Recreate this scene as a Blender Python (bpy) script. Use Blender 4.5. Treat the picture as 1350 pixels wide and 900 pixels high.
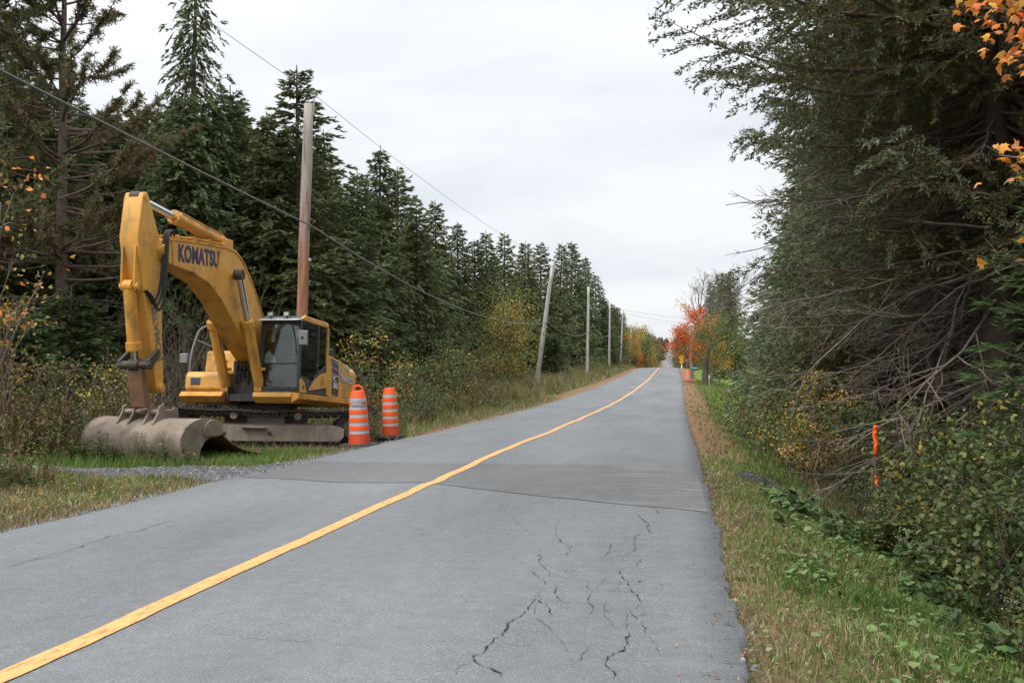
import bpy, bmesh, math
import numpy as np
from mathutils import Vector, Matrix, Euler

for _o in list(bpy.data.objects):
    bpy.data.objects.remove(_o, do_unlink=True)
scene = bpy.context.scene
COL = scene.collection
R = math.radians

# ------------------------------------------------------------------ camera
FPX = 1312.0                       # focal length in photograph pixels (35 mm on 36 mm)
CAM_H = 1.55
YAW = math.atan(210 / FPX)         # the road runs along +Y, the camera looks left of it
PITCH = math.atan(45 / FPX)
cam_d = bpy.data.cameras.new('camera')
cam_d.sensor_width = 36.0
cam_d.lens = 36.0 * FPX / 1350.0
cam_d.clip_start = 0.1
cam_d.clip_end = 9000
cam = bpy.data.objects.new('camera', cam_d)
COL.objects.link(cam)
cam.location = (0, 0, CAM_H)
cam.rotation_euler = Euler((math.pi / 2 + PITCH, 0, YAW), 'XYZ')
scene.camera = cam
CR = np.array(cam.rotation_euler.to_matrix())
CPOS = np.array([0, 0, CAM_H])

# ------------------------------------------------------------------ sky, sun, exposure
SUN_ELEV, SUN_AZ = R(48), R(35)
world = bpy.data.worlds.new('World')
scene.world = world
world.use_nodes = True
wn, wl = world.node_tree.nodes, world.node_tree.links
wn.clear()
w_out = wn.new('ShaderNodeOutputWorld')
w_bg = wn.new('ShaderNodeBackground')
w_bg.inputs['Strength'].default_value = 0.1
w_sky = wn.new('ShaderNodeTexSky')
w_sky.sky_type = 'NISHITA'
w_sky.sun_disc = False
w_sky.sun_elevation = SUN_ELEV
w_sky.sun_rotation = SUN_AZ
w_tc = wn.new('ShaderNodeTexCoord')
w_sep = wn.new('ShaderNodeSeparateXYZ')
wl.new(w_tc.outputs['Generated'], w_sep.inputs[0])
w_zc = wn.new('ShaderNodeMath'); w_zc.operation = 'MAXIMUM'; w_zc.inputs[1].default_value = 0.0
wl.new(w_sep.outputs['Z'], w_zc.inputs[0])
w_add = wn.new('ShaderNodeMath'); w_add.operation = 'ADD'; w_add.inputs[1].default_value = 0.22
wl.new(w_zc.outputs[0], w_add.inputs[0])
w_comb = wn.new('ShaderNodeCombineXYZ')
for k in range(3):
    wl.new(w_add.outputs[0], w_comb.inputs[k])
w_div = wn.new('ShaderNodeVectorMath'); w_div.operation = 'DIVIDE'
wl.new(w_tc.outputs['Generated'], w_div.inputs[0]); wl.new(w_comb.outputs[0], w_div.inputs[1])
w_map = wn.new('ShaderNodeMapping'); w_map.inputs['Scale'].default_value = (0.55, 1.1, 0.6)
wl.new(w_div.outputs[0], w_map.inputs['Vector'])
w_noise = wn.new('ShaderNodeTexNoise')
w_noise.inputs['Scale'].default_value = 1.7
w_noise.inputs['Detail'].default_value = 6
w_noise.inputs['Roughness'].default_value = 0.52
w_noise.inputs['Distortion'].default_value = 0.4
wl.new(w_map.outputs[0], w_noise.inputs['Vector'])
w_ramp = wn.new('ShaderNodeValToRGB')
w_ramp.color_ramp.elements[0].position = 0.33
w_ramp.color_ramp.elements[0].color = (0.76, 0.80, 0.85, 1)
w_ramp.color_ramp.elements[1].position = 0.62
w_ramp.color_ramp.elements[1].color = (0.945, 0.955, 0.97, 1)
wl.new(w_noise.outputs['Fac'], w_ramp.inputs[0])
# an overcast sky is brighter overhead than at the horizon
w_grad = wn.new('ShaderNodeMath'); w_grad.operation = 'POWER'; w_grad.inputs[1].default_value = 2.4
wl.new(w_zc.outputs[0], w_grad.inputs[0])
w_gain = wn.new('ShaderNodeMath'); w_gain.operation = 'MULTIPLY_ADD'
w_gain.inputs[1].default_value = 14.0; w_gain.inputs[2].default_value = 5.55
wl.new(w_grad.outputs[0], w_gain.inputs[0])
w_mul = wn.new('ShaderNodeVectorMath'); w_mul.operation = 'SCALE'
wl.new(w_ramp.outputs['Color'], w_mul.inputs[0]); wl.new(w_gain.outputs[0], w_mul.inputs['Scale'])
w_mix = wn.new('ShaderNodeMix'); w_mix.data_type = 'RGBA'
w_mix.inputs[0].default_value = 0.94
wl.new(w_sky.outputs[0], w_mix.inputs[6]); wl.new(w_mul.outputs[0], w_mix.inputs[7])
wl.new(w_mix.outputs[2], w_bg.inputs['Color'])
wl.new(w_bg.outputs[0], w_out.inputs['Surface'])

sun_d = bpy.data.lights.new('sun', 'SUN')
sun_d.energy = 1.5
sun_d.angle = R(28)
sun_d.color = (1.0, 0.96, 0.90)
sun = bpy.data.objects.new('sun', sun_d)
COL.objects.link(sun)
_sd = Vector((math.sin(SUN_AZ) * math.cos(SUN_ELEV), math.cos(SUN_AZ) * math.cos(SUN_ELEV), math.sin(SUN_ELEV)))
_sd = Vector((-0.35, -0.55, 0.85)).normalized()
sun.rotation_euler = _sd.to_track_quat('Z', 'Y').to_euler()
w_sky.sun_elevation = math.asin(_sd.z)
w_sky.sun_rotation = math.atan2(_sd.x, _sd.y)

scene.view_settings.view_transform = 'Standard'
scene.view_settings.look = 'None'
scene.view_settings.gamma = 1.0
scene.view_settings.use_curve_mapping = False
scene.view_settings.exposure = 0.86
scene.render.engine = 'CYCLES'
scene.cycles.max_bounces = 6
scene.cycles.diffuse_bounces = 3
scene.cycles.glossy_bounces = 3
scene.cycles.transmission_bounces = 4
scene.cycles.transparent_max_bounces = 8
scene.cycles.use_denoising = True

# ------------------------------------------------------------------ helpers: pixels
def at_depth(px, py, zc):
    """world point on the ray of a photograph pixel at depth zc along the lens axis"""
    d = np.array([(px - 675) / FPX, -(py - 450) / FPX, -1.0])
    return CPOS + CR @ (d * zc)

def at_height(px, py, z):
    d = CR @ np.array([(px - 675) / FPX, -(py - 450) / FPX, -1.0])
    return CPOS + d * ((z - CAM_H) / d[2])

_r = np.array([math.cos(YAW), math.sin(YAW)])
_f = np.array([-math.sin(YAW), math.cos(YAW)])
def cam_xy(xc, zc):
    return _r * xc + _f * zc

# ------------------------------------------------------------------ helpers: materials
def new_mat(name):
    m = bpy.data.materials.new(name)
    m.use_nodes = True
    n, l = m.node_tree.nodes, m.node_tree.links
    b = n['Principled BSDF']
    return m, n, l, b

def noise_node(n, l, scale, detail=4, rough=0.55, coord='Object', stretch=None):
    tc = n.new('ShaderNodeTexCoord')
    t = n.new('ShaderNodeTexNoise')
    t.inputs['Scale'].default_value = scale
    t.inputs['Detail'].default_value = detail
    t.inputs['Roughness'].default_value = rough
    if stretch:
        mp = n.new('ShaderNodeMapping'); mp.inputs['Scale'].default_value = stretch
        l.new(tc.outputs[coord], mp.inputs['Vector']); l.new(mp.outputs[0], t.inputs['Vector'])
    else:
        l.new(tc.outputs[coord], t.inputs['Vector'])
    return t

def ramp(n, l, src, stops):
    r = n.new('ShaderNodeValToRGB')
    e = r.color_ramp.elements
    while len(e) < len(stops):
        e.new(0.5)
    for q, (p, c) in zip(e, stops):
        q.position = p; q.color = (*c, 1) if len(c) == 3 else c
    l.new(src, r.inputs[0])
    return r

def mixc(n, l, fac, a, b, mode='MIX'):
    m = n.new('ShaderNodeMix'); m.data_type = 'RGBA'; m.blend_type = mode
    for s, v in ((0, fac), (6, a), (7, b)):
        if isinstance(v, (int, float)):
            m.inputs[s].default_value = v
        elif isinstance(v, tuple):
            m.inputs[s].default_value = (*v, 1) if len(v) == 3 else v
        else:
            l.new(v, m.inputs[s])
    return m

def bump(n, l, b, src, strength, dist):
    bp = n.new('ShaderNodeBump')
    bp.inputs['Strength'].default_value = strength
    bp.inputs['Distance'].default_value = dist
    l.new(src, bp.inputs['Height'])
    l.new(bp.outputs[0], b.inputs['Normal'])
    return bp

def mat_plain(name, col, rough=0.6, metal=0.0, var=0.15, scale=6.0, bumps=0.0, spec=0.5):
    m, n, l, b = new_mat(name)
    t = noise_node(n, l, scale, 5)
    d = tuple(c * (1 - var) for c in col); u = tuple(min(1, c * (1 + var)) for c in col)
    rp = ramp(n, l, t.outputs['Fac'], [(0.3, d), (0.7, u)])
    l.new(rp.outputs[0], b.inputs['Base Color'])
    b.inputs['Roughness'].default_value = rough
    b.inputs['Metallic'].default_value = metal
    b.inputs['Specular IOR Level'].default_value = spec
    if bumps:
        t2 = noise_node(n, l, scale * 8, 4)
        bump(n, l, b, t2.outputs['Fac'], bumps, 0.01)
    return m

def mat_worn(name, col, dirt, rough=0.45, lo=0.52, hi=0.72, scale=2.2, metal=0.0, bumps=0.06, drip=True):
    """paint with dirt patches, scratches and streaks"""
    m, n, l, b = new_mat(name)
    t = noise_node(n, l, scale, 8, 0.62)
    f = ramp(n, l, t.outputs['Fac'], [(lo, (0, 0, 0)), (hi, (1, 1, 1))])
    t3 = noise_node(n, l, 1.3, 3)
    base = ramp(n, l, t3.outputs['Fac'], [(0.3, tuple(c * 0.86 for c in col)), (0.7, tuple(min(1, c * 1.06) for c in col))])
    mx = mixc(n, l, f.outputs[0], base.outputs[0], dirt)
    last = mx
    if drip:
        t4 = noise_node(n, l, 9.0, 5, 0.6, stretch=(1, 1, 0.12))
        f4 = ramp(n, l, t4.outputs['Fac'], [(0.55, (0, 0, 0)), (0.78, (0.55, 0.55, 0.55))])
        last = mixc(n, l, f4.outputs[0], mx.outputs[2], dirt)
    tk = noise_node(n, l, 24.0, 4, 0.7)
    fk = ramp(n, l, tk.outputs['Fac'], [(0.63, (0, 0, 0)), (0.69, (0.75, 0.75, 0.75))])
    last = mixc(n, l, fk.outputs[0], last.outputs[2], tuple(c * .6 for c in dirt))
    l.new(last.outputs[2], b.inputs['Base Color'])
    rr = ramp(n, l, t.outputs['Fac'], [(0.4, (rough,) * 3), (0.75, (min(1, rough + 0.35),) * 3)])
    l.new(rr.outputs[0], b.inputs['Roughness'])
    b.inputs['Metallic'].default_value = metal
    t2 = noise_node(n, l, 40, 4)
    bump(n, l, b, t2.outputs['Fac'], bumps, 0.01)
    return m

def mat_attr(name, rough=0.6, trans=0.0, spec=0.25, var=0.25, vscale=1.2, objvar=0.0):
    """foliage and ground: colour comes from the mesh's own colour attribute, varied by noise"""
    m, n, l, b = new_mat(name)
    a = n.new('ShaderNodeAttribute'); a.attribute_name = 'Col'
    t = noise_node(n, l, vscale, 3)
    rp = ramp(n, l, t.outputs['Fac'], [(0.3, (1 - var,) * 3), (0.7, (1 + var,) * 3)])
    mx = mixc(n, l, 1.0, a.outputs['Color'], rp.outputs[0], 'MULTIPLY')
    col = mx.outputs[2]
    if objvar:
        oi = n.new('ShaderNodeObjectInfo')
        hs = n.new('ShaderNodeHueSaturation')
        mr = n.new('ShaderNodeMapRange')
        mr.inputs['To Min'].default_value = 1 - objvar; mr.inputs['To Max'].default_value = 1 + objvar
        l.new(oi.outputs['Random'], mr.inputs['Value'])
        l.new(mr.outputs[0], hs.inputs['Value'])
        mh = n.new('ShaderNodeMath'); mh.operation = 'MULTIPLY_ADD'
        mh.inputs[1].default_value = 0.06 * objvar / 0.2; mh.inputs[2].default_value = 0.5 - 0.03 * objvar / 0.2
        ml = n.new('ShaderNodeMath'); ml.operation = 'FRACT'
        mk = n.new('ShaderNodeMath'); mk.operation = 'MULTIPLY'; mk.inputs[1].default_value = 7.31
        l.new(oi.outputs['Random'], mk.inputs[0]); l.new(mk.outputs[0], ml.inputs[0])
        l.new(ml.outputs[0], mh.inputs[0]); l.new(mh.outputs[0], hs.inputs['Hue'])
        l.new(col, hs.inputs['Color'])
        col = hs.outputs[0]
    l.new(col, b.inputs['Base Color'])
    b.inputs['Roughness'].default_value = rough
    b.inputs['Specular IOR Level'].default_value = spec
    if trans:
        o = n['Material Output']
        tr = n.new('ShaderNodeBsdfTranslucent'); l.new(col, tr.inputs['Color'])
        ms = n.new('ShaderNodeMixShader'); ms.inputs[0].default_value = trans
        l.new(b.outputs[0], ms.inputs[1]); l.new(tr.outputs[0], ms.inputs[2])
        l.new(ms.outputs[0], o.inputs['Surface'])
    return m

# ------------------------------------------------------------------ helpers: meshes
class MB:
    """numpy mesh builder with a colour per vertex"""
    def __init__(self):
        self.v, self.c, self.t, self.q, self.n = [], [], [], [], 0
    def add(self, v, tris=None, quads=None, col=(1, 1, 1)):
        v = np.asarray(v, float).reshape(-1, 3)
        c = np.asarray(col, float)
        if c.ndim == 1:
            c = np.broadcast_to(c, (len(v), 3))
        self.v.append(v); self.c.append(c)
        if tris is not None and len(tris):
            self.t.append(np.asarray(tris, int).reshape(-1, 3) + self.n)
        if quads is not None and len(quads):
            self.q.append(np.asarray(quads, int).reshape(-1, 4) + self.n)
        self.n += len(v)
    def arrays(self):
        v = np.concatenate(self.v); c = np.concatenate(self.c)
        t = np.concatenate(self.t) if self.t else np.zeros((0, 3), int)
        q = np.concatenate(self.q) if self.q else np.zeros((0, 4), int)
        return v, c, t, q
    def mesh(self, name, mats, smooth=False, normals=None):
        v, c, t, q = self.arrays()
        me = bpy.data.meshes.new(name)
        me.vertices.add(len(v)); me.vertices.foreach_set('co', v.astype(np.float32).ravel())
        nl = len(t) * 3 + len(q) * 4
        me.loops.add(nl)
        me.loops.foreach_set('vertex_index', np.concatenate([t.ravel(), q.ravel()]).astype(np.int32))
        me.polygons.add(len(t) + len(q))
        ls = np.concatenate([np.arange(len(t)) * 3, len(t) * 3 + np.arange(len(q)) * 4])
        me.polygons.foreach_set('loop_start', ls.astype(np.int32))
        if smooth:
            me.polygons.foreach_set('use_smooth', np.ones(len(ls), bool))
        ca = me.color_attributes.new('Col', 'FLOAT_COLOR', 'POINT')
        ca.data.foreach_set('color', np.concatenate([c, np.ones((len(c), 1))], 1).astype(np.float32).ravel())
        for m in (mats if isinstance(mats, (list, tuple)) else [mats]):
            me.materials.append(m)
        me.update(calc_edges=True)
        me.validate()
        return me

def unit(a):
    return a / np.maximum(np.linalg.norm(a, axis=-1, keepdims=True), 1e-9)

def perp(a):
    ref = np.where(np.abs(a[..., 2:3]) < 0.9, np.array([0, 0, 1.0]), np.array([1.0, 0, 0]))
    u = unit(np.cross(a, ref)); w = np.cross(a, u)
    return u, w

def tube(mb, pts, rad, sides=6, col=(1, 1, 1), cap=True):
    pts = np.asarray(pts, float); n = len(pts)
    rad = np.broadcast_to(np.asarray(rad, float), (n,))
    tan = np.gradient(pts, axis=0); tan = unit(tan)
    u, w = perp(tan[0:1]); u = u[0]
    vs = []
    for i in range(n):
        u = u - tan[i] * np.dot(u, tan[i]); u /= max(np.linalg.norm(u), 1e-9)
        w = np.cross(tan[i], u)
        a = np.arange(sides) * 2 * math.pi / sides
        vs.append(pts[i] + rad[i] * (np.cos(a)[:, None] * u + np.sin(a)[:, None] * w))
    v = np.concatenate(vs)
    i, j = np.meshgrid(np.arange(n - 1), np.arange(sides), indexing='ij')
    k = (j + 1) % sides
    q = np.stack([i * sides + j, i * sides + k, (i + 1) * sides + k, (i + 1) * sides + j], -1).reshape(-1, 4)
    t = []
    if cap:
        v = np.concatenate([v, pts[:1], pts[-1:]])
        a0, a1 = n * sides, n * sides + 1
        for j in range(sides):
            t.append((a0, (j + 1) % sides, j)); t.append((a1, (n - 1) * sides + j, (n - 1) * sides + (j + 1) % sides))
    mb.add(v, t, q, col)

def spindles(mb, P, D, L, rad, col, ring=0.4):
    """needle-covered twigs: slim three-sided bipyramids"""
    N = len(P)
    if N == 0:
        return
    L = np.broadcast_to(L, (N,))[:, None]; rad = np.broadcast_to(rad, (N,))[:, None]
    u, w = perp(D)
    c = P + D * L * ring
    v = np.stack([P,
                  c + u * rad, c + (-0.5 * u + 0.87 * w) * rad, c + (-0.5 * u - 0.87 * w) * rad,
                  P + D * L], 1)
    base = np.array([[0, 2, 1], [0, 3, 2], [0, 1, 3], [4, 1, 2], [4, 2, 3], [4, 3, 1]])
    t = (np.arange(N)[:, None, None] * 5 + base).reshape(-1, 3)
    cc = np.repeat(col, 5, 0) if np.ndim(col) == 2 else col
    mb.add(v.reshape(-1, 3), t, None, cc)

def needles(mb, P, D, L, W, col, rng):
    """flat sprays of needles: slim kites turned at random about their own axis"""
    N = len(P)
    if N == 0:
        return
    L = np.broadcast_to(L, (N,))[:, None]; W = np.broadcast_to(W, (N,))[:, None]
    u, w = perp(D); a = rng.uniform(0, 6.283, (N, 1)); s = u * np.cos(a) + w * np.sin(a)
    v = np.stack([P, P + D * L * .42 + s * W, P + D * L, P + D * L * .42 - s * W], 1)
    t = (np.arange(N)[:, None, None] * 4 + np.array([[0, 1, 2], [0, 2, 3]])).reshape(-1, 3)
    mb.add(v.reshape(-1, 3), t, None, np.repeat(col, 4, 0))

def leaves(mb, P, D, Nn, L, W, col, fold=0.15):
    """leaf blades: a kite of two faces folded on the midrib"""
    N = len(P)
    if N == 0:
        return
    L = np.broadcast_to(L, (N,))[:, None]; W = np.broadcast_to(W, (N,))[:, None]
    D = unit(D); s = unit(np.cross(D, Nn)); nn = np.cross(s, D)
    mid = P + D * L * 0.45
    v = np.stack([P, mid + s * W * 0.5 + nn * W * fold, P + D * L - nn * L * 0.12, mid - s * W * 0.5 + nn * W * fold], 1)
    t = (np.arange(N)[:, None, None] * 4 + np.array([[0, 1, 2], [0, 2, 3]])).reshape(-1, 3)
    cc = np.repeat(col, 4, 0) if np.ndim(col) == 2 else col
    mb.add(v.reshape(-1, 3), t, None, cc)

def round_leaves(mb, P, D, Nn, L, W, col, fold=0.12):
    """broad leaves: a six-cornered blade folded on the midrib"""
    N = len(P)
    if N == 0:
        return
    L = np.broadcast_to(L, (N,))[:, None]; W = np.broadcast_to(W, (N,))[:, None]
    D = unit(D); s = unit(np.cross(D, Nn)); nn = np.cross(s, D)
    def e(f, w, up):
        return P + D * L * f + s * W * w + nn * W * up
    v = np.stack([P, e(.25, .48, fold), e(.70, .40, fold * .6), P + D * L - nn * L * .14, e(.70, -.40, fold * .6), e(.25, -.48, fold)], 1)
    b = np.array([[0, 1, 2], [0, 2, 3], [0, 3, 4], [0, 4, 5]])
    t = (np.arange(N)[:, None, None] * 6 + b).reshape(-1, 3)
    mb.add(v.reshape(-1, 3), t, None, np.repeat(col, 6, 0))

def blades(mb, P, H, W, lean, col, rng):
    """grass blades: a quad and a triangle, bent"""
    N = len(P)
    if N == 0:
        return
    a = rng.uniform(0, 2 * math.pi, N); s = np.stack([np.cos(a), np.sin(a), 0 * a], 1)
    b = rng.uniform(0, 2 * math.pi, N); d = np.stack([np.cos(b), np.sin(b), 0 * b], 1)
    H = np.broadcast_to(H, (N,))[:, None]; W = np.broadcast_to(W, (N,))[:, None]; lean = np.broadcast_to(lean, (N,))[:, None]
    up = np.array([0, 0, 1.0])
    m = P + up * H * 0.55 + d * H * lean * 0.35
    tip = P + up * H * (1 - 0.35 * lean) + d * H * lean
    v = np.stack([P - s * W * 0.5, P + s * W * 0.5, m + s * W * 0.38, m - s * W * 0.38, tip], 1)
    i = np.arange(N)[:, None]
    q = i * 5 + np.array([[0, 1, 2, 3]]); t = i * 5 + np.array([[3, 2, 4]])
    cc = np.repeat(col, 5, 0) if np.ndim(col) == 2 else col
    mb.add(v.reshape(-1, 3), t, q, cc)

def blades1(mb, P, H, W, lean, col, rng):
    """distant grass blades: one triangle each"""
    N = len(P)
    a = rng.uniform(0, 2 * math.pi, N); s = np.stack([np.cos(a), np.sin(a), 0 * a], 1) * (np.broadcast_to(W, (N,))[:, None] * .5)
    b = rng.uniform(0, 2 * math.pi, N); d = np.stack([np.cos(b), np.sin(b), 0 * b], 1)
    H = np.broadcast_to(H, (N,))[:, None]; lean = np.broadcast_to(lean, (N,))[:, None]
    v = np.stack([P - s, P + s, P + d * H * lean + np.array([0, 0, 1.]) * H], 1)
    mb.add(v.reshape(-1, 3), np.arange(N * 3).reshape(-1, 3), None, np.repeat(col, 3, 0))

def pick(rng, cols, n, p=None, jit=0.2):
    cols = np.asarray(cols, float)
    i = rng.choice(len(cols), n, p=p)
    return np.clip(cols[i] * (1 + rng.uniform(-jit, jit, (n, 1))) * (1 + rng.uniform(-jit * .35, jit * .35, (n, 3))), 0, 1)

# ------------------------------------------------------------------ helpers: objects
def thing(name, label, cat, loc=(0, 0, 0), rot=(0, 0, 0), group=None):
    o = bpy.data.objects.new(name, None)
    o.empty_display_size = 0.2
    COL.objects.link(o)
    o.location = loc; o.rotation_euler = rot
    o['label'] = label; o['category'] = cat
    if group:
        o['group'] = group
    return o

def tag(o, label, cat, group=None):
    o['label'] = label; o['category'] = cat
    if group:
        o['group'] = group
    return o

def obj(name, me, parent=None, kind=None):
    o = bpy.data.objects.new(name, me)
    COL.objects.link(o)
    if parent is not None:
        o.parent = parent
    if kind:
        o['kind'] = kind
    return o

def copy_tree(root, loc, rotz, scale, label=None, group=None, tilt=(0, 0)):
    r = root.copy(); COL.objects.link(r)
    r.location = loc; r.rotation_euler = (tilt[0], tilt[1], rotz)
    r.scale = scale if isinstance(scale, tuple) else (scale,) * 3
    if label: r['label'] = label
    if group: r['group'] = group
    for ch in root.children:
        c = ch.copy(); COL.objects.link(c); c.parent = r
        for g in ch.children:
            d = g.copy(); COL.objects.link(d); d.parent = c
    return r

# hard-surface pieces through bmesh
class HB:
    def __init__(self):
        self.bm = bmesh.new()
    def box(self, x0, x1, y0, y1, z0, z1, M=None):
        vs = [self.bm.verts.new((x, y, z)) for x in (x0, x1) for y in (y0, y1) for z in (z0, z1)]
        for f in ((0, 1, 3, 2), (4, 6, 7, 5), (0, 4, 5, 1), (2, 3, 7, 6), (0, 2, 6, 4), (1, 5, 7, 3)):
            self.bm.faces.new([vs[i] for i in f])
        if M is not None:
            bmesh.ops.transform(self.bm, matrix=M, verts=vs)
        return self
    def prism(self, prof, y0, y1, axis='y', taper=None):
        """profile of 2D points extruded between y0 and y1 (axis y: points are x,z; axis z: x,y; axis x: y,z)"""
        def P(p, h):
            a, b = p
            return {'y': (a, h, b), 'z': (a, b, h), 'x': (h, a, b)}[axis]
        A = [self.bm.verts.new(P(p, y0)) for p in prof]
        prof2 = taper if taper is not None else prof
        B = [self.bm.verts.new(P(p, y1)) for p in prof2]
        n = len(prof)
        self.bm.faces.new(A); self.bm.faces.new(B[::-1])
        for i in range(n):
            j = (i + 1) % n
            self.bm.faces.new([A[j], A[i], B[i], B[j]])
        return self
    def rod(self, p, q, r, r2=None, seg=16):
        p, q = Vector(p), Vector(q)
        d = q - p
        M = Matrix.Translation((p + q) / 2) @ d.to_track_quat('Z', 'Y').to_matrix().to_4x4()
        bmesh.ops.create_cone(self.bm, cap_ends=True, segments=seg, radius1=r, radius2=r if r2 is None else r2, depth=d.length, matrix=M)
        return self
    def ball(self, c, r, sub=2):
        bmesh.ops.create_icosphere(self.bm, subdivisions=sub, radius=r, matrix=Matrix.Translation(c))
        return self
    def path(self, pts, r, seg=8, curve=0):
        if curve:
            p = np.array(pts, float); q = []
            for u in np.linspace(0, len(p) - 1, curve):
                k = min(int(u), len(p) - 2); f = u - k
                p0, p1, p2, p3 = p[max(k - 1, 0)], p[k], p[k + 1], p[min(k + 2, len(p) - 1)]
                q.append(.5 * ((2 * p1) + (-p0 + p2) * f + (2 * p0 - 5 * p1 + 4 * p2 - p3) * f * f + (-p0 + 3 * p1 - 3 * p2 + p3) * f ** 3))
            pts = np.array(q)
        mb = MB(); tube(mb, pts, r, seg)
        v, c, t, q = mb.arrays()
        vs = [self.bm.verts.new(p) for p in v]
        for f in list(t) + list(q):
            try: self.bm.faces.new([vs[i] for i in f])
            except ValueError: pass
        return self
    def xform(self, M):
        bmesh.ops.transform(self.bm, matrix=M, verts=self.bm.verts[:])
        return self
    def build(self, name, mat, parent=None, bevel=0.0, smooth=True, seg=2):
        bmesh.ops.recalc_face_normals(self.bm, faces=self.bm.faces[:])
        me = bpy.data.meshes.new(name)
        self.bm.to_mesh(me); self.bm.free()
        for m in (mat if isinstance(mat, (list, tuple)) else [mat]):
            me.materials.append(m)
        if smooth:
            me.polygons.foreach_set('use_smooth', np.ones(len(me.polygons), bool))
            me.set_sharp_from_angle(angle=R(35))
        o = obj(name, me, parent)
        if bevel:
            b = o.modifiers.new('bevel', 'BEVEL')
            b.width = bevel; b.segments = seg; b.limit_method = 'ANGLE'; b.angle_limit = R(40)
            b.harden_normals = True
        return o

def text_mesh(body, size, offset=0.0, extrude=0.004, shear=0.0, spacing=1.0):
    cu = bpy.data.curves.new('lettering', 'FONT')
    cu.body = body; cu.size = size; cu.offset = offset; cu.extrude = extrude; cu.shear = shear
    cu.space_character = spacing
    cu.align_x = 'CENTER'; cu.align_y = 'CENTER'
    cu.resolution_u = 5
    to = bpy.data.objects.new('lettering', cu)
    COL.objects.link(to)
    dg = bpy.context.evaluated_depsgraph_get()
    me = bpy.data.meshes.new_from_object(to.evaluated_get(dg))
    bpy.data.objects.remove(to, do_unlink=True)
    return me

# ================================================================== MATERIALS
M = {}
M['leaf'] = mat_attr('foliage', 0.55, 0.30, 0.3, 0.18, 1.5, 0.10)
M['needle'] = mat_attr('needles', 0.7, 0.22, 0.12, 0.25, 0.9, 0.18)
M['grass'] = mat_attr('grass', 0.6, 0.25, 0.2, 0.25, 0.8)
M['bark'] = mat_attr('bark', 0.9, 0.0, 0.1, 0.3, 7.0)
M['yellow'] = mat_worn('machine_yellow', (0.62, 0.31, 0.05), (0.24, 0.15, 0.07), 0.42, 0.50, 0.76)
M['yellow_dirty'] = mat_worn('machine_yellow_dirty', (0.60, 0.285, 0.035), (0.16, 0.09, 0.045), 0.5, 0.48, 0.72, 3.0)
M['black_paint'] = mat_worn('black_paint', (0.022, 0.022, 0.024), (0.07, 0.06, 0.05), 0.45, 0.55, 0.8)
M['black_frame'] = mat_worn('cab_frame_black', (0.028, 0.030, 0.036), (0.06, 0.055, 0.05), 0.35, 0.6, 0.9, bumps=0.02)
M['rubber'] = mat_plain('rubber', (0.018, 0.018, 0.018), 0.7, 0, 0.3, 12, 0.2)
M['chrome'] = mat_plain('chrome_rod', (0.62, 0.62, 0.63), 0.18, 1.0, 0.08, 5)
M['steel'] = mat_worn('worn_steel', (0.12, 0.115, 0.11), (0.17, 0.13, 0.095), 0.6, 0.42, 0.65, 5, 0.3, 0.15)
M['greasy'] = mat_worn('greasy_steel', (0.05, 0.042, 0.036), (0.12, 0.095, 0.075), 0.55, 0.5, 0.75, 6, 0.3, 0.2)
M['mud_steel'] = mat_worn('bucket_steel', (0.25, 0.20, 0.155), (0.10, 0.075, 0.058), 0.62, 0.42, 0.70, 2.0, 0.1, 0.15)
M['rust'] = mat_worn('rusty_steel', (0.20, 0.105, 0.055), (0.10, 0.07, 0.05), 0.65, 0.5, 0.75, 3.5, 0.1, 0.15)
M['track_mud'] = mat_worn('muddy_track_frame', (0.225, 0.19, 0.16), (0.12, 0.095, 0.075), 0.85, 0.42, 0.7, 2.5, 0.0, 0.3)
M['shoe'] = mat_worn('track_shoe', (0.075, 0.066, 0.058), (0.26, 0.225, 0.19), 0.65, 0.48, 0.7, 7, 0.4, 0.3)
M['blue_decal'] = mat_plain('blue_decal', (0.018, 0.045, 0.16), 0.4, 0, 0.12, 10)
M['blue_letter'] = mat_plain('blue_lettering', (0.012, 0.016, 0.07), 0.45, 0, 0.3, 14)
M['faded_letter'] = mat_plain('faded_lettering', (0.17, 0.13, 0.10), 0.6, 0, 0.4, 12)
M['white_letter'] = mat_plain('white_lettering', (0.62, 0.60, 0.58), 0.5, 0, 0.15, 20)
M['black_decal'] = mat_plain('black_decal', (0.015, 0.015, 0.017), 0.4, 0, 0.2, 10)
M['silver'] = mat_plain('silver_decal', (0.55, 0.55, 0.58), 0.4, 0.2, 0.15, 12)
M['grey_plastic'] = mat_plain('grey_plastic', (0.16, 0.165, 0.18), 0.5, 0, 0.15, 8)
M['seat'] = mat_plain('seat_cloth', (0.02, 0.02, 0.022), 0.85, 0, 0.3, 30)
M['cab_inside'] = mat_plain('cab_lining', (0.16, 0.155, 0.14), 0.8, 0, 0.15, 6)
M['paper'] = mat_plain('paper', (0.62, 0.66, 0.68), 0.7, 0, 0.05, 6)
M['lamp_glass'] = mat_plain('lamp_glass', (0.5, 0.52, 0.55), 0.15, 0.3, 0.15, 30)
M['orange'] = mat_worn('orange_plastic', (0.92, 0.105, 0.012), (0.42, 0.10, 0.05), 0.45, 0.62, 0.85, 4, 0, 0.04)
M['orange_low'] = mat_worn('orange_plastic_scuffed', (0.62, 0.07, 0.02), (0.30, 0.08, 0.05), 0.5, 0.5, 0.8, 6, 0, 0.06)
M['reflective'] = mat_worn('reflective_band', (0.50, 0.50, 0.53), (0.26, 0.24, 0.23), 0.35, 0.6, 0.85, 8, 0.1, 0.03)
M['flag'] = mat_plain('orange_ribbon', (0.95, 0.10, 0.015), 0.55, 0, 0.12, 14)
M['bark_stick'] = mat_plain('stick_wood', (0.13, 0.10, 0.075), 0.85, 0, 0.2, 12)
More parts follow.
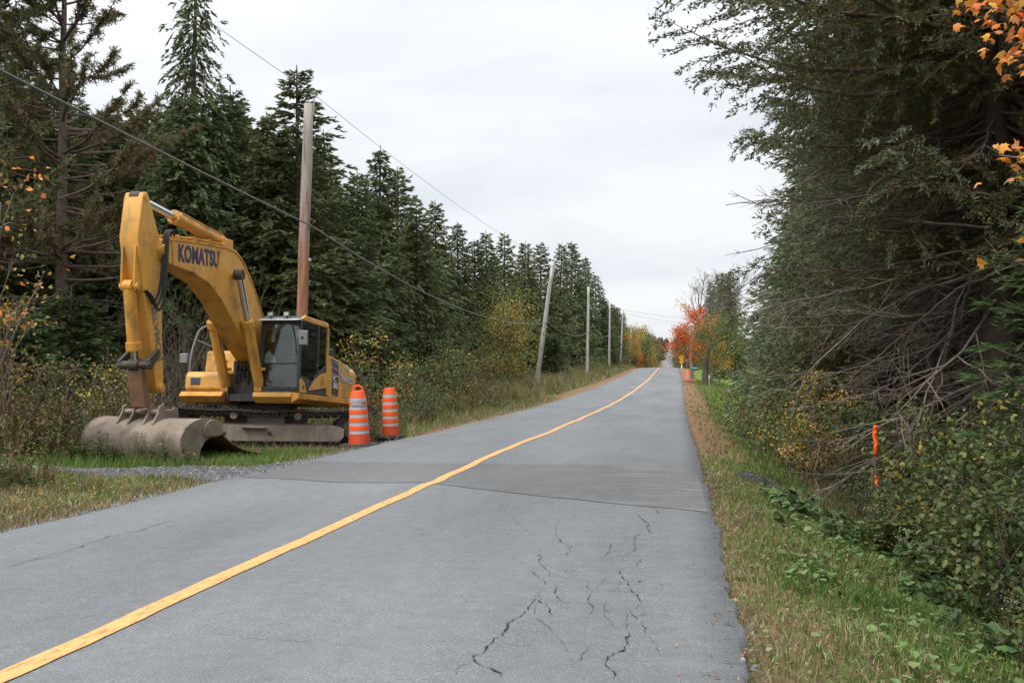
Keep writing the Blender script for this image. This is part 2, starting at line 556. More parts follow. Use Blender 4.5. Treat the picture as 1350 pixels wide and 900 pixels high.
M['stake'] = mat_plain('stake_wood', (0.30, 0.21, 0.13), 0.85, 0, 0.2, 12)
M['sign_yellow'] = mat_plain('sign_yellow', (0.85, 0.42, 0.02), 0.4, 0, 0.05, 6)
M['sign_black'] = mat_plain('sign_black', (0.02, 0.02, 0.02), 0.5, 0, 0.1, 6)
M['galv'] = mat_plain('galvanised', (0.38, 0.39, 0.40), 0.45, 0.6, 0.12, 9)
M['white_paint'] = mat_plain('white_paint', (0.75, 0.75, 0.74), 0.5, 0, 0.08, 9)
M['mail_green'] = mat_plain('mailbox_green', (0.03, 0.085, 0.085), 0.4, 0.1, 0.2, 9)
M['mail_dark'] = mat_plain('mailbox_dark', (0.02, 0.035, 0.055), 0.4, 0.1, 0.2, 9)
M['cable'] = mat_plain('cable_sky_sheen', (0.10, 0.105, 0.115), 0.45, 0, 0.2, 5)  # base colour greyed: the sky's reflection on the black cable is painted in
M['wire'] = mat_plain('bare_wire', (0.30, 0.31, 0.33), 0.5, 0.5, 0.1, 5)
M['ceramic'] = mat_plain('insulator', (0.25, 0.26, 0.28), 0.3, 0, 0.1, 5)
M['car_paint'] = mat_plain('car_paint', (0.35, 0.37, 0.40), 0.3, 0.3, 0.05, 3)

def glass_mat():
    m, n, l, b = new_mat('cab_glass')
    b.inputs['Base Color'].default_value = (0.86, 0.93, 0.91, 1)
    b.inputs['Roughness'].default_value = 0.03
    o = n['Material Output']
    tr = n.new('ShaderNodeBsdfTransparent'); tr.inputs['Color'].default_value = (0.78, 0.86, 0.84, 1)
    gl = n.new('ShaderNodeBsdfGlossy'); gl.inputs['Roughness'].default_value = 0.04
    fr = n.new('ShaderNodeFresnel'); fr.inputs['IOR'].default_value = 1.5
    ma = n.new('ShaderNodeMath'); ma.operation = 'MULTIPLY_ADD'; ma.inputs[1].default_value = 1.5; ma.inputs[2].default_value = 0.015
    l.new(fr.outputs[0], ma.inputs[0])
    ms = n.new('ShaderNodeMixShader')
    l.new(ma.outputs[0], ms.inputs[0]); l.new(tr.outputs[0], ms.inputs[1]); l.new(gl.outputs[0], ms.inputs[2])
    l.new(ms.outputs[0], o.inputs['Surface'])
    return m
M['glass'] = glass_mat()

def asphalt_mat(name, dark, light, speck=0.5, coarse=1.0):
    m, n, l, b = new_mat(name)
    big = noise_node(n, l, 0.35, 5, 0.6, stretch=(1.6, 0.35, 1))
    rp = ramp(n, l, big.outputs['Fac'], [(0.28, dark), (0.72, light)])
    fine = noise_node(n, l, 95 * coarse, 3, 0.7)
    f2 = ramp(n, l, fine.outputs['Fac'], [(0.30, (0.35,) * 3), (0.50, (0.95,) * 3), (0.70, (1.9,) * 3)])
    mx = mixc(n, l, speck, rp.outputs[0], f2.outputs[0], 'MULTIPLY')
    mid = noise_node(n, l, 7.0, 6, 0.65)
    f3 = ramp(n, l, mid.outputs['Fac'], [(0.3, (0.88,) * 3), (0.7, (1.10,) * 3)])
    mx2 = mixc(n, l, 1.0, mx.outputs[2], f3.outputs[0], 'MULTIPLY')
    # light aggregate chips
    vor = n.new('ShaderNodeTexVoronoi'); vor.inputs['Scale'].default_value = 60
    tc = n.new('ShaderNodeTexCoord'); l.new(tc.outputs['Object'], vor.inputs['Vector'])
    sp = n.new('ShaderNodeSeparateColor'); l.new(vor.outputs['Color'], sp.inputs[0])
    chip = ramp(n, l, sp.outputs[0], [(0.90, (0, 0, 0)), (0.93, (1, 1, 1))])
    dist = ramp(n, l, vor.outputs['Distance'], [(0.25, (0.55,) * 3), (0.40, (0, 0, 0))])
    cm = mixc(n, l, 1.0, chip.outputs[0], dist.outputs[0], 'MULTIPLY')
    mx3 = mixc(n, l, cm.outputs[2], mx2.outputs[2], (0.34, 0.34, 0.33))
    l.new(mx3.outputs[2], b.inputs['Base Color'])
    b.inputs['Roughness'].default_value = 0.82
    b.inputs['Specular IOR Level'].default_value = 0.35
    bump(n, l, b, fine.outputs['Fac'], 0.45, 0.006)
    return m
M['asphalt'] = asphalt_mat('asphalt', (0.103, 0.109, 0.114), (0.166, 0.173, 0.179), 0.6)
M['patch'] = asphalt_mat('asphalt_patch', (0.074, 0.076, 0.079), (0.138, 0.140, 0.143), 0.5)
def dusty(m, amount):
    """pale scuffs dragged across the lane near the right edge"""
    n, l = m.node_tree.nodes, m.node_tree.links; b = n['Principled BSDF']
    src = b.inputs['Base Color'].links[0].from_socket
    t = noise_node(n, l, 1.0, 6, 0.6, stretch=(.8, 4.5, 1))
    f = ramp(n, l, t.outputs['Fac'], [(0.50, (0, 0, 0)), (0.72, (1, 1, 1))])
    tc = n.new('ShaderNodeTexCoord'); sp = n.new('ShaderNodeSeparateXYZ'); l.new(tc.outputs['Object'], sp.inputs[0])
    mr = n.new('ShaderNodeMapRange'); mr.inputs['From Min'].default_value = -2.2; mr.inputs['From Max'].default_value = 0.0; mr.inputs['To Max'].default_value = amount
    l.new(sp.outputs['X'], mr.inputs['Value'])
    mu = n.new('ShaderNodeMath'); mu.operation = 'MULTIPLY'; l.new(f.outputs[0], mu.inputs[0]); l.new(mr.outputs[0], mu.inputs[1])
    mx = mixc(n, l, mu.outputs[0], src, (0.34, 0.33, 0.32)); l.new(mx.outputs[2], b.inputs['Base Color'])
dusty(M['patch'], .38); dusty(M['asphalt'], .14)
M['crack'] = mat_plain('crack_dark', (0.012, 0.011, 0.010), 0.95, 0, 0.3, 20)
M['seam'] = mat_plain('patch_seam', (0.035, 0.035, 0.037), 0.95, 0, 0.4, 9)
M['gravel_stone'] = mat_attr('gravel_stones', 0.85, 0, 0.3, 0.2, 30)

def line_mat():
    m, n, l, b = new_mat('yellow_road_paint')
    t = noise_node(n, l, 28, 6, 0.7, stretch=(1, 0.25, 1))
    f = ramp(n, l, t.outputs['Fac'], [(0.40, (0.34, 0.20, 0.09)), (0.47, (0.63, 0.315, 0.095)), (0.7, (0.70, 0.375, 0.13))])
    t2 = noise_node(n, l, 90, 3, 0.7)
    f2 = ramp(n, l, t2.outputs['Fac'], [(0.3, (0.72,) * 3), (0.6, (1.08,) * 3)])
    mx = mixc(n, l, 1.0, f.outputs[0], f2.outputs[0], 'MULTIPLY')
    l.new(mx.outputs[2], b.inputs['Base Color'])
    b.inputs['Roughness'].default_value = 0.7
    bump(n, l, b, t2.outputs['Fac'], 0.4, 0.005)
    return m
M['line'] = line_mat()

def ground_mat():
    m, n, l, b = new_mat('ground_soil_and_turf')
    a = n.new('ShaderNodeAttribute'); a.attribute_name = 'Col'
    t = noise_node(n, l, 3.0, 8, 0.7)
    f = ramp(n, l, t.outputs['Fac'], [(0.3, (0.62, 0.60, 0.58)), (0.7, (1.35, 1.3, 1.2))])
    mx = mixc(n, l, 1.0, a.outputs['Color'], f.outputs[0], 'MULTIPLY')
    t2 = noise_node(n, l, 45, 5, 0.75)
    f2 = ramp(n, l, t2.outputs['Fac'], [(0.3, (0.6,) * 3), (0.7, (1.4,) * 3)])
    mx2 = mixc(n, l, 0.8, mx.outputs[2], f2.outputs[0], 'MULTIPLY')
    l.new(mx2.outputs[2], b.inputs['Base Color'])
    b.inputs['Roughness'].default_value = 0.95
    b.inputs['Specular IOR Level'].default_value = 0.1
    bump(n, l, b, t2.outputs['Fac'], 0.8, 0.03)
    return m
M['ground'] = ground_mat()

def pole_mat(name, top, low, zs):
    m, n, l, b = new_mat(name)
    tc = n.new('ShaderNodeTexCoord'); sp = n.new('ShaderNodeSeparateXYZ'); l.new(tc.outputs['Object'], sp.inputs[0])
    t0 = noise_node(n, l, 1.2, 5, 0.6, stretch=(2, 2, 0.8))
    ad = n.new('ShaderNodeMath'); ad.operation = 'MULTIPLY_ADD'; ad.inputs[1].default_value = 3.4; ad.inputs[2].default_value = -1.7
    l.new(t0.outputs['Fac'], ad.inputs[0])
    a2 = n.new('ShaderNodeMath'); a2.operation = 'ADD'; l.new(sp.outputs['Z'], a2.inputs[0]); l.new(ad.outputs[0], a2.inputs[1])
    mr = n.new('ShaderNodeMapRange'); mr.inputs['From Min'].default_value = zs[0]; mr.inputs['From Max'].default_value = zs[1]
    l.new(a2.outputs[0], mr.inputs['Value'])
    base = mixc(n, l, mr.outputs[0], low, top)
    t = noise_node(n, l, 14, 6, 0.65, stretch=(1, 1, 0.06))
    f = ramp(n, l, t.outputs['Fac'], [(0.32, (0.45,) * 3), (0.5, (0.95,) * 3), (0.7, (1.25,) * 3)])
    mx = mixc(n, l, 1.0, base.outputs[2], f.outputs[0], 'MULTIPLY')
    l.new(mx.outputs[2], b.inputs['Base Color'])
    b.inputs['Roughness'].default_value = 0.85
    bump(n, l, b, t.outputs['Fac'], 0.5, 0.02)
    return m
M['pole_brown'] = pole_mat('weathered_pole_brown', (0.33, 0.29, 0.26), (0.30, 0.145, 0.085), (5.0, 7.5))
M['pole_grey'] = pole_mat('weathered_pole_grey', (0.42, 0.40, 0.38), (0.33, 0.30, 0.28), (2.0, 8.0))

# ================================================================== TERRAIN FUNCTIONS
_py = np.array([-40, 0, 40, 55, 69, 104, 150, 185, 200, 215, 260, 330, 420, 574, 640, 690, 720, 850, 1100, 1500, 2500, 3200, 4500], float)
_pz = np.array([0, 0, 0, .12, .39, 1.07, 2.2, 3.0, 3.12, 2.95, 1.4, -1.0, 0.5, 6.8, 10.6, 12.2, 12.0, 5.0, 13, 36, 84, 105, 80], float)
_fy = np.concatenate([np.arange(-40, 800, 1.0), np.arange(800, 4501, 20.0)])
_fz = np.interp(_fy, _py, _pz)
_k = np.ones(15) / 15
_n = 840
_fz[:_n] = np.convolve(np.pad(_fz[:_n], 7, mode='edge'), _k, 'valid')
def zr(y):
    return np.interp(y, _fy, _fz)
def wob(t, s, seed=0):
    r = np.random.default_rng(seed); o = 0
    for k in range(5):
        o = o + np.sin(t * s * (1.9 ** k) + r.uniform(0, 6.28)) / (1.6 ** k)
    return o / 2.4
def c_line(y):
    return np.interp(y, [-20, 4, 20, 45, 69, 104, 185, 400, 700, 4500], [-3.31, -3.33, -3.38, -3.03, -2.65, -2.35, -2.2, -2.0, -1.6, -1.6])
def e_right(y):
    return np.interp(y, [-20, 4, 12, 20, 30, 45, 69, 104, 185, 700, 4500], [.33, .36, .46, .50, .52, .59, .8, 1.1, 1.3, 1.9, 1.9]) + 0.035 * wob(y, 1.7, 1) + 0.03 * wob(y, 9, 2)
def e_left(y):
    return np.interp(y, [-20, 20, 45, 69, 104, 185, 700, 4500], [-6.52, -6.5, -6.42, -6.2, -5.9, -5.8, -5.2, -5.2]) + 0.03 * wob(y, 1.3, 3) + 0.015 * wob(y, 8, 4)
def road_z(x, y):
    x, y = np.asarray(x, float), np.asarray(y, float)
    z = zr(y) + 0.035 * (1 - ((x - c_line(y)) / 3.6) ** 2)
    g = lambda c, w: np.exp(-((y - c) / w) ** 2)
    z = z + 0.018 * g(13.6, 0.9) - 0.014 * g(15.6, 1.3) + 0.008 * g(18.4, 1.5) - 0.02 * g(27, 3)
    z = z + 0.008 * wob(y + x * 0.4, 0.8, 7)
    return z
EXC_XY = cam_xy(-6.25, 25.4)
EXC_HEAD = YAW - R(99.5)             # heading angle of the machine in the world
EXC_FWD = np.array([math.cos(EXC_HEAD), math.sin(EXC_HEAD)])
EXC_PITCH = R(3.6)
EXC_Z = -0.26
def smooth(t):
    t = np.clip(t, 0, 1); return t * t * (3 - 2 * t)
def gz(x, y):
    """height of the ground sheet"""
    x, y = np.asarray(x, float), np.asarray(y, float)
    el, er = e_left(y), e_right(y)
    dl, dr = el - x, x - er
    zl_n = np.interp(dl, [0, .3, 1.2, 3, 6, 12, 30, 60], [-.05, -.06, -.08, -.08, -.08, -.08, 0, .2])
    zl_f = np.interp(dl, [0, .5, 2.0, 4, 8, 20, 60], [-.05, -.07, -.05, .12, .35, .7, 1.2])
    w = smooth((y - 38) / 25)
    zl = zl_n * (1 - w) + zl_f * w
    zr_n = np.interp(dr, [0, .25, .8, 1.6, 2.6, 3.8, 5, 8, 20, 60], [-.05, -.06, -.14, -.34, -.60, -.76, -.66, -.3, 0, 0])
    zr_f = np.interp(dr, [0, 1, 3, 8, 30], [-.05, -.10, -.28, -.3, 0])
    w2 = smooth((y - 45) / 20)
    zrr = zr_n * (1 - w2) + zr_f * w2
    off = np.where(dl > 0, zl, np.where(dr > 0, zrr, 0))
    lump = 0.025 * (wob(x * 1.3 + y * 0.7, 1.6, 11) + wob(y * 1.2 - x * 0.8, 1.9, 12)) * smooth(np.maximum(dl, dr) / 0.8)
    far = smooth((y - 900) / 900) * 18 * wob(x * 0.004 + 3, 1.0, 21) * smooth((np.abs(x) - 15) / 80)
    z = zr(y) + off + lump + far
    # under the pavement
    ins = np.minimum(-dl, -dr)
    z = np.where(ins > 0, road_z(x, y) - 0.05 - 0.12 * smooth(ins / 0.25), z)
    # the pad where the excavator stands
    px, py_ = x - EXC_XY[0], y - EXC_XY[1]
    u = px * EXC_FWD[0] + py_ * EXC_FWD[1]; v = -px * EXC_FWD[1] + py_ * EXC_FWD[0]
    pad = EXC_Z + math.tan(EXC_PITCH) * np.clip(u, -2.4, 2.2)
    wpad = smooth((4.2 - np.abs(u)) / 1.6) * smooth((3.5 - np.abs(v)) / .9)
    wpad = np.where(dl > 0.05, wpad * smooth(dl / 0.6), 0)
    return z * (1 - wpad) + pad * wpad

def in_drive(x, y):
    """1 inside the gravel driveway left of the road"""
    d = e_left(y) - x
    top = np.interp(d, [0, .4, 1.1, 4.8, 9, 40], [19.0, 18.0, 16.7, 16.2, 15.7, 13])
    bot = np.interp(d, [0, .4, 1.0, 3.7, 9, 40], [13.6, 14.1, 14.5, 15.0, 14.6, 11])
    ed = 0.18 * wob(d, 2.2, 31)
    return (d > -0.1) & (y < top + ed) & (y > bot + ed)

# ---------------- ground sheet
def build_ground():
    xs = np.unique(np.concatenate([np.arange(-1600, -100, 100.), np.arange(-100, -24, 6.), np.arange(-24, -15, .6), np.arange(-15, -5.6, .3),
                                   np.arange(-5.6, 0, .7), np.arange(0, 6, .16), np.arange(6, 24, 1.), np.arange(24, 100, 6.), np.arange(100, 1601, 100.)]).round(3))
    ys = np.unique(np.concatenate([np.arange(-60, 0, 5.), np.arange(0, 30, .25), np.arange(30, 70, 1.), np.arange(70, 230, 2.5),
                                   np.arange(230, 800, 12.), np.arange(800, 4501, 60.)]).round(3))
    X, Y = np.meshgrid(xs, ys, indexing='ij')
    Z = gz(X, Y)
    nx, ny = X.shape
    v = np.stack([X, Y, Z], -1).reshape(-1, 3)
    i, j = np.meshgrid(np.arange(nx - 1), np.arange(ny - 1), indexing='ij')
    q = np.stack([i * ny + j, (i + 1) * ny + j, (i + 1) * ny + j + 1, i * ny + j + 1], -1).reshape(-1, 4)
    x, y = v[:, 0], v[:, 1]
    dl, dr = e_left(y) - x, x - e_right(y)
    soil = np.array([.055, .042, .028]); grass = np.array([.085, .095, .035]); straw = np.array([.19, .135, .085])
    grav = np.array([.095, .098, .104]); lawn = np.array([.13, .20, .04]); tan_ = np.array([.21, .125, .078])
    c = np.tile(soil, (len(v), 1))
    def blend(w, col):
        w = np.clip(w, 0, 1)[:, None]
        c[:] = c * (1 - w) + col * w
    n1 = wob(x * 1.1 + y * .9, 1.3, 41) * .5 + wob(x * .7 - y * 1.3, 1.1, 42) * .5
    blend(smooth((9 - dl) / 4) * (dl > 0), grass)
    blend(smooth((3.6 - dr) / 1.4) * (dr > 0), grass)
    blend(smooth((1.1 + .35 * n1 - dr) / .5) * (dr > 0), straw * .8 + grass * .2)
    # right shoulder: bare tan strip beyond 20 m, lawn further on
    blend(smooth((1.5 + .3 * n1 - dr) / .5) * (dr > 0) * smooth((y - 18) / 8), tan_)
    blend(smooth((y - 48) / 6) * smooth((dr - 1.5) / .5) * smooth((14 - dr) / 4), lawn)
    # left shoulder: brown strip, gravel edge near
    blend(smooth((.8 + .25 * n1 - dl) / .3) * (dl > 0), tan_ * .7 + straw * .2)
    blend(smooth((.42 + .2 * n1 - dl) / .2) * (dl > 0) * smooth((22 - y) / 3), grav)
    blend(smooth((1.7 + .5 * n1 - dl) / .8) * (dl > 0) * smooth((y - 50) / 10) * .8, tan_)
    blend(in_drive(x, y).astype(float), grav)
    # packed dirt round the machine
    px, py_ = x - EXC_XY[0], y - EXC_XY[1]
    blend(smooth((3.6 - np.hypot(px, py_)) / 1.2) * .8, np.array([.13, .10, .072]))
    mb = MB(); mb.add(v, None, q, c)
    o = obj('ground', mb.mesh('ground', M['ground'], True), None, 'structure')
    return o
ground = build_ground()

# ---------------- road
def build_road():
    ys = np.unique(np.concatenate([np.arange(-20, 0, 2.), np.arange(0, 32, .15), np.arange(32, 70, .5), np.arange(70, 240, 2.), np.arange(240, 760, 8.), np.arange(760, 4001, 40.)]).round(3))
    fr = np.linspace(0, 1, 22)
    el, er = e_left(ys), e_right(ys)
    X = el[:, None] + (er - el)[:, None] * fr[None]
    Y = np.broadcast_to(ys[:, None], X.shape)
    Z = road_z(X, Y)
    n, m = X.shape
    top = np.stack([X, Y, Z], -1)
    lo_l = np.stack([el - .04, ys, road_z(el, ys) - .14], -1)[:, None]; lo_r = np.stack([er + .04, ys, road_z(er, ys) - .14], -1)[:, None]
    G = np.concatenate([lo_l, top, lo_r], 1); m += 2
    i, j = np.meshgrid(np.arange(n - 1), np.arange(m - 1), indexing='ij')
    q = np.stack([i * m + j, i * m + j + 1, (i + 1) * m + j + 1, (i + 1) * m + j], -1).reshape(-1, 4)
    mb = MB(); mb.add(G.reshape(-1, 3), None, q)
    return obj('road', mb.mesh('road', M['asphalt'], True), None, 'structure')
road = build_road()

def on_road(pix, lift):
    p = np.array([at_height(x, y, 0.02)[:2] for x, y in pix])
    return np.stack([p[:, 0], p[:, 1], road_z(p[:, 0], p[:, 1]) + lift], -1)

def sheet_between(a, b, lift, rows=24, cols=40):
    """a road-hugging sheet between two world polylines a(x) and b(x) given as (x,y) arrays"""
    t = np.linspace(0, 1, cols)
    def res(p):
        s = np.linspace(0, 1, len(p)); return np.stack([np.interp(t, s, p[:, 0]), np.interp(t, s, p[:, 1])], -1)
    A, B = res(a), res(b)
    s = np.linspace(0, 1, rows)[:, None, None]
    G = A[None] * (1 - s) + B[None] * s
    Z = road_z(G[..., 0], G[..., 1]) + lift
    v = np.concatenate([G, Z[..., None]], -1).reshape(-1, 3)
    i, j = np.meshgrid(np.arange(rows - 1), np.arange(cols - 1), indexing='ij')
    q = np.stack([i * cols + j, i * cols + j + 1, (i + 1) * cols + j + 1, (i + 1) * cols + j], -1).reshape(-1, 4)
    return v, q

def build_patch():
    # trench patch across the road, wider on the right-hand lane
    xs = np.linspace(-6.42, .40, 60)
    near = np.interp(xs, [-6.5, -4.6, -3.4, -1.5, .4], [14.3, 13.5, 13.6, 12.4, 11.6]) + .05 * wob(xs, 3.0, 51)
    far = np.interp(xs, [-6.5, -4.5, -3.4, -1.5, .4], [17.2, 17.0, 16.9, 17.2, 16.2]) + .07 * wob(xs, 2.3, 52)
    v, q = sheet_between(np.stack([xs, near], -1), np.stack([xs, far], -1), .003, 26, 60)
    mb = MB(); mb.add(v, None, q)
    obj('asphalt_patch', mb.mesh('asphalt_patch', M['patch'], True), road)
    for e, wd, sd in ((near, .016, 53),):
        w = wd * (0.6 + .5 * np.abs(wob(xs, 5, sd)))
        v, q = sheet_between(np.stack([xs, e - w], -1), np.stack([xs, e + w * .4], -1), .005, 3, 60)
        mb = MB(); mb.add(v, None, q)
        obj('patch_seam', mb.mesh('patch_seam', M['seam']), road)
build_patch()

def build_line():
    ys = np.unique(np.concatenate([np.arange(-2, 40, .2), np.arange(40, 240, 1.5), np.arange(240, 760, 6.)]))
    c = c_line(ys) + 0.07 * np.exp(-((ys - 13.9) / .45) ** 2) + .02 * wob(ys, .9, 61)
    hw = .075 + .004 * wob(ys, 6, 62)
    off = np.array([-1, -.33, .33, 1])
    X = c[:, None] + hw[:, None] * off
    Y = np.broadcast_to(ys[:, None], X.shape)
    Z = road_z(X, Y) + .007
    v = np.stack([X, Y, Z], -1).reshape(-1, 3); n, m = X.shape
    i, j = np.meshgrid(np.arange(n - 1), np.arange(m - 1), indexing='ij')
    q = np.stack([i * m + j, i * m + j + 1, (i + 1) * m + j + 1, (i + 1) * m + j], -1).reshape(-1, 4)
    mb = MB(); mb.add(v, None, q)
    obj('painted_centre_line', mb.mesh('painted_centre_line', M['line']), road)
build_line()

def crack(pix, width, seed, jag=.6):
    rng = np.random.default_rng(seed)
    p = on_road(pix, 0)[:, :2]
    seg = np.linalg.norm(np.diff(p, axis=0), axis=1); s = np.concatenate([[0], np.cumsum(seg)])
    n = max(6, int(s[-1] / .035))
    t = np.linspace(0, s[-1], n)
    c = np.stack([np.interp(t, s, p[:, 0]), np.interp(t, s, p[:, 1])], -1)
    tan = unit(np.gradient(c, axis=0)); nor = np.stack([-tan[:, 1], tan[:, 0]], -1)
    off = np.cumsum(rng.normal(0, 1, n)); off = off - np.linspace(off[0], off[-1], n)
    off = off / max(1e-6, np.abs(off).max()) * min(.06, .05 * s[-1]) * jag + rng.normal(0, .008, n) * jag
    c = c + nor * off[:, None]
    w = width * np.clip(rng.gamma(1.6, .62, n), .15, 3.0) * np.minimum(1, np.minimum(np.arange(n), np.arange(n)[::-1]) / 3 + .1)
    mb = MB()
    L, Rr = c - nor * w[:, None] * .5, c + nor * w[:, None] * .5
    v = np.stack([L, Rr], 1).reshape(-1, 2)
    v = np.concatenate([v, (road_z(v[:, 0], v[:, 1]) + .006)[:, None]], 1)
    i = np.arange(n - 1)
    q = np.stack([2 * i, 2 * i + 1, 2 * i + 3, 2 * i + 2], -1)
    mb.add(v, None, q)
    obj('crack', mb.mesh('crack', M['crack']), road)

def zc3(pts):   # traced in an enlargement of the lower middle of the photograph
    return [(500 + x / 2.7, 640 + y / 2.7) for x, y in pts]
def zc4(pts):
    return [(x / 2.7, 600 + y / 2.7) for x, y in pts]
def zc2(pts):
    return [(400 + x / 2.41, 480 + y / 2.41) for x, y in pts]
_cr = [
    (zc3([(440, 700), (435, 670), (370, 640), (350, 615), (385, 605), (405, 550), (440, 540), (465, 490), (505, 460), (540, 430), (560, 405), (570, 375)]), .017),
    (zc3([(815, 690), (830, 665), (815, 650), (835, 605), (860, 590), (880, 545), (880, 515)]), .019),
    (zc3([(955, 525), (945, 490), (915, 460), (890, 435)]), .014),
    (zc3([(935, 415), (905, 380), (880, 370), (870, 335), (845, 310), (860, 290), (910, 280), (930, 255)]), .015),
    (zc3([(850, 250), (900, 225), (910, 180), (930, 165)]), .015), (zc3([(970, 170), (960, 135), (940, 120), (915, 95)]), .016),
    (zc3([(655, 415), (620, 370), (635, 350)]), .017), (zc3([(605, 465), (600, 430), (580, 415), (560, 380)]), .013),
    (zc3([(595, 335), (540, 310), (510, 300)]), .013), (zc3([(600, 300), (570, 275), (560, 235)]), .014),
    (zc3([(670, 245), (690, 215), (645, 200), (630, 185)]), .013), (zc3([(615, 525), (585, 490), (545, 465)]), .009),
    (zc3([(755, 460), (765, 435), (750, 405), (755, 375)]), .010), (zc3([(830, 500), (815, 475), (800, 430)]), .010),
    (zc3([(690, 630), (740, 595), (770, 545)]), .006), (zc3([(470, 270), (480, 245), (440, 240)]), .008),
    (zc3([(820, 220), (825, 200), (800, 240), (790, 262)]), .008), (zc3([(1000, 100), (985, 82), (950, 70)]), .010),
    (zc3([(0, 515), (100, 512), (210, 520)]), .006), (zc3([(0, 585), (80, 572), (150, 570)]), .006), (zc3([(1190, 465), (1198, 430)]), .010),
    (zc3([(535, 170), (550, 175), (520, 160)]), .007), (zc3([(650, 290), (690, 320), (660, 330)]), .006), (zc3([(230, 265), (330, 275), (430, 290)]), .004),
    (zc4([(0, 410), (70, 390), (170, 360), (250, 345), (300, 320), (400, 288), (510, 268), (590, 240), (700, 215)]), .014),
    (zc4([(250, 350), (500, 337), (800, 330), (1060, 325)]), .008), (zc4([(320, 620), (480, 625), (800, 645), (960, 665), (1340, 690)]), .0045),
    (zc4([(780, 175), (1000, 163), (1350, 160)]), .008), (zc4([(0, 330), (60, 315), (110, 300)]), .005),
    (zc2([(500, 240), (560, 220), (600, 210)]), .03), (zc2([(330, 300), (420, 285), (470, 270)]), .02), (zc2([(1000, 285), (1020, 265), (1060, 262)]), .03),
    (zc2([(1055, 470), (1090, 495), (1105, 520)]), .012), (zc2([(1110, 455), (1135, 470)]), .012), (zc2([(680, 315), (700, 305)]), .03),
]
_cr += [(zc3(p), .0055) for p in (
    [(570, 375), (590, 345), (600, 300)], [(560, 235), (590, 215), (630, 185)], [(630, 185), (620, 140), (650, 105)], [(880, 515), (870, 480), (890, 435)], [(890, 435), (915, 425), (935, 415)],
    [(930, 255), (880, 262), (850, 250)], [(930, 165), (950, 168), (970, 170)], [(545, 465), (555, 430), (560, 405)], [(615, 525), (640, 560), (690, 630)], [(605, 465), (640, 440), (655, 415)], [(815, 475), (790, 430), (800, 400), (870, 335)],
    [(690, 215), (740, 200), (820, 220)], [(595, 335), (640, 345), (690, 320)], [(755, 375), (740, 345), (690, 320)], [(955, 525), (990, 560), (1000, 620)], [(350, 615), (300, 640), (250, 690)], [(465, 490), (420, 480), (380, 495)], [(1000, 430), (950, 440), (915, 460)],
    [(845, 310), (800, 325), (760, 372)], [(505, 460), (470, 440), (430, 450)], [(910, 180), (870, 195), (825, 200)], [(300, 10), (420, 60), (535, 170)])]
for k, (p, w) in enumerate(_cr):
    crack(p, (w if w < .02 else w * .4) * .34, 100 + k)

# ================================================================== EXCAVATOR
exc = thing('excavator', 'yellow crawler excavator with raised cranked boom and wide ditching bucket parked beside the road', 'excavator',
            (EXC_XY[0], EXC_XY[1], EXC_Z), (0, -EXC_PITCH, EXC_HEAD))
LV = Matrix.Rotation(EXC_PITCH, 4, 'Y')          # level frame -> tilted machine frame

def lettering(name, me, mat, parent, origin, right, up, squeeze=1.0):
    right, up = Vector(right).normalized(), Vector(up).normalized()
    nrm = right.cross(up)
    Mx = Matrix((right * squeeze, up, nrm)).transposed().to_4x4()
    Mx.translation = Vector(origin)
    me.transform(Mx)
    me.materials.clear(); me.materials.append(mat)
    return obj(name, me, parent)

# ---------------- undercarriage: tracks run across the upper structure's heading
TR = Matrix.Rotation(R(-68), 4, 'Z')             # track frame u -> machine frame
def _trk(u, v, w):
    return TR @ Vector((u, v, w))
hb = HB()
hb.box(-1.0, 1.0, -.85, .85, .55, .95); hb.rod((0, 0, .9), (0, 0, 1.06), .75, seg=40)
hb.box(-.45, .45, -1.3, 1.3, .40, .78); hb.xform(TR)
hb.build('undercarriage_frame', M['track_mud'], exc, .02)
_rad, _hl = .46, 2.02
_per = 4 * _hl + 2 * math.pi * _rad
def track_pt(s):
    """point and tangent on the track loop, sagging on top"""
    s = s % _per
    if s < 2 * _hl:
        u = -_hl + s; return (u, 0.0), (1, 0)
    s -= 2 * _hl
    if s < math.pi * _rad:
        a = -math.pi / 2 + s / _rad
        return (_hl + _rad * math.cos(a), _rad + _rad * math.sin(a)), (-math.sin(a), math.cos(a))
    s -= math.pi * _rad
    if s < 2 * _hl:
        u = _hl - s
        sag = .055 * (1 - (u / _hl) ** 2) * (1 + .3 * math.cos(u * 4))
        return (u, 2 * _rad - sag), (-1, 0.0)
    s -= 2 * _hl
    a = math.pi / 2 + s / _rad
    return (-_hl + _rad * math.cos(a), _rad + _rad * math.sin(a)), (-math.sin(a), math.cos(a))
def shoe_mesh():
    hb = HB()
    hb.box(-.098, .098, -.36, .36, -.012, .012)
    for gx in (-.085, 0.0, .085):
        hb.box(gx - .011, gx + .011, -.358, .358, .0125, .042)
    hb.box(-.092, .092, -.15, -.08, -.115, -.0125); hb.box(-.092, .092, .08, .15, -.115, -.0125)
    o = hb.build('track_shoe', M['shoe'])
    me = o.data; bpy.data.objects.remove(o); return me
_shoe = shoe_mesh()
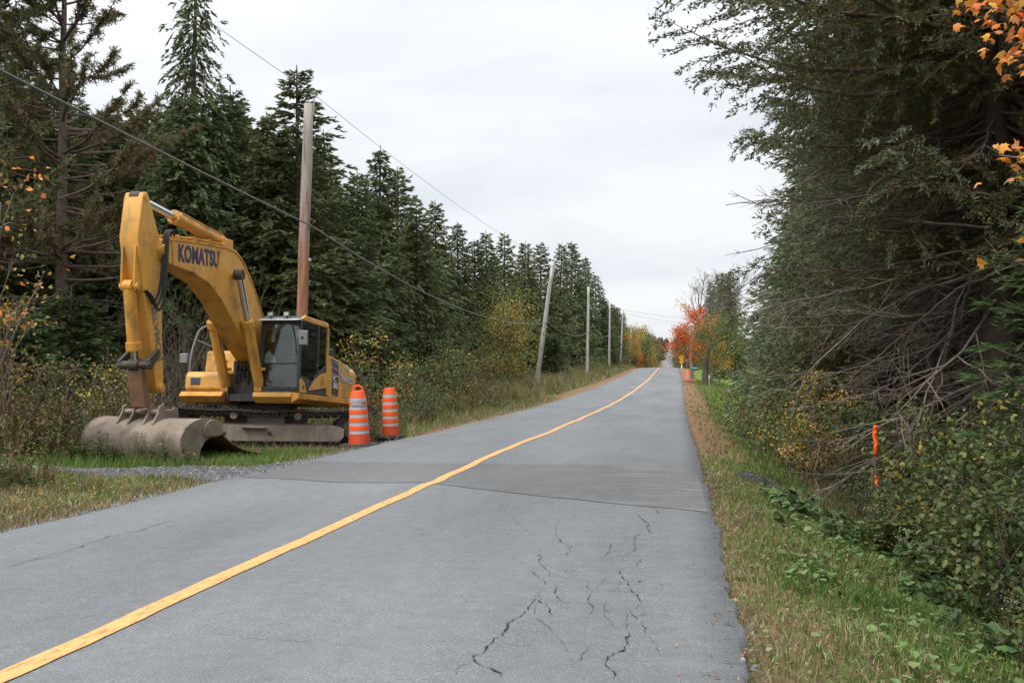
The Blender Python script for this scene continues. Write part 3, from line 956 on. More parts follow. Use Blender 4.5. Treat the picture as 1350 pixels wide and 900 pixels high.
for side in (-1, 1):
    v0 = side * 1.30
    trk = HB()
    # box frame with a sloped top edge and end brackets
    prof = [(-1.75, .15), (1.75, .15), (1.86, .26), (1.86, .46), (1.70, .53), (-1.70, .53), (-1.86, .46), (-1.86, .26)]
    trk.prism(prof, v0 - .17, v0 + .30 * (1 if side > 0 else .57))
    trk.prism([(-1.70, .52), (1.70, .52), (1.55, .575), (-1.55, .575)], v0 - .12, v0 + .12)
    for ub in (-1.15, 0.75, 1.45):
        trk.box(ub - .015, ub + .015, v0 - .19, v0 + .31, .155, .525)
    trk.xform(TR)
    tr_o = trk.build('track_frame', M['track_mud'], exc, .015)
    outer = v0 + .30 if side > 0 else v0 - .17
    h = HB(); h.box(-.02, .55, v0 + .303, v0 + .42, .46, .495) if side > 0 else h.box(-.3, .3, v0 - .3, v0 - .19, .50, .535)
    h.xform(TR); h.build('step', M['track_mud'], tr_o, .008)
    for ub in (-.1, .95):
        h = HB(); h.rod((ub, outer + .002, .33), (ub, outer + .012, .33), .045, seg=14); h.xform(TR); h.build('bolt_hole', M['rubber'], tr_o)
    for u in np.linspace(-1.55, 1.55, 8):
        h = HB(); h.rod((u, v0 - .28, .145), (u, v0 + .28, .145), .055); h.rod((u, v0 - .20, .145), (u, v0 - .10, .145), .105); h.rod((u, v0 + .10, .145), (u, v0 + .20, .145), .105)
        h.xform(TR); h.build('lower_roller', M['greasy'], tr_o, .006)
    for u in (-.75, .75):
        h = HB(); h.rod((u, v0 - .25, .76), (u, v0 + .27, .76), .075); h.rod((u, v0 + .16, .76), (u, v0 + .275, .76), .09)
        h.xform(TR); h.build('carrier_roller', M['track_mud'], tr_o, .006)
    for u, nm in ((-2.02, 'idler_wheel'), (2.02, 'drive_sprocket')):
        h = HB(); h.rod((u, v0 - .06, _rad), (u, v0 + .06, _rad), .36, seg=28); h.rod((u, v0 - .26, _rad), (u, v0 + .26, _rad), .2, seg=20)
        if nm == 'drive_sprocket':
            for k in range(20):
                a = k * 2 * math.pi / 20
                h.rod((u + .34 * math.cos(a), v0, _rad + .34 * math.sin(a)), (u + .41 * math.cos(a), v0, _rad + .41 * math.sin(a)), .045, .02, 6)
        h.xform(TR); h.build(nm, M['greasy'], tr_o)
    n_shoe = 50
    for k in range(n_shoe):
        (u, w), (tu, tw) = track_pt(k * _per / n_shoe + .03)
        X = Vector((tu, 0, tw)); Z = Vector((tw, 0, -tu)); Y = Z.cross(X)
        Mx = Matrix((X, Y, Z)).transposed().to_4x4(); Mx.translation = Vector((u, v0, w))
        o = obj('track_shoe', _shoe, tr_o); o.matrix_local = TR @ Mx

# ---------------- upper structure
hb = HB(); hb.box(-2.9, 1.55, -1.42, 1.42, 1.10, 1.27); hb.rod((0, 0, 1.0), (0, 0, 1.12), .68, seg=40)
hb.box(.1, 1.3, -.36, -.30, 1.27, 2.1); hb.box(.1, 1.3, .30, .36, 1.27, 2.1)
hb.build('revolving_frame', M['black_paint'], exc, .01)
# cab deck: front beam and side skirt with a chamfered lower edge
hb = HB(); hb.prism([(1.78, 1.31), (1.80, 1.20), (1.62, 1.06), (-1.05, 1.06), (-1.05, 1.31)], .37, 1.34)
hb.build('cab_deck', M['yellow'], exc, .018)
hb = HB(); hb.prism([(1.342, 1.31), (1.52, 1.29), (1.52, 1.16), (1.342, 1.06)], -2.75, 1.78, axis='x')
hb.build('side_skirt', M['yellow_dirty'], exc, .012)
# right-hand front: skirt, tool box, fuel tank with a cap
hb = HB(); hb.prism([(1.66, 1.33), (1.78, 1.22), (1.62, 1.07), (-1.0, 1.07), (-1.0, 1.33)], -1.52, -.42)
hb.build('tank_skirt', M['yellow_dirty'], exc, .02)
hb = HB(); hb.prism([(1.50, 1.34), (1.58, 1.40), (1.56, 1.72), (1.46, 1.82), (.2, 1.82), (.2, 1.34)], -1.48, -.47)
tb = hb.build('tool_box', M['yellow'], exc, .045, seg=3)
hb = HB()
for k in range(4):
    hb.box(1.57, 1.59, -1.32, -1.08, 1.50 + k * .045, 1.525 + k * .045)
hb.build('vent_slat', M['black_paint'], tb)
hb = HB(); hb.box(1.562, 1.572, -1.34, -1.06, 1.48, 1.68); hb.build('vent', M['galv'], tb)
hb = HB(); hb.prism([(.95, 1.825), (.85, 2.38), (-1.1, 2.40), (-1.1, 1.825)], -1.30, -.42)
ft = hb.build('fuel_tank', M['yellow'], exc, .06, seg=3)
hb = HB(); hb.box(.91, .95, -1.05, -.72, 2.10, 2.15); hb.build('grab_handle', M['yellow_dirty'], ft, .006)
# engine hood and counterweight
hb = HB(); hb.prism([(-.55, 1.28), (-.55, 2.35), (-2.3, 2.46), (-2.45, 2.3), (-2.45, 1.28)], -1.40, .30); hb.build('engine_hood', M['yellow'], exc, .05, seg=3)
hb = HB(); hb.prism([(-.34, 1.30), (-.34, 2.34), (-.6, 2.35), (-2.05, 2.17), (-2.05, 1.30)], .305, 1.47); sp = hb.build('side_panel', M['yellow'], exc, .03)
cw = []
def cw_outline(s, zlo):
    return s
hb = HB()
prof = [(-2.06, -1.47), (-2.06, 1.47), (-2.55, 1.47), (-2.95, 1.30), (-3.2, .95), (-3.35, .4), (-3.35, -.4), (-3.2, -.95), (-2.95, -1.30), (-2.55, -1.47)]
hb.prism(prof, 1.14, 2.02, axis='z')
hb.prism(prof, 2.02, 2.16, axis='z', taper=[(x * .985 + (-.03 if x > -2.1 else .03), y * .93) for x, y in prof])
hb.build('counterweight', M['yellow'], exc, .04, seg=3)
hb = HB(); hb.rod((-1.0, .62, 2.30), (-1.0, .62, 2.62), .17, seg=24); hb.ball((-1.0, .62, 2.62), .17); hb.build('muffler', M['black_paint'], exc)
hb = HB(); hb.rod((-1.55, .1, 2.4), (-1.55, .1, 2.95), .07); hb.build('exhaust_pipe', M['black_paint'], exc)
hb = HB(); hb.prism([(-.5, 2.36), (-1.3, 2.32), (-1.3, 2.52), (-1.12, 2.60), (-.6, 2.58)], .95, 1.30); hb.build('air_cleaner', M['black_paint'], exc, .06, seg=3)
# handrails
hb = HB()
hb.path([(1.35, -1.45, 1.35), (1.35, -1.47, 2.1), (1.15, -1.42, 2.75), (1.05, -1.30, 2.95), (.9, -1.12, 3.02), (.85, -1.02, 2.95), (.85, -1.0, 2.40)], .026, 8, 40)
hb.path([(1.15, -1.42, 2.62), (.98, -1.22, 2.52), (.85, -1.0, 2.44)], .018)
hb.build('right_handrail', M['grey_plastic'], exc)
hb = HB(); hb.path([(.2, -.75, 2.40), (.2, -.75, 2.9), (.1, -.72, 2.96), (-.6, -.7, 2.96), (-.7, -.7, 2.9), (-.7, -.7, 2.40)], .022); hb.path([(.2, -.75, 2.7), (-.7, -.7, 2.7)], .016)
hb.build('deck_handrail', M['grey_plastic'], exc)
hb = HB(); hb.path([(-.42, 1.34, 2.4), (-.42, 1.38, 3.0), (-.36, 1.36, 3.08), (-.24, 1.3, 3.08)], .02); hb.path([(-.42, 1.37, 2.72), (-.24, 1.36, 2.72)], .016); hb.build('rear_handrail', M['black_frame'], exc)
hb = HB(); hb.prism([(1.36, 2.02), (1.43, 2.04), (1.43, 2.26), (1.36, 2.28), (1.31, 2.24), (1.31, 2.06)], -1.72, -1.52); hb.rod((1.36, -1.55, 2.15), (1.35, -1.46, 2.15), .015); hb.build('right_mirror', M['grey_plastic'], exc, .02)

# ---------------- cab
cab = None
Y0, Y1, ZF, ZT = .44, 1.47, 1.315, 3.10
hb = HB(); hb.box(-.28, 1.62, Y0, Y1, ZF, ZF + .06)
hb.box(-.30, -.22, Y0 + .002, Y1 - .1, ZF + .03, 2.0)
hb.box(-.25, 1.5, Y0 + .002, Y0 + .03, ZF + .03, 1.95)
cab = hb.build('cab', M['black_frame'], exc, .015)
hb = HB(); hb.prism([(-.30, ZT), (-.25, ZT + .06), (1.45, ZT + .06), (1.56, ZT - .01), (1.56, ZT - .05), (-.30, ZT - .05)], Y0, Y1 - .09)
hb.build('cab_roof', M['black_frame'], cab, .015)
hb = HB(); hb.prism([(-.33, ZT - .055), (-.28, ZT + .075), (1.30, ZT + .085), (1.50, ZT + .02), (1.50, ZT - .055)], Y1 - .085, Y1 + .005); hb.build('roof_rail', M['yellow'], cab, .03, seg=3)
hb = HB(); hb.prism([(-.30, ZT + .0), (-.25, ZT + .07), (1.40, ZT + .07), (1.46, ZT + .0)], Y0 - .012, Y0 + .06); hb.build('roof_rail', M['yellow'], cab, .02)
for y in (Y0, Y1 - .075):
    hb = HB(); hb.prism([(1.55, ZF + .062), (1.635, ZF + .062), (1.57, ZT - .052), (1.485, ZT - .052)], y + .001, y + .076); hb.build('front_pillar', M['black_frame'], cab, .015)
hb = HB(); hb.box(-.33, -.235, Y1 - .09, Y1 + .012, ZF - .0, ZT - .057); hb.build('rear_pillar', M['yellow'], cab, .02)
hb = HB(); hb.box(-.30, -.23, Y0 + .001, Y0 + .07, 2.001, ZT - .052); hb.build('rear_pillar', M['black_frame'], cab, .015)
hb = HB(); hb.box(.34, .42, Y1 - .06, Y1 - .005, ZF + .062, ZT - .052); hb.build('door_pillar', M['black_frame'], cab, .012)
hb = HB(); hb.box(1.60, 1.632, Y0 + .08, Y1 - .078, ZF + .064, ZF + .13); hb.build('front_sill', M['black_frame'], cab, .01)
hb = HB(); hb.prism([(1.595, 1.99), (1.607, 1.99), (1.606, 2.02), (1.594, 2.02)], Y0 + .08, Y1 - .078); hb.build('windscreen_bar', M['black_frame'], cab)
# panes
def pane(p, name='window_pane', th=.006, nrm=None):
    hb = HB(); v = [Vector(q) for q in p]
    n = (v[1] - v[0]).cross(v[2] - v[0]).normalized() * th
    A = [hb.bm.verts.new(q) for q in v]; B = [hb.bm.verts.new(q + n) for q in v]
    hb.bm.faces.new(A); hb.bm.faces.new(B[::-1]); k = len(v)
    for i in range(k):
        hb.bm.faces.new([A[(i + 1) % k], A[i], B[i], B[(i + 1) % k]])
    return hb.build(name, M['glass'], cab, smooth=False)
xa = lambda z: 1.60 - (z - ZF) * .042
pane([(xa(2.02), Y0 + .08, 2.02), (xa(2.02), Y1 - .08, 2.02), (xa(3.04), Y1 - .08, 3.04), (xa(3.04), Y0 + .08, 3.04)], 'windscreen')
pane([(xa(1.45), Y0 + .08, 1.45), (xa(1.45), Y1 - .08, 1.45), (xa(1.985), Y1 - .08, 1.985), (xa(1.985), Y0 + .08, 1.985)], 'lower_windscreen')
pane([(1.47, Y1 - .03, 3.04), (1.54, Y1 - .03, 1.72), (.43, Y1 - .03, 1.72), (.43, Y1 - .03, 3.04)], 'door_pane')
pane([(.33, Y1 - .03, 3.04), (.33, Y1 - .03, 2.02), (-.23, Y1 - .03, 2.10), (-.23, Y1 - .03, 3.04)], 'side_pane')
pane([(-.26, Y0 + .08, 2.02), (-.26, Y1 - .1, 2.02), (-.26, Y1 - .1, 3.03), (-.26, Y0 + .08, 3.03)], 'rear_pane')
pane([(1.48, Y0 + .015, 3.03), (1.53, Y0 + .015, 1.97), (-.22, Y0 + .015, 1.97), (-.22, Y0 + .015, 3.03)], 'right_pane')
# door lower half: dark swoop and yellow panel with a louvre
hb = HB(); hb.prism([(1.54, ZF + .065), (1.54, 1.74), (1.40, 1.72), (.9, 1.50), (.43, 1.83), (-.225, 2.10), (-.225, ZF + .065)], Y1 - .055, Y1 - .012); hb.build('door', M['black_frame'], cab, .01)
hb = HB(); hb.prism([(.98, 1.42), (.66, 1.64), (.20, 1.84), (-.225, 1.90), (-.225, 1.52), (.98, 1.38)], Y1 - .010, Y1 + .006); dp = hb.build('door_panel', M['yellow'], cab, .006)
hb = HB()
for k in range(5):
    hb.box(-.02 + k * .05, .012 + k * .05, Y1 + .0062, Y1 + .014, 1.58, 1.74)
hb.build('louvre', M['yellow_dirty'], dp)
hb = HB(); hb.prism([(1.60, ZF + .0), (1.61, 1.62), (1.50, 1.66), (1.32, 1.56), (1.16, ZF + .0)], Y1 - .008, Y1 + .018); co = hb.build('corner_panel', M['yellow'], cab, .012)
hb = HB(); hb.rod((1.40, Y1 + .018, 1.45), (1.40, Y1 + .025, 1.45), .05, seg=14); hb.build('catch', M['black_frame'], co)
hb = HB(); hb.box(.5, .62, Y1 + .0, Y1 + .03, 2.0, 2.05); hb.build('door_handle', M['black_frame'], cab, .006)
# visor, work lamps, roof beacon stubs, mirror, wiper
hb = HB(); hb.prism([(1.50, 3.06), (1.82, 3.01), (1.83, 3.03), (1.50, 3.10)], Y0 - .02, Y1 - .02); hb.build('sun_visor', M['silver'], cab, .006)
for y in (.70, 1.10):
    hb = HB(); hb.box(1.55, 1.66, y - .075, y + .075, 3.13, 3.24); hb.box(1.58, 1.62, y - .02, y + .02, 3.09, 3.13); lp = hb.build('work_lamp', M['black_frame'], cab, .012)
    hb = HB(); hb.box(1.662, 1.668, y - .06, y + .06, 3.145, 3.225); hb.build('lens', M['lamp_glass'], lp, .003)
for y in (Y0 + .02, Y1 - .04):
    hb = HB(); hb.rod((1.25, y, 3.15), (1.25, y, 3.21), .03, .02, 10); hb.build('roof_knob', M['yellow'], cab)
hb = HB(); hb.path([(1.57, Y1 - .03, 2.78), (1.72, Y1 + .0, 2.80), (1.78, Y1 + .09, 2.76)], .014); hb.prism([(1.74, 2.42), (1.80, 2.44), (1.80, 2.76), (1.74, 2.78), (1.70, 2.74), (1.70, 2.46)], Y1 + .02, Y1 + .22); mi = hb.build('mirror', M['grey_plastic'], cab, .02, seg=3)
hb = HB(); hb.rod((1.801, Y1 + .11, 2.60), (1.81, Y1 + .11, 2.60), .035, seg=12); hb.build('mirror_bolt', M['rubber'], mi)
hb = HB(); hb.path([(1.575, 1.36, 2.2), (1.565, 1.30, 2.65), (1.555, 1.2, 3.0)], .01, 6); hb.build('wiper', M['black_frame'], cab)
# inside: seat, console, levers, linings, a white paper and a hanging cloth
hb = HB(); hb.prism([(.75, 1.75), (.78, 1.86), (.25, 1.88), (.12, 2.5), (.02, 2.75), (-.08, 2.72), (.04, 1.75)], .72, 1.2); hb.box(.1, .6, .8, 1.12, 1.38, 1.75); hb.build('seat', M['seat'], cab, .04, seg=3)
hb = HB(); hb.box(.15, 1.0, .52, .68, 1.38, 1.98); hb.build('console', M['grey_plastic'], cab, .02)
hb = HB(); hb.box(.15, .95, 1.24, 1.38, 1.38, 1.98); hb.build('console', M['grey_plastic'], cab, .02)
hb = HB()
for y in (.60, 1.30):
    hb.path([(.9, y, 1.98), (.93, y, 2.12), (.90, y, 2.2)], .022, 8)
for y in (.86, 1.02):
    hb.path([(1.35, y, 1.38), (1.38, y, 1.75), (1.22, y, 2.12)], .014, 6)
hb.build('lever', M['rubber'], cab)
hb = HB(); hb.prism([(1.52, 2.04), (1.50, 2.33), (1.49, 2.33), (1.51, 2.04)], .56, .565); 
hb.bm.clear()
vs = [hb.bm.verts.new(p) for p in ((1.53, .53, 2.03), (1.53, .82, 2.03), (1.53, .80, 2.16), (1.51, .63, 2.33), (1.51, .54, 2.22), (1.535, .53, 2.03), (1.535, .82, 2.03), (1.535, .80, 2.16), (1.515, .63, 2.33), (1.515, .54, 2.22))]
hb.bm.faces.new(vs[:5]); hb.bm.faces.new(vs[5:][::-1])
hb.build('paper_sheet', M['paper'], cab, smooth=False)
hb = HB(); hb.prism([(.05, 2.0), (.25, 2.0), (.20, 3.0), (.0, 3.0)], 1.12, 1.36); hb.build('hanging_jacket', M['cab_inside'], cab, .05, seg=3)
hb = HB(); hb.box(-.2, 1.45, Y0 + .05, Y1 - .12, 3.0, 3.045); hb.build('headliner', M['cab_inside'], cab)
hb = HB(); hb.prism([(1.30, 2.55), (1.34, 2.55), (1.20, 2.95), (1.16, 2.95)], .60, .68); hb.build('sun_blind', M['paper'], cab)

# ---------------- decals and lettering on the left side
yy = 1.474
for z0, z1, a, b in ((2.255, 2.295, -.55, -1.05), (2.10, 2.225, -.60, -1.10), (1.93, 2.065, -.62, -1.12)):
    hb = HB(); hb.prism([(a, z0), (a + .02, z1), (b, z1 - .06), (b, z0 - .05)], yy - .003, yy + .003); hb.build('stripe', M['blue_decal'], sp, smooth=False)
hb = HB(); hb.prism([(-.62, 1.36), (-.62, 1.89), (-1.12, 1.83), (-1.12, 1.34)], yy - .003, yy + .002); hb.build('model_plate', M['black_decal'], sp, smooth=False)
upv, rtv = (0, 0, 1), (-1, 0, -.06)
lettering('lettering', text_mesh('PC', .18, .004, .003), M['white_letter'], sp, (-.80, yy + .002, 1.775), rtv, upv, 1.25)
lettering('lettering', text_mesh('360', .22, .006, .003), M['white_letter'], sp, (-.87, yy + .002, 1.60), rtv, upv, 1.1)
lettering('lettering', text_mesh('LC', .12, .002, .003), M['faded_letter'], sp, (-.80, yy + .002, 1.43), rtv, upv, 1.2)
# haulier's name: an arched word over a straight one
lettering('lettering', text_mesh('TRANSCO', .23, .012, .003), M['blue_letter'], sp, (-1.76, yy + .0025, 1.80), rtv, upv, 1.0)
lettering('lettering', text_mesh('TRANSCO', .23, .004, .006), M['white_letter'], sp, (-1.76, yy + .0025, 1.80), rtv, upv, 1.0)
_w = 'BOURGEOIS'
for k, ch in enumerate(_w):
    a = R(160 - k * 140 / (len(_w) - 1))
    c = Vector((-1.72 - .36 * math.cos(a), yy + .0025, 1.85 + .27 * math.sin(a)))
    rt = Vector((-math.sin(a), 0, -math.cos(a) * 1.0)); up = Vector((-math.cos(a), 0, math.sin(a)))
    lettering('lettering', text_mesh(ch, .15, .006, .003), M['silver'], sp, c, rt, up, .9)

# ---------------- boom, arm and cylinders (level frame, then tilted back with LV)
AX = -.30
def AR():                                        # the arm swings in towards the machine about the boom-end pin
    return Matrix.Translation((5.72, 0, 4.30)) @ Matrix.Rotation(R(11), 4, 'Y') @ Matrix.Translation((-5.72, 0, -4.30))
AR = AR()
boom_prof = [(.12, 2.20), (.75, 3.10), (1.55, 4.05), (2.10, 4.52), (2.45, 4.68), (2.9, 4.72), (4.3, 4.66), (5.55, 4.56), (5.80, 4.48), (5.86, 4.30),
             (5.78, 4.13), (5.45, 4.05), (4.5, 3.98), (3.75, 3.82), (3.15, 3.50), (2.55, 3.05), (1.8, 2.52), (1.0, 2.02), (.45, 1.72), (.15, 1.72), (.02, 1.95)]
hb = HB(); hb.prism(boom_prof, -.27, .27); hb.rod((.28, -.36, 1.95), (.28, .36, 1.95), .17); hb.rod((2.62, -.42, 4.12), (2.62, .42, 4.12), .085)
hb.rod((5.72, -.33, 4.30), (5.72, .33, 4.30), .13)
hb.xform(LV); boom = hb.build('boom', M['yellow'], exc, .02)
# edge flanges, seams and the pipe run along the top
for y in (-.265, .265):
    hb = HB(); s = 1 if y > 0 else -1
    top = boom_prof[:9]
    for (xa_, za), (xb, zb) in zip(top[:-1], top[1:]):
        hb.prism([(xa_, za - .035), (xb, zb - .035), (xb, zb + .012), (xa_, za + .012)], y, y + s * .022)
    hb.xform(LV); hb.build('boom_flange', M['yellow_dirty'], boom)
hb = HB(); hb.prism([(3.45, 3.72), (3.52, 3.76), (3.28, 4.695), (3.22, 4.695)], .268, .285); hb.xform(LV); hb.build('weld_seam', M['yellow_dirty'], boom, .004)
hb = HB(); hb.prism([(5.30, 4.04), (5.35, 4.04), (5.42, 4.56), (5.37, 4.565)], .268, .285); hb.xform(LV); hb.build('weld_seam', M['yellow_dirty'], boom, .004)
for y in (.08, .16, -.08, -.16):
    hb = HB(); pts = [(x, y, z + .05) for x, z in [(.5, 2.8), (.75, 3.12), (1.55, 4.07), (2.10, 4.54), (2.9, 4.74), (4.3, 4.68), (5.5, 4.58)]]
    hb.path(pts, .02, 6); hb.xform(LV); hb.build('hydraulic_pipe', M['yellow_dirty'], boom)
for x, z in ((3.6, 4.72), (4.3, 4.68), (5.0, 4.62), (1.2, 3.70), (1.75, 4.25)):
    hb = HB(); hb.box(x - .03, x + .03, -.22, .22, z - .02, z + .085); hb.xform(LV); hb.build('pipe_clamp', M['yellow_dirty'], boom, .006)
hb = HB(); hb.box(2.35, 2.9, -.16, -.11, 4.6, 4.95); hb.box(2.35, 2.9, .11, .16, 4.6, 4.95); hb.rod((2.66, -.17, 4.86), (2.66, .17, 4.86), .07); hb.xform(LV); hb.build('cylinder_lug', M['yellow'], boom, .02)
lt = text_mesh('KOMATSU', .47, .020, .004, 0, 1.06)
_rt, _up = LV @ Vector((-1, 0, .035)), LV @ Vector((.035, 0, 1))
lettering('lettering', lt, M['blue_letter'], boom, LV @ Vector((4.22, .272, 4.34)), _rt, _up, 0.80)

def cylinder(name, a, b, split, r, parent, rr=None, mat='yellow', rodmat='chrome'):
    """hydraulic cylinder: barrel from a to the split fraction, rod on to b"""
    a, b = LV @ Vector(a), LV @ Vector(b)
    m = a.lerp(b, split); d = (b - a).normalized()
    hb = HB(); hb.rod(a + d * .06, m, r, seg=20); hb.rod(m - d * .14, m + d * .02, r * 1.22, seg=20); hb.rod(a + Vector((0, -.09, 0)), a + Vector((0, .09, 0)), r * 1.05)
    for k in range(10):
        an = k * 2 * math.pi / 10
        u = d.orthogonal().normalized(); w = d.cross(u)
        off = (u * math.cos(an) + w * math.sin(an)) * r * 1.06
        hb.rod(m + off, m + off + d * .045, .016, seg=6)
    pp = a + (d.orthogonal().normalized() * (r + .03))
    hb.rod(pp + d * .1, pp + d * ((m - a).length - .1), .018, seg=8)
    o = hb.build(name, M[mat], parent, .006)
    hb = HB(); hb.rod(m, b, rr or r * .62, seg=18); hb.build('rod', M[rodmat], o)
    hb = HB(); hb.rod(b + Vector((0, -.10, 0)), b + Vector((0, .10, 0)), (rr or r * .62) * 1.6); hb.build('rod_eye', M['greasy'], o, .006)
    return o
for y in (-.43, .43):
    cylinder('boom_cylinder', (1.42, y, 1.50), (2.62, y, 4.12), .60, .125, exc, mat='yellow')
cylinder('arm_cylinder', (2.66, 0, 4.88), AR @ Vector((6.38 + AX, 0, 5.35)), .60, .125, exc)
arm_prof = [(6.27 + AX, 5.38), (6.33 + AX, 5.45), (6.44 + AX, 5.45), (6.50 + AX, 5.37), (6.80 + AX, 4.62), (6.80 + AX, 4.2), (6.72 + AX, 2.9), (6.62 + AX, 1.62), (6.55 + AX, 1.50), (6.42 + AX, 1.48), (6.34 + AX, 1.58),
            (6.22 + AX, 2.6), (6.02 + AX, 3.8), (5.92 + AX, 4.15), (5.96 + AX, 4.42)]
hb = HB(); hb.prism(arm_prof, -.20, .20); hb.rod((6.38 + AX, -.215, 5.35), (6.38 + AX, .215, 5.35), .08); hb.rod((6.49 + AX, -.27, 1.60), (6.49 + AX, .27, 1.60), .10)
hb.xform(LV @ AR); arm = hb.build('arm', M['yellow'], exc, .025)
hb = HB()
for y in (-.155, .11):
    hb.prism([(6.785 + AX, 4.45), (6.83 + AX, 4.45), (7.0 + AX, 3.72), (6.98 + AX, 3.60), (6.88 + AX, 3.58), (6.77 + AX, 3.70)], y, y + .045)
hb.rod((6.93 + AX, -.19, 3.68), (6.93 + AX, .19, 3.68), .065); hb.xform(LV @ AR); hb.build('cylinder_lug', M['yellow'], arm, .012)
hb = HB(); hb.prism([(6.62 + AX, 4.98), (6.635 + AX, 4.985), (6.765 + AX, 4.60), (6.75 + AX, 4.60)], -.10, .10); hb.xform(LV @ AR); hb.build('stiffener_plate', M['yellow_dirty'], arm, .01)
lt = text_mesh('KOMATSU', .27, .008, .003, 0, .95)
lettering('lettering', lt, M['faded_letter'], arm, LV @ AR @ Vector((6.42 + AX, .203, 2.75)), LV.to_3x3() @ AR.to_3x3() @ Vector((.05, 0, 1)), LV.to_3x3() @ AR.to_3x3() @ Vector((1, 0, -.05)), 1.0)
cylinder('bucket_cylinder', AR @ Vector((6.93 + AX, 0, 3.68)), AR @ Vector((6.98 + AX, 0, 2.16)), .80, .12, exc, mat='yellow_dirty')
# hoses looping from the boom end to the arm
for k, y in enumerate((.24, .29, .34)):
    hb = HB(); hb.path([(5.35 - .05 * k, y - .1, 4.66), (5.55, y, 4.72), (5.72, y + .03, 4.55), (5.80, y + .05, 4.0), (5.88, y + .04, 3.5 - .08 * k), (5.98, y - .02, 3.25 - .08 * k), (6.12, y - .06, 3.32), (6.3, y - .1, 3.45)], .026, 8, 36)
    hb.xform(LV); hb.build('hydraulic_hose', M['rubber'], exc)
for k, y in enumerate((-.2, -.1, 0, .1, .2, .27)):
    hb = HB(); hb.path([(.9, y * .8, 1.35), (1.35, y, 1.7 + .08 * (k % 3)), (1.25, y, 2.15), (1.0, y * .8, 2.3), (.8, y * .7, 2.6)], .024, 7, 24); hb.xform(LV); hb.build('hydraulic_hose', M['rubber'], exc)
hb = HB(); hb.box(1.15, 1.3, -.3, .3, 1.3, 1.9); hb.box(1.32, 1.5, -.55, -.33, 1.2, 1.62); hb.box(1.32, 1.5, .33, .55, 1.2, 1.62); hb.xform(LV); hb.build('swivel_block', M['greasy'], exc, .02)
hb = HB(); hb.box(1.50, 1.58, -.62, -.25, 1.93, 2.0); hb.box(1.50, 1.58, .25, .62, 1.93, 2.0); hb.xform(LV); hb.build('hose_bracket', M['yellow_dirty'], exc, .01)
# bell crank and bucket link
hb = HB()
hb.rod((6.98 + AX, -.34, 2.16), (6.98 + AX, .34, 2.16), .085)
for y in (-.33, .25):
    hb.prism([(6.55 + AX, 2.30), (6.60 + AX, 2.42), (7.04 + AX, 2.26), (7.06 + AX, 2.10), (6.95 + AX, 2.06)], y, y + .07)
hb.xform(LV @ AR); hb.build('bell_crank', M['greasy'], exc, .01)
hb = HB(); hb.prism([(6.88 + AX, 2.2), (7.05 + AX, 2.2), (7.02 + AX, 1.32), (6.80 + AX, 1.32)], -.16, .16); hb.xform(LV @ AR); hb.build('bucket_link', M['rust'], exc, .03)

# ---------------- wide ditching bucket lying mouth down on the grass
BK = Matrix.Translation((5.75, .06, .22)) @ Matrix.Rotation(R(-19), 4, 'Z') @ Matrix.Diagonal((1.0, 1.0, .76, 1.0))
BKL = LV @ BK
WB = 1.34
outer = [(.42, .02), (.50, .30), (.50, .55), (.40, .78), (.22, .93), (.0, 1.0), (-.22, .99), (-.38, .92)]
rear = [(-.38, .92), (-.50, .78), (-.60, .60), (-.76, .42), (-.98, .26), (-1.25, .12), (-1.62, .03)]
def strip(pts, y0, y1, th, name, mat, parent, flare=0.0):
    """curved plate of even thickness"""
    p = np.array(pts); t = unit(np.gradient(p, axis=0)); nn = np.stack([-t[:, 1], t[:, 0]], -1)
    inn = p + nn * th
    hb = HB(); prof = [tuple(q) for q in p] + [tuple(q) for q in inn[::-1]]
    hb.prism(prof, y0, y1); hb.xform(BKL)
    return hb.build(name, M[mat], parent, .006)
def fine(pts, n=28):
    p = np.array(pts, float); s = np.linspace(0, 1, len(p)); t = np.linspace(0, 1, n)
    # smooth interpolation through Catmull-Rom
    q = []
    for u in t:
        k = min(int(u * (len(p) - 1)), len(p) - 2); f = u * (len(p) - 1) - k
        p0, p1, p2, p3 = p[max(k - 1, 0)], p[k], p[k + 1], p[min(k + 2, len(p) - 1)]
        q.append(.5 * ((2 * p1) + (-p0 + p2) * f + (2 * p0 - 5 * p1 + 4 * p2 - p3) * f * f + (-p0 + 3 * p1 - 3 * p2 + p3) * f ** 3))
    return [tuple(x) for x in q]
bucket = strip(fine(outer), -WB, WB, .035, 'bucket', 'mud_steel', exc)
strip(fine(rear), -WB, WB, .03, 'lip_plate', 'rust', bucket)
hb = HB(); hb.box(-1.80, -1.55, -WB - .01, WB + .01, -.005, .03); hb.xform(BKL); hb.build('cutting_edge', M['rust'], bucket, .01)
cheek = [(.44, .02), (.52, .30), (.52, .56), (.41, .80), (.22, .95), (.0, 1.02), (-.22, 1.0), (-.40, .93), (-.52, .78), (-.60, .62), (-.42, .52), (-.22, .52), (-.08, .42), (.02, .22), (.04, .02)]
for y, w in ((WB + .002, .035), (-WB - .037, .035)):
    hb = HB(); hb.prism(cheek, y, y + w); hb.xform(BKL); hb.build('cheek_plate', M['mud_steel'], bucket, .008)
for y, w in ((WB + .04, .03), (-WB - .07, .03)):
    hb = HB()
    arc = [(-.28 + .24 * math.cos(a), .70 + .28 * math.sin(a)) for a in np.linspace(-.6, 3.6, 18)]
    hb.prism(arc, y, y + w); hb.xform(BKL); hb.build('side_cutter', M['mud_steel'], bucket, .008)
hb = HB()
hb.rod((.12, -.62, 1.16), (.12, .42, 1.16), .07); hb.rod((-.18, -.62, 1.16), (-.18, .42, 1.16), .06)
hb.xform(BKL); hb.build('hinge_bar', M['mud_steel'], bucket)
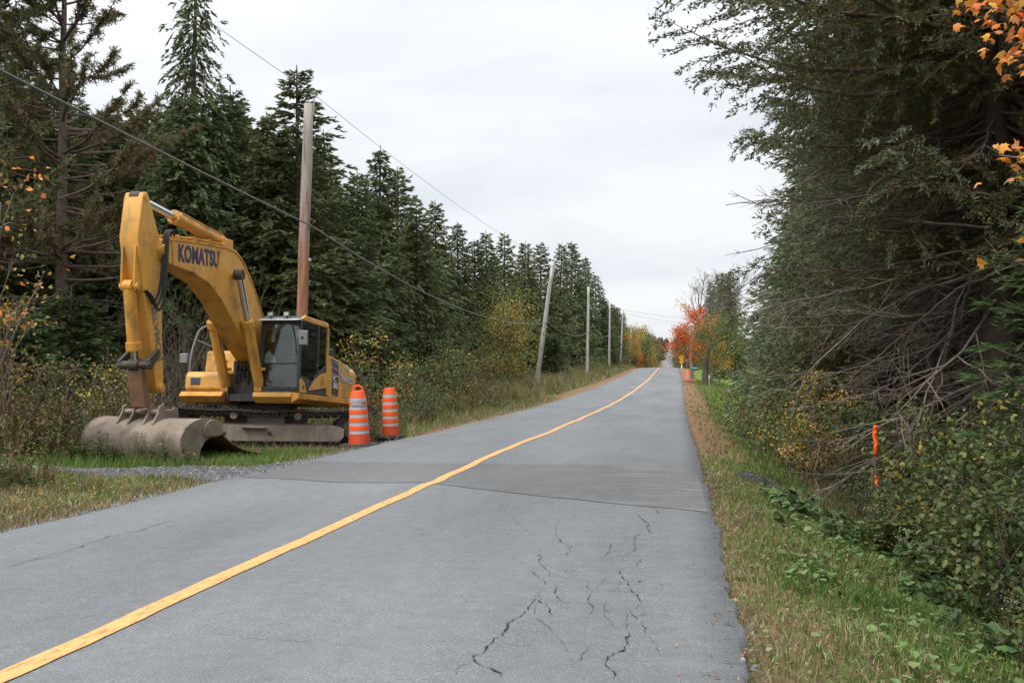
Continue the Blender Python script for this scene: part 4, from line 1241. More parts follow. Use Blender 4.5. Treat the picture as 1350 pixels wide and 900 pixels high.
for y in (-.60, -.28, .14, .40):
    hb = HB(); hb.prism([(.36, .86), (.22, 1.14), (.20, 1.30), (.12, 1.35), (.04, 1.30), (.02, 1.2), (-.12, 1.2), (-.2, 1.28), (-.28, 1.22), (-.30, .98), (0, .97)], y, y + .05); hb.xform(BKL); hb.build('bucket_ear', M['mud_steel'], bucket, .01)

# ================================================================== BARRELS
def make_barrel(loc, rotz, label, tilt=(0, 0), text=None, scale=1.0, top_handle=True, tall=1.04):
    t = thing('traffic_barrel', label, 'traffic barrel', loc, (tilt[0], tilt[1], rotz))
    t.scale = (scale, scale, scale * tall)
    H, r0, r1 = 1.12, .225, .172
    rad = lambda z: r0 + (r1 - r0) * (z - .06) / H
    zs = [.06, .25]
    hb = HB()
    # rubber base ring with flat sides
    oct_ = [(.46 * math.cos(a), .42 * math.sin(a)) for a in np.linspace(0, 2 * math.pi, 25)[:-1]]
    hb.prism(oct_, .0, .06, axis='z', taper=[(x * .94, y * .94) for x, y in oct_])
    hb.build('rubber_base', M['rubber'], t, .012)
    prof = [(r0, .062), (r0, .13), (rad(.26), .26)]
    n = 5; z0 = .26; step = (1.06 - z0) / n
    mb = MB()
    def ring_part(name, za, zb, ra, rb, mat, bulge=0.0):
        hb = HB(); segs = 36
        P = []
        for z, rr in ((za, ra), ((za + zb) / 2, (ra + rb) / 2 + bulge), (zb, rb)):
            P.append([hb.bm.verts.new((rr * math.cos(a), rr * math.sin(a), z)) for a in np.linspace(0, 2 * math.pi, segs + 1)[:-1]])
        for A, B in zip(P[:-1], P[1:]):
            for i in range(segs):
                hb.bm.faces.new([A[i], A[(i + 1) % segs], B[(i + 1) % segs], B[i]])
        return hb.build(name, mat, t)
    ring_part('body', .062, .26, r0 + .012, rad(.26) + .008, M['orange_low'])
    for k in range(n):
        za = z0 + k * step; zm = za + step * .43; zb = za + step
        ring_part('reflective_band', za, zm, rad(za), rad(zm), M['reflective'], .001)
        if k < n - 1:
            ring_part('orange_band', zm, zb, rad(zm) + .006, rad(zb) + .004, M['orange'], .004)
    hb = HB(); hb.rod((0, 0, z0 + 4.43 * step), (0, 0, 1.10), rad(.96), rad(1.1) - .035, 32); hb.rod((0, 0, 1.10), (0, 0, 1.115), .14, .13, 24)
    if top_handle:
        hb.path([(-.10, 0, 1.11), (-.08, 0, 1.19), (0, 0, 1.215), (.08, 0, 1.19), (.10, 0, 1.11)], .022, 8)
    hb.build('cap', M['orange'], t, .008)
    if text:
        zc = z0 + 3.72 * step
        a0 = math.atan2(-loc[1], -loc[0]) - rotz
        for k, ch in enumerate(text):
            a = a0 - .72 + 1.35 * k / (len(text) - 1)
            rr = rad(zc) + .011
            c = Vector((rr * math.cos(a), rr * math.sin(a), zc))
            lettering('lettering', text_mesh(ch, .13, .006, .003), M['black_decal'], t, c, (-math.sin(a), math.cos(a), 0), (0, 0, 1), 1.0)
            lettering('lettering', text_mesh(ch, .13, .0, .005), M['white_letter'], t, c, (-math.sin(a), math.cos(a), 0), (0, 0, 1), 1.0)
    return t
def ground_at(px, py, guess=0.0):
    """first hit of a pixel's ray with the ground or road"""
    d = CR @ np.array([(px - 675) / FPX, -(py - 450) / FPX, -1.0])
    t = np.arange(2, 400, .02)
    P = CPOS + d * t[:, None]
    el, er = e_left(P[:, 1]), e_right(P[:, 1])
    g = np.where((P[:, 0] > el) & (P[:, 0] < er), road_z(P[:, 0], P[:, 1]), gz(P[:, 0], P[:, 1]))
    k = np.argmax(P[:, 2] <= g)
    return (float(P[k, 0]), float(P[k, 1]), float(g[k]))
b1 = at_depth(474, 586, 22.9); b1 = (b1[0], b1[1], float(gz(b1[0], b1[1])))
make_barrel((b1[0], b1[1], b1[2] + .015), .3, 'orange and silver striped traffic barrel lettered TRANSCO against the excavator tracks', (R(0.5), R(-2.2)), 'TRANSCO', 1.06, True, 1.09)
b2 = ground_at(515, 577)
make_barrel((b2[0], b2[1], b2[2] + .015), 1.3, 'unlettered striped traffic barrel alone on the left road shoulder past the excavator', (R(-1), R(-1.8)), None, 1.07, False, 1.18)
b3 = ground_at(907, 504, .3)
make_barrel((b3[0], b3[1], b3[2]), .0, 'sun bleached traffic barrel on the right shoulder by the mailbox', (0, 0), None, 1.05, False)

# ================================================================== POLES AND LINES
POLE_G = 'utility poles along the left side of the road'
def make_pole(base, top, r0, r1, mat, label, extras=True):
    b, tp = Vector(base), Vector(top)
    t = thing('utility_pole', label, 'utility pole', b, (0, 0, 0), POLE_G)
    rng = np.random.default_rng(int(abs(b.y) * 10))
    d = tp - b; n = 12
    pts = np.array([(d * (k / (n - 1)) - d.normalized() * (.3 if k == 0 else 0)) for k in range(n)])
    pts[:, :2] += .012 * wob(np.arange(n) * .9, 1.0, int(abs(b.y)))[:, None]
    mb = MB(); tube(mb, pts, np.linspace(r0, r1, n) * (1 + .03 * rng.normal(size=n)), 16)
    obj('pole', mb.mesh('pole', mat, True), t)
    if extras:
        h = HB(); u = d.normalized()
        h.rod(d - u * .35 + Vector((.16, 0, 0)), d + u * .18 + Vector((.16, 0, 0)), .022, seg=8); h.build('pin', M['galv'], t)
        h = HB(); q = d + u * .2 + Vector((.16, 0, 0)); h.rod(q, q + u * .06, .075, .055, 14); h.rod(q + u * .06, q + u * .13, .045, .06, 14); h.rod(q + u * .13, q + u * .16, .065, .03, 14); h.build('insulator', M['ceramic'], t)
        h = HB(); m = d * .52; h.rod(m - Vector((.0, .0, .02)), m + Vector((r0 * 1.25, 0, 0)), .05, seg=10); h.build('cable_clamp', M['galv'], t)
    return t, tp + Vector((.16, 0, .28))
def pole_at(px_b, px_t, py_t, X, mat, label, r=(.17, .125), z=None, Y=None):
    """pole whose foot is seen at column px_b, standing X metres left of the camera"""
    a = math.atan((px_b - 675) / FPX) - YAW        # angle from the road
    if Y is None:
        Y = X / math.tan(a)
    zb = float(gz(X, Y)) if z is None else z
    zc = float(np.dot(np.array([X, Y]), _f))
    tp = at_depth(px_t, py_t, zc / math.cos(PITCH) * 1.0)
    return make_pole((X, Y, zb), tp, r[0], r[1], mat, label)
PB, PG = M['pole_brown'], M['pole_grey']
pole_tops, pole_objs = [], []
_pd = [(394, 407, 137, -11.05, PB, 'reddish brown wooden utility pole standing behind the excavator cab', (.18, .14)),
       (706, 728, 353, -9.4, PG, 'grey utility pole leaning strongly towards the road above the tall roadside grass', (.17, .13)),
       (774, 776, 378, -9.4, PG, 'straight grey utility pole just past the leaning one', (.17, .13)),
       (803, 804, 402, -9.4, PG, 'weathered utility pole by the end of the spruce row', (.17, .13)),
       (818, 821, 411, -9.4, PG, 'dark utility pole before the crest of the hill', (.16, .12)),
       (830, 832, 434, -9.4, PG, 'pale utility pole beside the low shrubs at the hill crest', (.16, .12)),
       (840, 842, 449, -9.6, PG, 'short looking utility pole beyond the hill crest', (.16, .12)),
       (847, 850, 453, -9.6, PG, 'slanting pale pole beyond the crest in front of the red maple', (.16, .12)),
       (851, 851, 455, -9.7, PG, 'upright pale pole beyond the crest next to the slanting one', (.16, .12))]
_prev = None
for k, (pb, pt, yt, X, mt, lb, r) in enumerate(_pd):
    t, tp = pole_at(pb, pt, yt, X, mt, lb, r)
    pole_objs.append(t); pole_tops.append(tp)

def hang(a, b, sag, n=24):
    a, b = np.array(a), np.array(b); t = np.linspace(0, 1, n)[:, None]
    p = a + (b - a) * t; p[:, 2] -= (sag * 4 * t * (1 - t))[:, 0]
    return p
def poly_cable(name, pts_list, r, mat, label, cat, sides=6):
    P = np.concatenate([p if i == 0 else p[1:] for i, p in enumerate(pts_list)])
    mb = MB(); tube(mb, P, r, sides)
    o = obj(name, mb.mesh(name, mat, True)); tag(o, label, cat); return o
def pole_point(k, f):
    o = pole_objs[k]; b = Vector(o.location); tp = pole_tops[k]
    return np.array(b.lerp(tp - Vector((.16, 0, .28)), f)) + np.array([.19, 0, 0])
att = []
for k, py in enumerate((298, 425, 436, 438, 440)):
    o = pole_objs[k]; b = Vector(o.location); tp = pole_tops[k] - Vector((.16, 0, .28))
    zc = float(np.dot(np.array(b)[:2], _f)); zt = at_depth(0, py, zc)[2]
    f = (zt - b.z) / (tp.z - b.z); att.append(np.array(b.lerp(tp, f)) + np.array([.2, -.05, 0]))
# near end: the previous pole stands behind the camera on the same side
near_end = np.array([-12.0, -12.0, 8.6])
spans = [hang(near_end, att[0], .25, 40), hang(att[0], att[1], 1.05, 40), hang(att[1], att[2], .75), hang(att[2], att[3], .8), hang(att[3], att[4], .7)]
poly_cable('telephone_cable', spans, .026, M['cable'], 'thick black telephone cable sagging between the poles at half height', 'cable', 8)
tops = [np.array(t) for t in pole_tops]
near_top = tops[0] + np.array([-.6, -41, .3])
spans = [hang(near_top, tops[0], .35)] + [hang(tops[k], tops[k + 1], .45) for k in range(0, 6)]
poly_cable('power_line', spans, .008, M['wire'], 'thin pale power line strung over the pole tops against the sky', 'wire', 5)
# a service wire crossing the road far away
poly_cable('service_wire', [hang(tops[3] - np.array([0, 0, .6]), np.array([14.0, tops[3][1] + 4, 10.2]), .8)], .02, M['wire'], 'thin wire crossing over the road towards the bare tree', 'wire', 5)
poly_cable('anchor_wire', [hang(tops[4] - np.array([0, 0, .6]), np.array([15.0, tops[4][1] + 5, 10.6]), .6)], .02, M['wire'], 'faint wire crossing the road near the hill crest', 'wire', 5)

# ================================================================== SMALL ROADSIDE THINGS
def mailbox(px, py, label, mat, h=1.15, rot=0.0, guess=.3):
    p = ground_at(px, py, guess) if isinstance(guess, float) else (guess[0], guess[1], float(gz(*guess)))
    t = thing('mailbox', label, 'mailbox', p, (0, 0, rot))
    hb = HB(); hb.path([(0, 0, -.1), (.01, 0, .5), (.05, 0, h)], .045, 8); hb.build('post', M['stake'], t)
    hb = HB(); hb.prism([(.2 * math.cos(a), .05 * 0 + .26 * math.sin(a)) for a in ()] or [(-.2, 0), (.2, 0), (.2, .2), (.17, .28), (.1, .34), (0, .36), (-.1, .34), (-.17, .28), (-.2, .2)], -.38, .38)
    hb.xform(Matrix.Translation((.05, 0, h))); bx = hb.build('box', mat, t, .012)
    hb = HB(); hb.box(-.19, .19, -.40, -.385, .02, .3); hb.xform(Matrix.Translation((.05, 0, h))); hb.build('door', mat, bx, .006)
    hb = HB(); hb.box(.202, .215, .1, .16, .12, .36); hb.xform(Matrix.Translation((.05, 0, h))); hb.build('flag', M['flag'], bx)
    hb = HB(); hb.rod((0, 0, -.05), (0, 0, .09), .28, .22, 14); hb.build('foot_block', M['stake'], t, .02)
    return t
mailbox(915.5, 501.5, 'teal green mailbox on a post beside the striped barrel on the right', M['mail_green'], 1.05, R(70))
mailbox(904, 483, 'dark blue mailbox further up the road behind the yellow sign', M['mail_dark'], 1.3, R(70), (2.5, 165.0))

p = (1.85, 184.0, float(gz(1.85, 184.0)))
sg = thing('warning_sign', 'yellow diamond warning sign with a smaller yellow plate below on the right shoulder', 'sign', p, (0, 0, R(-4)))
hb = HB(); hb.box(-.04, .04, -.03, .03, -.2, 2.35); hb.build('post', M['galv'], sg)
def plate(z, s, name='plate', y=-.05):
    hb = HB(); hb.prism([(-s, z), (0, z - s), (s, z), (0, z + s)], y, y + .012); return hb.build(name, M['sign_yellow'], sg, .004, False)
pl = plate(1.95, .52); hb = HB(); hb.box(-.28, .28, -.058, -.052, 1.88, 2.02); hb.build('symbol', M['sign_black'], pl)
pl2 = plate(1.22, .42, 'lower_plate'); hb = HB(); hb.box(-.07, .07, -.058, -.052, 1.05, 1.38); hb.build('symbol', M['sign_black'], pl2)
hb = HB(); hb.box(-.12, .12, -.066, -.055, .0, .62); hb.build('white_marker', M['white_paint'], sg)

# survey stake with two orange ribbons in the right-hand weeds
sx = at_depth(1155, 600, 11.3); sz = float(gz(sx[0], sx[1]))
st = thing('survey_stake', 'thin survey stake with fluorescent orange ribbons standing in the right roadside weeds', 'stake', (sx[0], sx[1], sz), (R(1), R(-1), 0))
hb = HB(); _zt = CAM_H + (495 - 557) * 11.3 / FPX - sz
hb.prism([(-.008, -.1), (.008, -.1), (.008, _zt - .03), (0, _zt), (-.008, _zt - .03)], -.007, .007); hb.build('stick', M['bark_stick'], st, .002)
def ribbon(z0, z1, w, seed, tw):
    rng = np.random.default_rng(seed); n = 14; zz = np.linspace(z1, z0, n)
    mb = MB(); vs = []
    for i, z in enumerate(zz):
        a = tw * i / n + .15 * math.sin(i * 1.3); ww = w * (1 - .35 * i / n)
        c = np.array([.006 + .008 * math.sin(i * .9 + seed), -.03 - .008 * math.cos(i * .7), z])
        vs += [c - ww * np.array([math.cos(a), math.sin(a), 0]), c + ww * np.array([math.cos(a), math.sin(a), .05])]
    i = np.arange(n - 1); mb.add(np.array(vs), None, np.stack([2 * i, 2 * i + 1, 2 * i + 3, 2 * i + 2], -1))
    o = obj('ribbon', mb.mesh('ribbon', M['flag']), st); s = o.modifiers.new('thick', 'SOLIDIFY'); s.thickness = .002
zf = lambda py: CAM_H + (495 - py) * 11.3 / FPX - sz
ribbon(zf(600), zf(560), .026, 1, .4); ribbon(zf(596), zf(568), .020, 2, -.4); ribbon(zf(641), zf(626), .020, 3, .3)
# small grey delineator stake by the lawn
p = ground_at(935, 512, .0)
dl_ = thing('marker_post', 'thin pale marker post standing in the bright green lawn', 'marker post', p)
hb = HB(); hb.box(-.03, .03, -.02, .02, -.1, 1.15); hb.build('shaft', M['galv'], dl_, .004)
hb = HB(); hb.box(-.028, .028, -.024, -.021, .85, 1.1); hb.build('reflector', M['white_paint'], dl_)

# a car far off on the second hill
cx_, cy_ = c_line(668.) + 1.7, 668.
car = thing('car', 'small pale car far away on the next hill crest', 'car', (float(cx_), cy_, float(road_z(cx_, cy_))), (0, 0, 0))
hb = HB(); hb.prism([(-2.2, .35), (2.2, .35), (2.25, .75), (1.3, .92), (.7, 1.42), (-1.2, 1.45), (-1.9, .98), (-2.25, .9)], -.88, .88); hb.xform(Matrix.Rotation(R(90), 4, 'Z')); bd = hb.build('body', M['car_paint'], car, .08)
hb = HB(); hb.box(-.7, .7, -2.0, -1.5, .98, 1.36, Matrix.Rotation(R(0), 4, 'Z')); hb.build('rear_window', M['black_decal'], car, .03)
for x in (-.80, .80):
    for y in (-1.35, 1.35):
        hb = HB(); hb.rod((x - .11, y, .32), (x + .11, y, .32), .32, seg=20); hb.build('wheel', M['rubber'], car)
    hb = HB(); hb.box(x - .16 if x < 0 else x - .1, x + .1 if x < 0 else x + .16, -2.28, -2.20, .70, .86) ; hb.build('tail_lamp', M['orange_low'], car)

# ================================================================== VEGETATION: GENERATORS
BARK = dict(spruce=(.10, .078, .062), dead=(.158, .132, .108), pine=(.135, .098, .085), maple=(.15, .13, .11), shrub=(.12, .085, .065), birch=(.33, .30, .27))

def rot_h(d, a):
    """rotate vectors about z by angles a"""
    c, s = np.cos(a), np.sin(a)
    return np.stack([d[:, 0] * c - d[:, 1] * s, d[:, 0] * s + d[:, 1] * c, d[:, 2]], -1)

def conifer(seed, H, Rr, h0, n_br, tl, tr, tw_m, cols, tipc, droop=0.2, hang_=0.0, dead=(0, 0), dead_n=0, dead_len=1.0, up_top=.7, sub_m=3.6, sub_len=.42, ragged=.25, trunk_r=.2, thin_above=99.0, tip_b=1.6, bulge=None, spray_w=.03, pw=.92, fuzz=.0):
    rng = np.random.default_rng(seed)
    wood, crown = MB(), MB()
    n = 14
    tz = np.linspace(-.4, H, n); bend = .05 * H / 14 * np.stack([wob(tz, .35, seed + 1), wob(tz, .3, seed + 2)], -1)
    tp = np.concatenate([bend, tz[:, None]], 1)
    tr_r = trunk_r * np.clip(1 - tz / H, .02, 1) ** .8 + .01
    tr_r[0] *= 1.35
    tube(wood, tp, tr_r, 9, np.array(BARK['spruce']) * rng.uniform(.9, 1.1))
    def axis_at(z):
        return np.stack([np.interp(z, tz, tp[:, 0]), np.interp(z, tz, tp[:, 1]), z], -1)
    # live branches, set in loose whorls
    f = (np.arange(n_br) + rng.uniform(0, 1, n_br)) / n_br
    hz = h0 + (H - .35 - h0) * f ** 1.10
    az = np.arange(n_br) * 2.39996 + rng.uniform(-.5, .5, n_br)
    for h, a in zip(hz, az):
        g = (H - h) / (H - h0)
        L = Rr * (g ** pw) * rng.uniform(1 - ragged * 1.3, 1 + ragged) + .10
        if bulge is not None: L *= np.interp(h, bulge[0], bulge[1])
        slope = np.interp(g, [0, .25, .6, 1], [up_top * .75, .22, .0, -droop]) + rng.normal(0, .07)
        sag = np.interp(g, [0, .4, 1], [0, .10, .22]) * rng.uniform(.6, 1.4)
        t = np.linspace(0, 1, 8)
        dh = np.array([math.cos(a), math.sin(a)])
        zz = h + L * (slope * t - sag * t * (1 - t) * 1.6 + .10 * t ** 3)
        base = axis_at(np.array([h]))[0]
        sw = rng.normal(0, .05) * L
        P = np.stack([base[0] + dh[0] * L * t - dh[1] * sw * t ** 2, base[1] + dh[1] * L * t + dh[0] * sw * t ** 2, zz], -1)
        tube(wood, P, np.linspace(.012 * L + .006, .004, 8), 4, np.array(BARK['spruce']) * rng.uniform(.8, 1.5), cap=False)
        # secondary sprays
        ns = max(4, int(L * sub_m)); tw_h = tw_m * (1.0 if h < thin_above else .30); fat = 1.0 if h < thin_above else 1.9
        ts = np.clip(np.linspace(.12, 1, ns) + rng.normal(0, .02, ns), .05, 1.0)
        for side in (-1, 1):
            st = np.stack([np.interp(ts, t, P[:, k]) for k in range(3)], -1)
            d0 = np.tile(np.array([dh[0], dh[1], 0.]), (ns, 1))
            ang = side * rng.uniform(.55, 1.05, ns) * np.interp(ts, [0, .85, 1], [1.1, .8, .25])
            dd = rot_h(d0, ang); dd[:, 2] = slope * .5 - hang_ * rng.uniform(.3, 1.4, ns) + rng.normal(0, .22, ns)
            dd = unit(dd)
            sl = (sub_len * L * (1.02 - ts) ** .6 * rng.uniform(.6, 1.15, ns) + tl * tip_b * min(1., .25 + 3.2 * g))
            cnt = np.maximum(2, (sl * tw_h).astype(int))
            idx = np.repeat(np.arange(ns), cnt)
            m = len(idx)
            u = rng.uniform(.05, 1, m)
            pos = st[idx] + dd[idx] * (sl[idx] * u)[:, None]
            pos[:, 2] -= (u ** 2 * sl[idx]) * (.12 + .35 * hang_)
            lat = rot_h(dd[idx], np.full(m, math.pi / 2)); lat[:, 2] = 0
            pos = pos + lat * (rng.uniform(-1, 1, m) * spray_w * (1.1 - .7 * u))[:, None] + np.array([0, 0, 1.]) * (rng.normal(0, .25, m) * spray_w)[:, None]
            fan = rng.choice([-1, 1], m) * rng.uniform(.25, .95, m) * (1 - .5 * u)
            td = rot_h(dd[idx], fan); td[:, 2] += rng.normal(.02, .22, m) - hang_ * rng.uniform(0, .9, m)
            td = unit(td + rng.normal(0, 1, (m, 3)) * fuzz)
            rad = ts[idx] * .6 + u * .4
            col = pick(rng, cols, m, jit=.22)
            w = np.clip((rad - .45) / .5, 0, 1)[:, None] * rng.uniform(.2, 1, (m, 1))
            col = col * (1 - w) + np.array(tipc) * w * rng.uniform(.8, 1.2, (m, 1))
            needles(crown, pos, td, tl * fat * rng.uniform(.6, 1.35, m), tr * fat * rng.uniform(.7, 1.3, m), col, rng)
            k = rng.random(ns) < .35
            for s_, d_, l_ in zip(st[k], dd[k], sl[k]):
                tube(wood, np.stack([s_, s_ + d_ * l_ * .5 - np.array([0, 0, .03 * l_]), s_ + d_ * l_ * .95 - np.array([0, 0, .12 * l_])]), np.array([.007, .005, .003]) * (1 + L * .12), 3, np.array(BARK['spruce']) * 1.2, cap=False)
    # leader
    spindles(crown, axis_at(np.linspace(H - .7, H - .2, 9)), np.tile([0, 0, 1.], (9, 1)), .22, max(.012, tr * .55), np.tile(np.array(tipc), (9, 1)))
    # dead lower branches, bare and forked
    for k in range(dead_n):
        h = rng.uniform(*dead); a = rng.uniform(0, 6.283)
        L = Rr * rng.uniform(.45, 1.0) * dead_len
        dead_branch(wood, axis_at(np.array([h]))[0], a, L, rng, rng.uniform(-.45, .12))
    return wood, crown

def dead_branch(mb, base, a, L, rng, slope, thick=1.0, forks=9):
    n = 9; t = np.linspace(0, 1, n)
    dh = np.array([math.cos(a), math.sin(a), 0.]); dv = np.array([-math.sin(a), math.cos(a), 0.])
    sw = rng.normal(0, .12) * L
    bendz = -rng.uniform(.02, .28) * L
    P = base + dh * (L * t)[:, None] + dv * (sw * t ** 2 + .02 * L * wob(t * 6, 1.2, int(rng.integers(1e6))))[:, None]
    P[:, 2] = base[2] + L * slope * t + bendz * t * (1 - t) * 1.5 + bendz * .35 * t ** 2 + .012 * L * wob(t * 7, 1.1, int(rng.integers(1e6)))
    c = np.array(BARK['dead']) * rng.uniform(.45, 1.35) * (1 + rng.uniform(-.06, .06, 3))
    tube(mb, P, np.linspace(.0065 * L + .006, .003, n) * thick, 5, c, cap=False)
    for _ in range(forks):
        tt = rng.uniform(.2, .95); p0 = np.array([np.interp(tt, t, P[:, k]) for k in range(3)])
        aa = a + rng.choice([-1, 1]) * rng.uniform(.3, .9); l = L * (1.05 - tt) * rng.uniform(.25, .65)
        q = np.linspace(0, 1, 5)
        d = np.array([math.cos(aa), math.sin(aa), slope * .6 + rng.normal(-.08, .2)])
        Q = p0 + d * (l * q)[:, None]; Q[:, 2] -= rng.uniform(-.05, .22) * l * q ** 2
        Q += rng.normal(0, .02 * l, Q.shape) * q[:, None]
        tube(mb, Q, np.linspace(.0045 * L * (1.1 - tt) + .004, .0022, 5) * thick, 4, c * rng.uniform(.85, 1.2), cap=False)
        for _ in range(3):
            k = rng.integers(1, 4); d2 = unit(d + rng.normal(0, .45, 3)); l2 = l * rng.uniform(.2, .5)
            tube(mb, np.stack([Q[k], Q[k] + d2 * l2 * .5, Q[k] + d2 * l2 + np.array([0, 0, -.1 * l2])]), np.array([.004, .003, .0018]) * thick, 3, c, cap=False)

def pine(seed, H, cols):
    rng = np.random.default_rng(seed); wood, crown = MB(), MB()
    tz = np.linspace(-.4, H, 14); tp = np.stack([.10 * wob(tz, .3, seed), .08 * wob(tz, .25, seed + 1), tz], -1)
    tube(wood, tp, .20 * np.clip(1 - tz / H, .05, 1) ** .7 + .01, 10, BARK['pine'])
    ax = lambda z: np.array([np.interp(z, tz, tp[:, 0]), np.interp(z, tz, tp[:, 1]), z])
    for k in range(30):                                          # bare lower limbs
        dead_branch(wood, ax(rng.uniform(2.0, 7.5)), rng.uniform(0, 6.28), rng.uniform(1.5, 3.6), rng, rng.uniform(-.15, .2), 1.0, 7)
    for k in range(105):
        h = rng.uniform(5.0, H - .3) if k > 8 else rng.uniform(4.5, 6.5)
        g = (H - h) / (H - 4.5)
        L = (4.3 * g ** .6 + .5) * rng.uniform(.65, 1.1); a = k * 2.4 + rng.uniform(-.4, .4)
        t = np.linspace(0, 1, 7); dh = np.array([math.cos(a), math.sin(a), 0])
        P = ax(h) + dh * (L * t)[:, None]; P[:, 2] += L * (np.interp(g, [0, 1], [.5, .05]) * t - .15 * t * (1 - t) + .12 * t ** 3)
        P += rng.normal(0, .03, P.shape) * t[:, None]
        tube(wood, P, np.linspace(.012 * L + .008, .006, 7), 5, np.array(BARK['pine']) * rng.uniform(.8, 1.2), cap=False)
        nt = int(10 + L * 8)
        for _ in range(nt):
            tt = rng.uniform(.3, 1.0) ** .7; p0 = np.array([np.interp(tt, t, P[:, j]) for j in range(3)])
            d = unit(dh * .8 + rng.normal(0, .55, 3) + np.array([0, 0, .25])); l = rng.uniform(.15, .75) * (1.3 - tt)
            p1 = p0 + d * l
            tube(wood, np.stack([p0, (p0 + p1) / 2 + rng.normal(0, .02, 3), p1]), np.array([.010, .008, .006]), 3, np.array(BARK['pine']) * .9, cap=False)
            m = 21
            dirs = unit(d * .55 + rng.normal(0, .6, (m, 3)))
            off = p1 - d * rng.uniform(0, .28, (m, 1))
            needles(crown, off, dirs, rng.uniform(.11, .20, m), .017, pick(rng, cols, m, p=[.46, .30, .24], jit=.25), rng)
    return wood, crown

def broadleaf(seed, H, crown_c, crown_r, n_leaf, leaf, cols, p=None, trunk_r=.12, n_limb=16, bark='maple', spread=.5, lean=(0, 0), clump=70, bottom=.15, rnd=False):
    """deciduous tree or bush: trunk, curved limbs to clump centres, leaves round each clump"""
    rng = np.random.default_rng(seed); wood, crown = MB(), MB()
    cc, cr = np.array(crown_c, float), np.array(crown_r, float)
    top = np.array([lean[0], lean[1], cc[2] + cr[2] * .5])
    tz = np.linspace(0, 1, 8)
    T = np.stack([top[0] * tz ** 1.5 + .02 * H * wob(tz * 5, 1, seed), top[1] * tz ** 1.5 + .02 * H * wob(tz * 5, 1, seed + 3), -.25 + (top[2] + .25) * tz], -1)
    if trunk_r > 0:
        tube(wood, T, trunk_r * (1 - .8 * tz), 8, BARK[bark])
    nc = max(4, n_leaf // clump)
    dirs = unit(rng.normal(0, 1, (nc, 3))); rr = rng.uniform(.25, 1, nc) ** .45
    C = cc + dirs * cr * rr[:, None] * (1 + .18 * rng.normal(size=(nc, 1)))
    C = C[C[:, 2] > bottom]; nc = len(C)
    for c in C[: max(n_limb, nc // 2)]:
        tt = np.clip(rng.uniform(.2, .95), 0, 1)
        s = np.array([np.interp(tt, tz, T[:, k]) for k in range(3)]) if trunk_r > 0 else np.array([rng.normal(0, cr[0] * .15), rng.normal(0, cr[1] * .15), 0])
        if s[2] > c[2] + .2: s = T[2] if trunk_r > 0 else s
        q = np.linspace(0, 1, 6)[:, None]
        P = s + (c - s) * q; P[:, 2] += np.sin(q[:, 0] * math.pi) * .12 * np.linalg.norm(c - s); P += rng.normal(0, .02, P.shape) * q * np.linalg.norm(c - s)
        ln = np.linalg.norm(c - s)
        tube(wood, P, np.linspace(.012 * ln + .004, .004, 6), 4, np.array(BARK[bark]) * rng.uniform(.8, 1.2), cap=False)
        for _ in range(3):
            e = c + rng.normal(0, spread * .6, 3) * cr / cr.max() * min(1, cr.max())
            tube(wood, np.stack([P[4], (P[5] + e) / 2, e]), np.array([.006, .005, .003]), 3, np.array(BARK[bark]), cap=False)
    idx = rng.integers(0, nc, n_leaf)
    cl = rng.uniform(.75, 1.2, nc)                                # each clump has its own tone
    ch = rng.integers(0, len(cols), nc)
    pos = C[idx] + rng.normal(0, 1, (n_leaf, 3)) * spread * np.array([1, 1, .7]) * min(1.0, cr.max() * .55)
    keep = pos[:, 2] > .05
    pos, idx = pos[keep], idx[keep]; m = len(pos)
    nn = unit(rng.normal(0, .55, (m, 3)) + np.array([0, 0, .8])); d = unit(np.cross(nn, rng.normal(0, 1, (m, 3))) + np.array([0, 0, -.35]))
    base = np.array(cols)[ch[idx]]; rc = pick(rng, cols, m, p, .2)
    w = (rng.random((m, 1)) < .55)
    col = np.where(w, base * rng.uniform(.8, 1.2, (m, 1)), rc) * cl[idx][:, None]
    (round_leaves if rnd else leaves)(crown, pos, d, nn, leaf * rng.uniform(.6, 1.3, m), leaf * .72 * rng.uniform(.7, 1.2, m), np.clip(col, 0, 1))
    return wood, crown

def bare_tree(seed, H, spread=.5, depth=6, r0=.16):
    rng = np.random.default_rng(seed); wood = MB()
    def grow(p, d, l, r, k):
        q = np.linspace(0, 1, 4)[:, None]
        P = p + d * l * q + rng.normal(0, .03 * l, (4, 3)) * q
        tube(wood, P, np.linspace(r, r * .66, 4), 6 if k > 3 else 3, np.array(BARK['maple']) * rng.uniform(.8, 1.1), cap=False)
        if k == 0: return
        for _ in range(rng.integers(2, 4) if k > 1 else 3):
            nd = unit(d + rng.normal(0, spread, 3) * np.array([1, 1, .6]) + np.array([0, 0, .14]))
            grow(P[-1], nd, l * rng.uniform(.62, .84), r * .62, k - 1)
        if k > 2:
            nd = unit(d + rng.normal(0, spread * .9, 3)); grow(P[2], nd, l * rng.uniform(.5, .7), r * .45, k - 2)
    grow(np.array([0, 0, -.3]), np.array([0, 0, 1.]), H * .30, r0, depth)
    return wood

def plant_thing(name, label, cat, wood, crown, loc, rotz=0.0, group=None, crown_name='crown', wood_name='trunk', leafmat='leaf', scale=1.0):
    t = thing(name, label, cat, loc, (0, 0, rotz), group)
    t.scale = scale if isinstance(scale, tuple) else (scale,) * 3
    if wood is not None and wood.n:
        obj(wood_name, wood.mesh(wood_name, M['bark'], True), t)
    if crown is not None and crown.n:
        obj(crown_name, crown.mesh(crown_name, M[leafmat]), t)
    return t

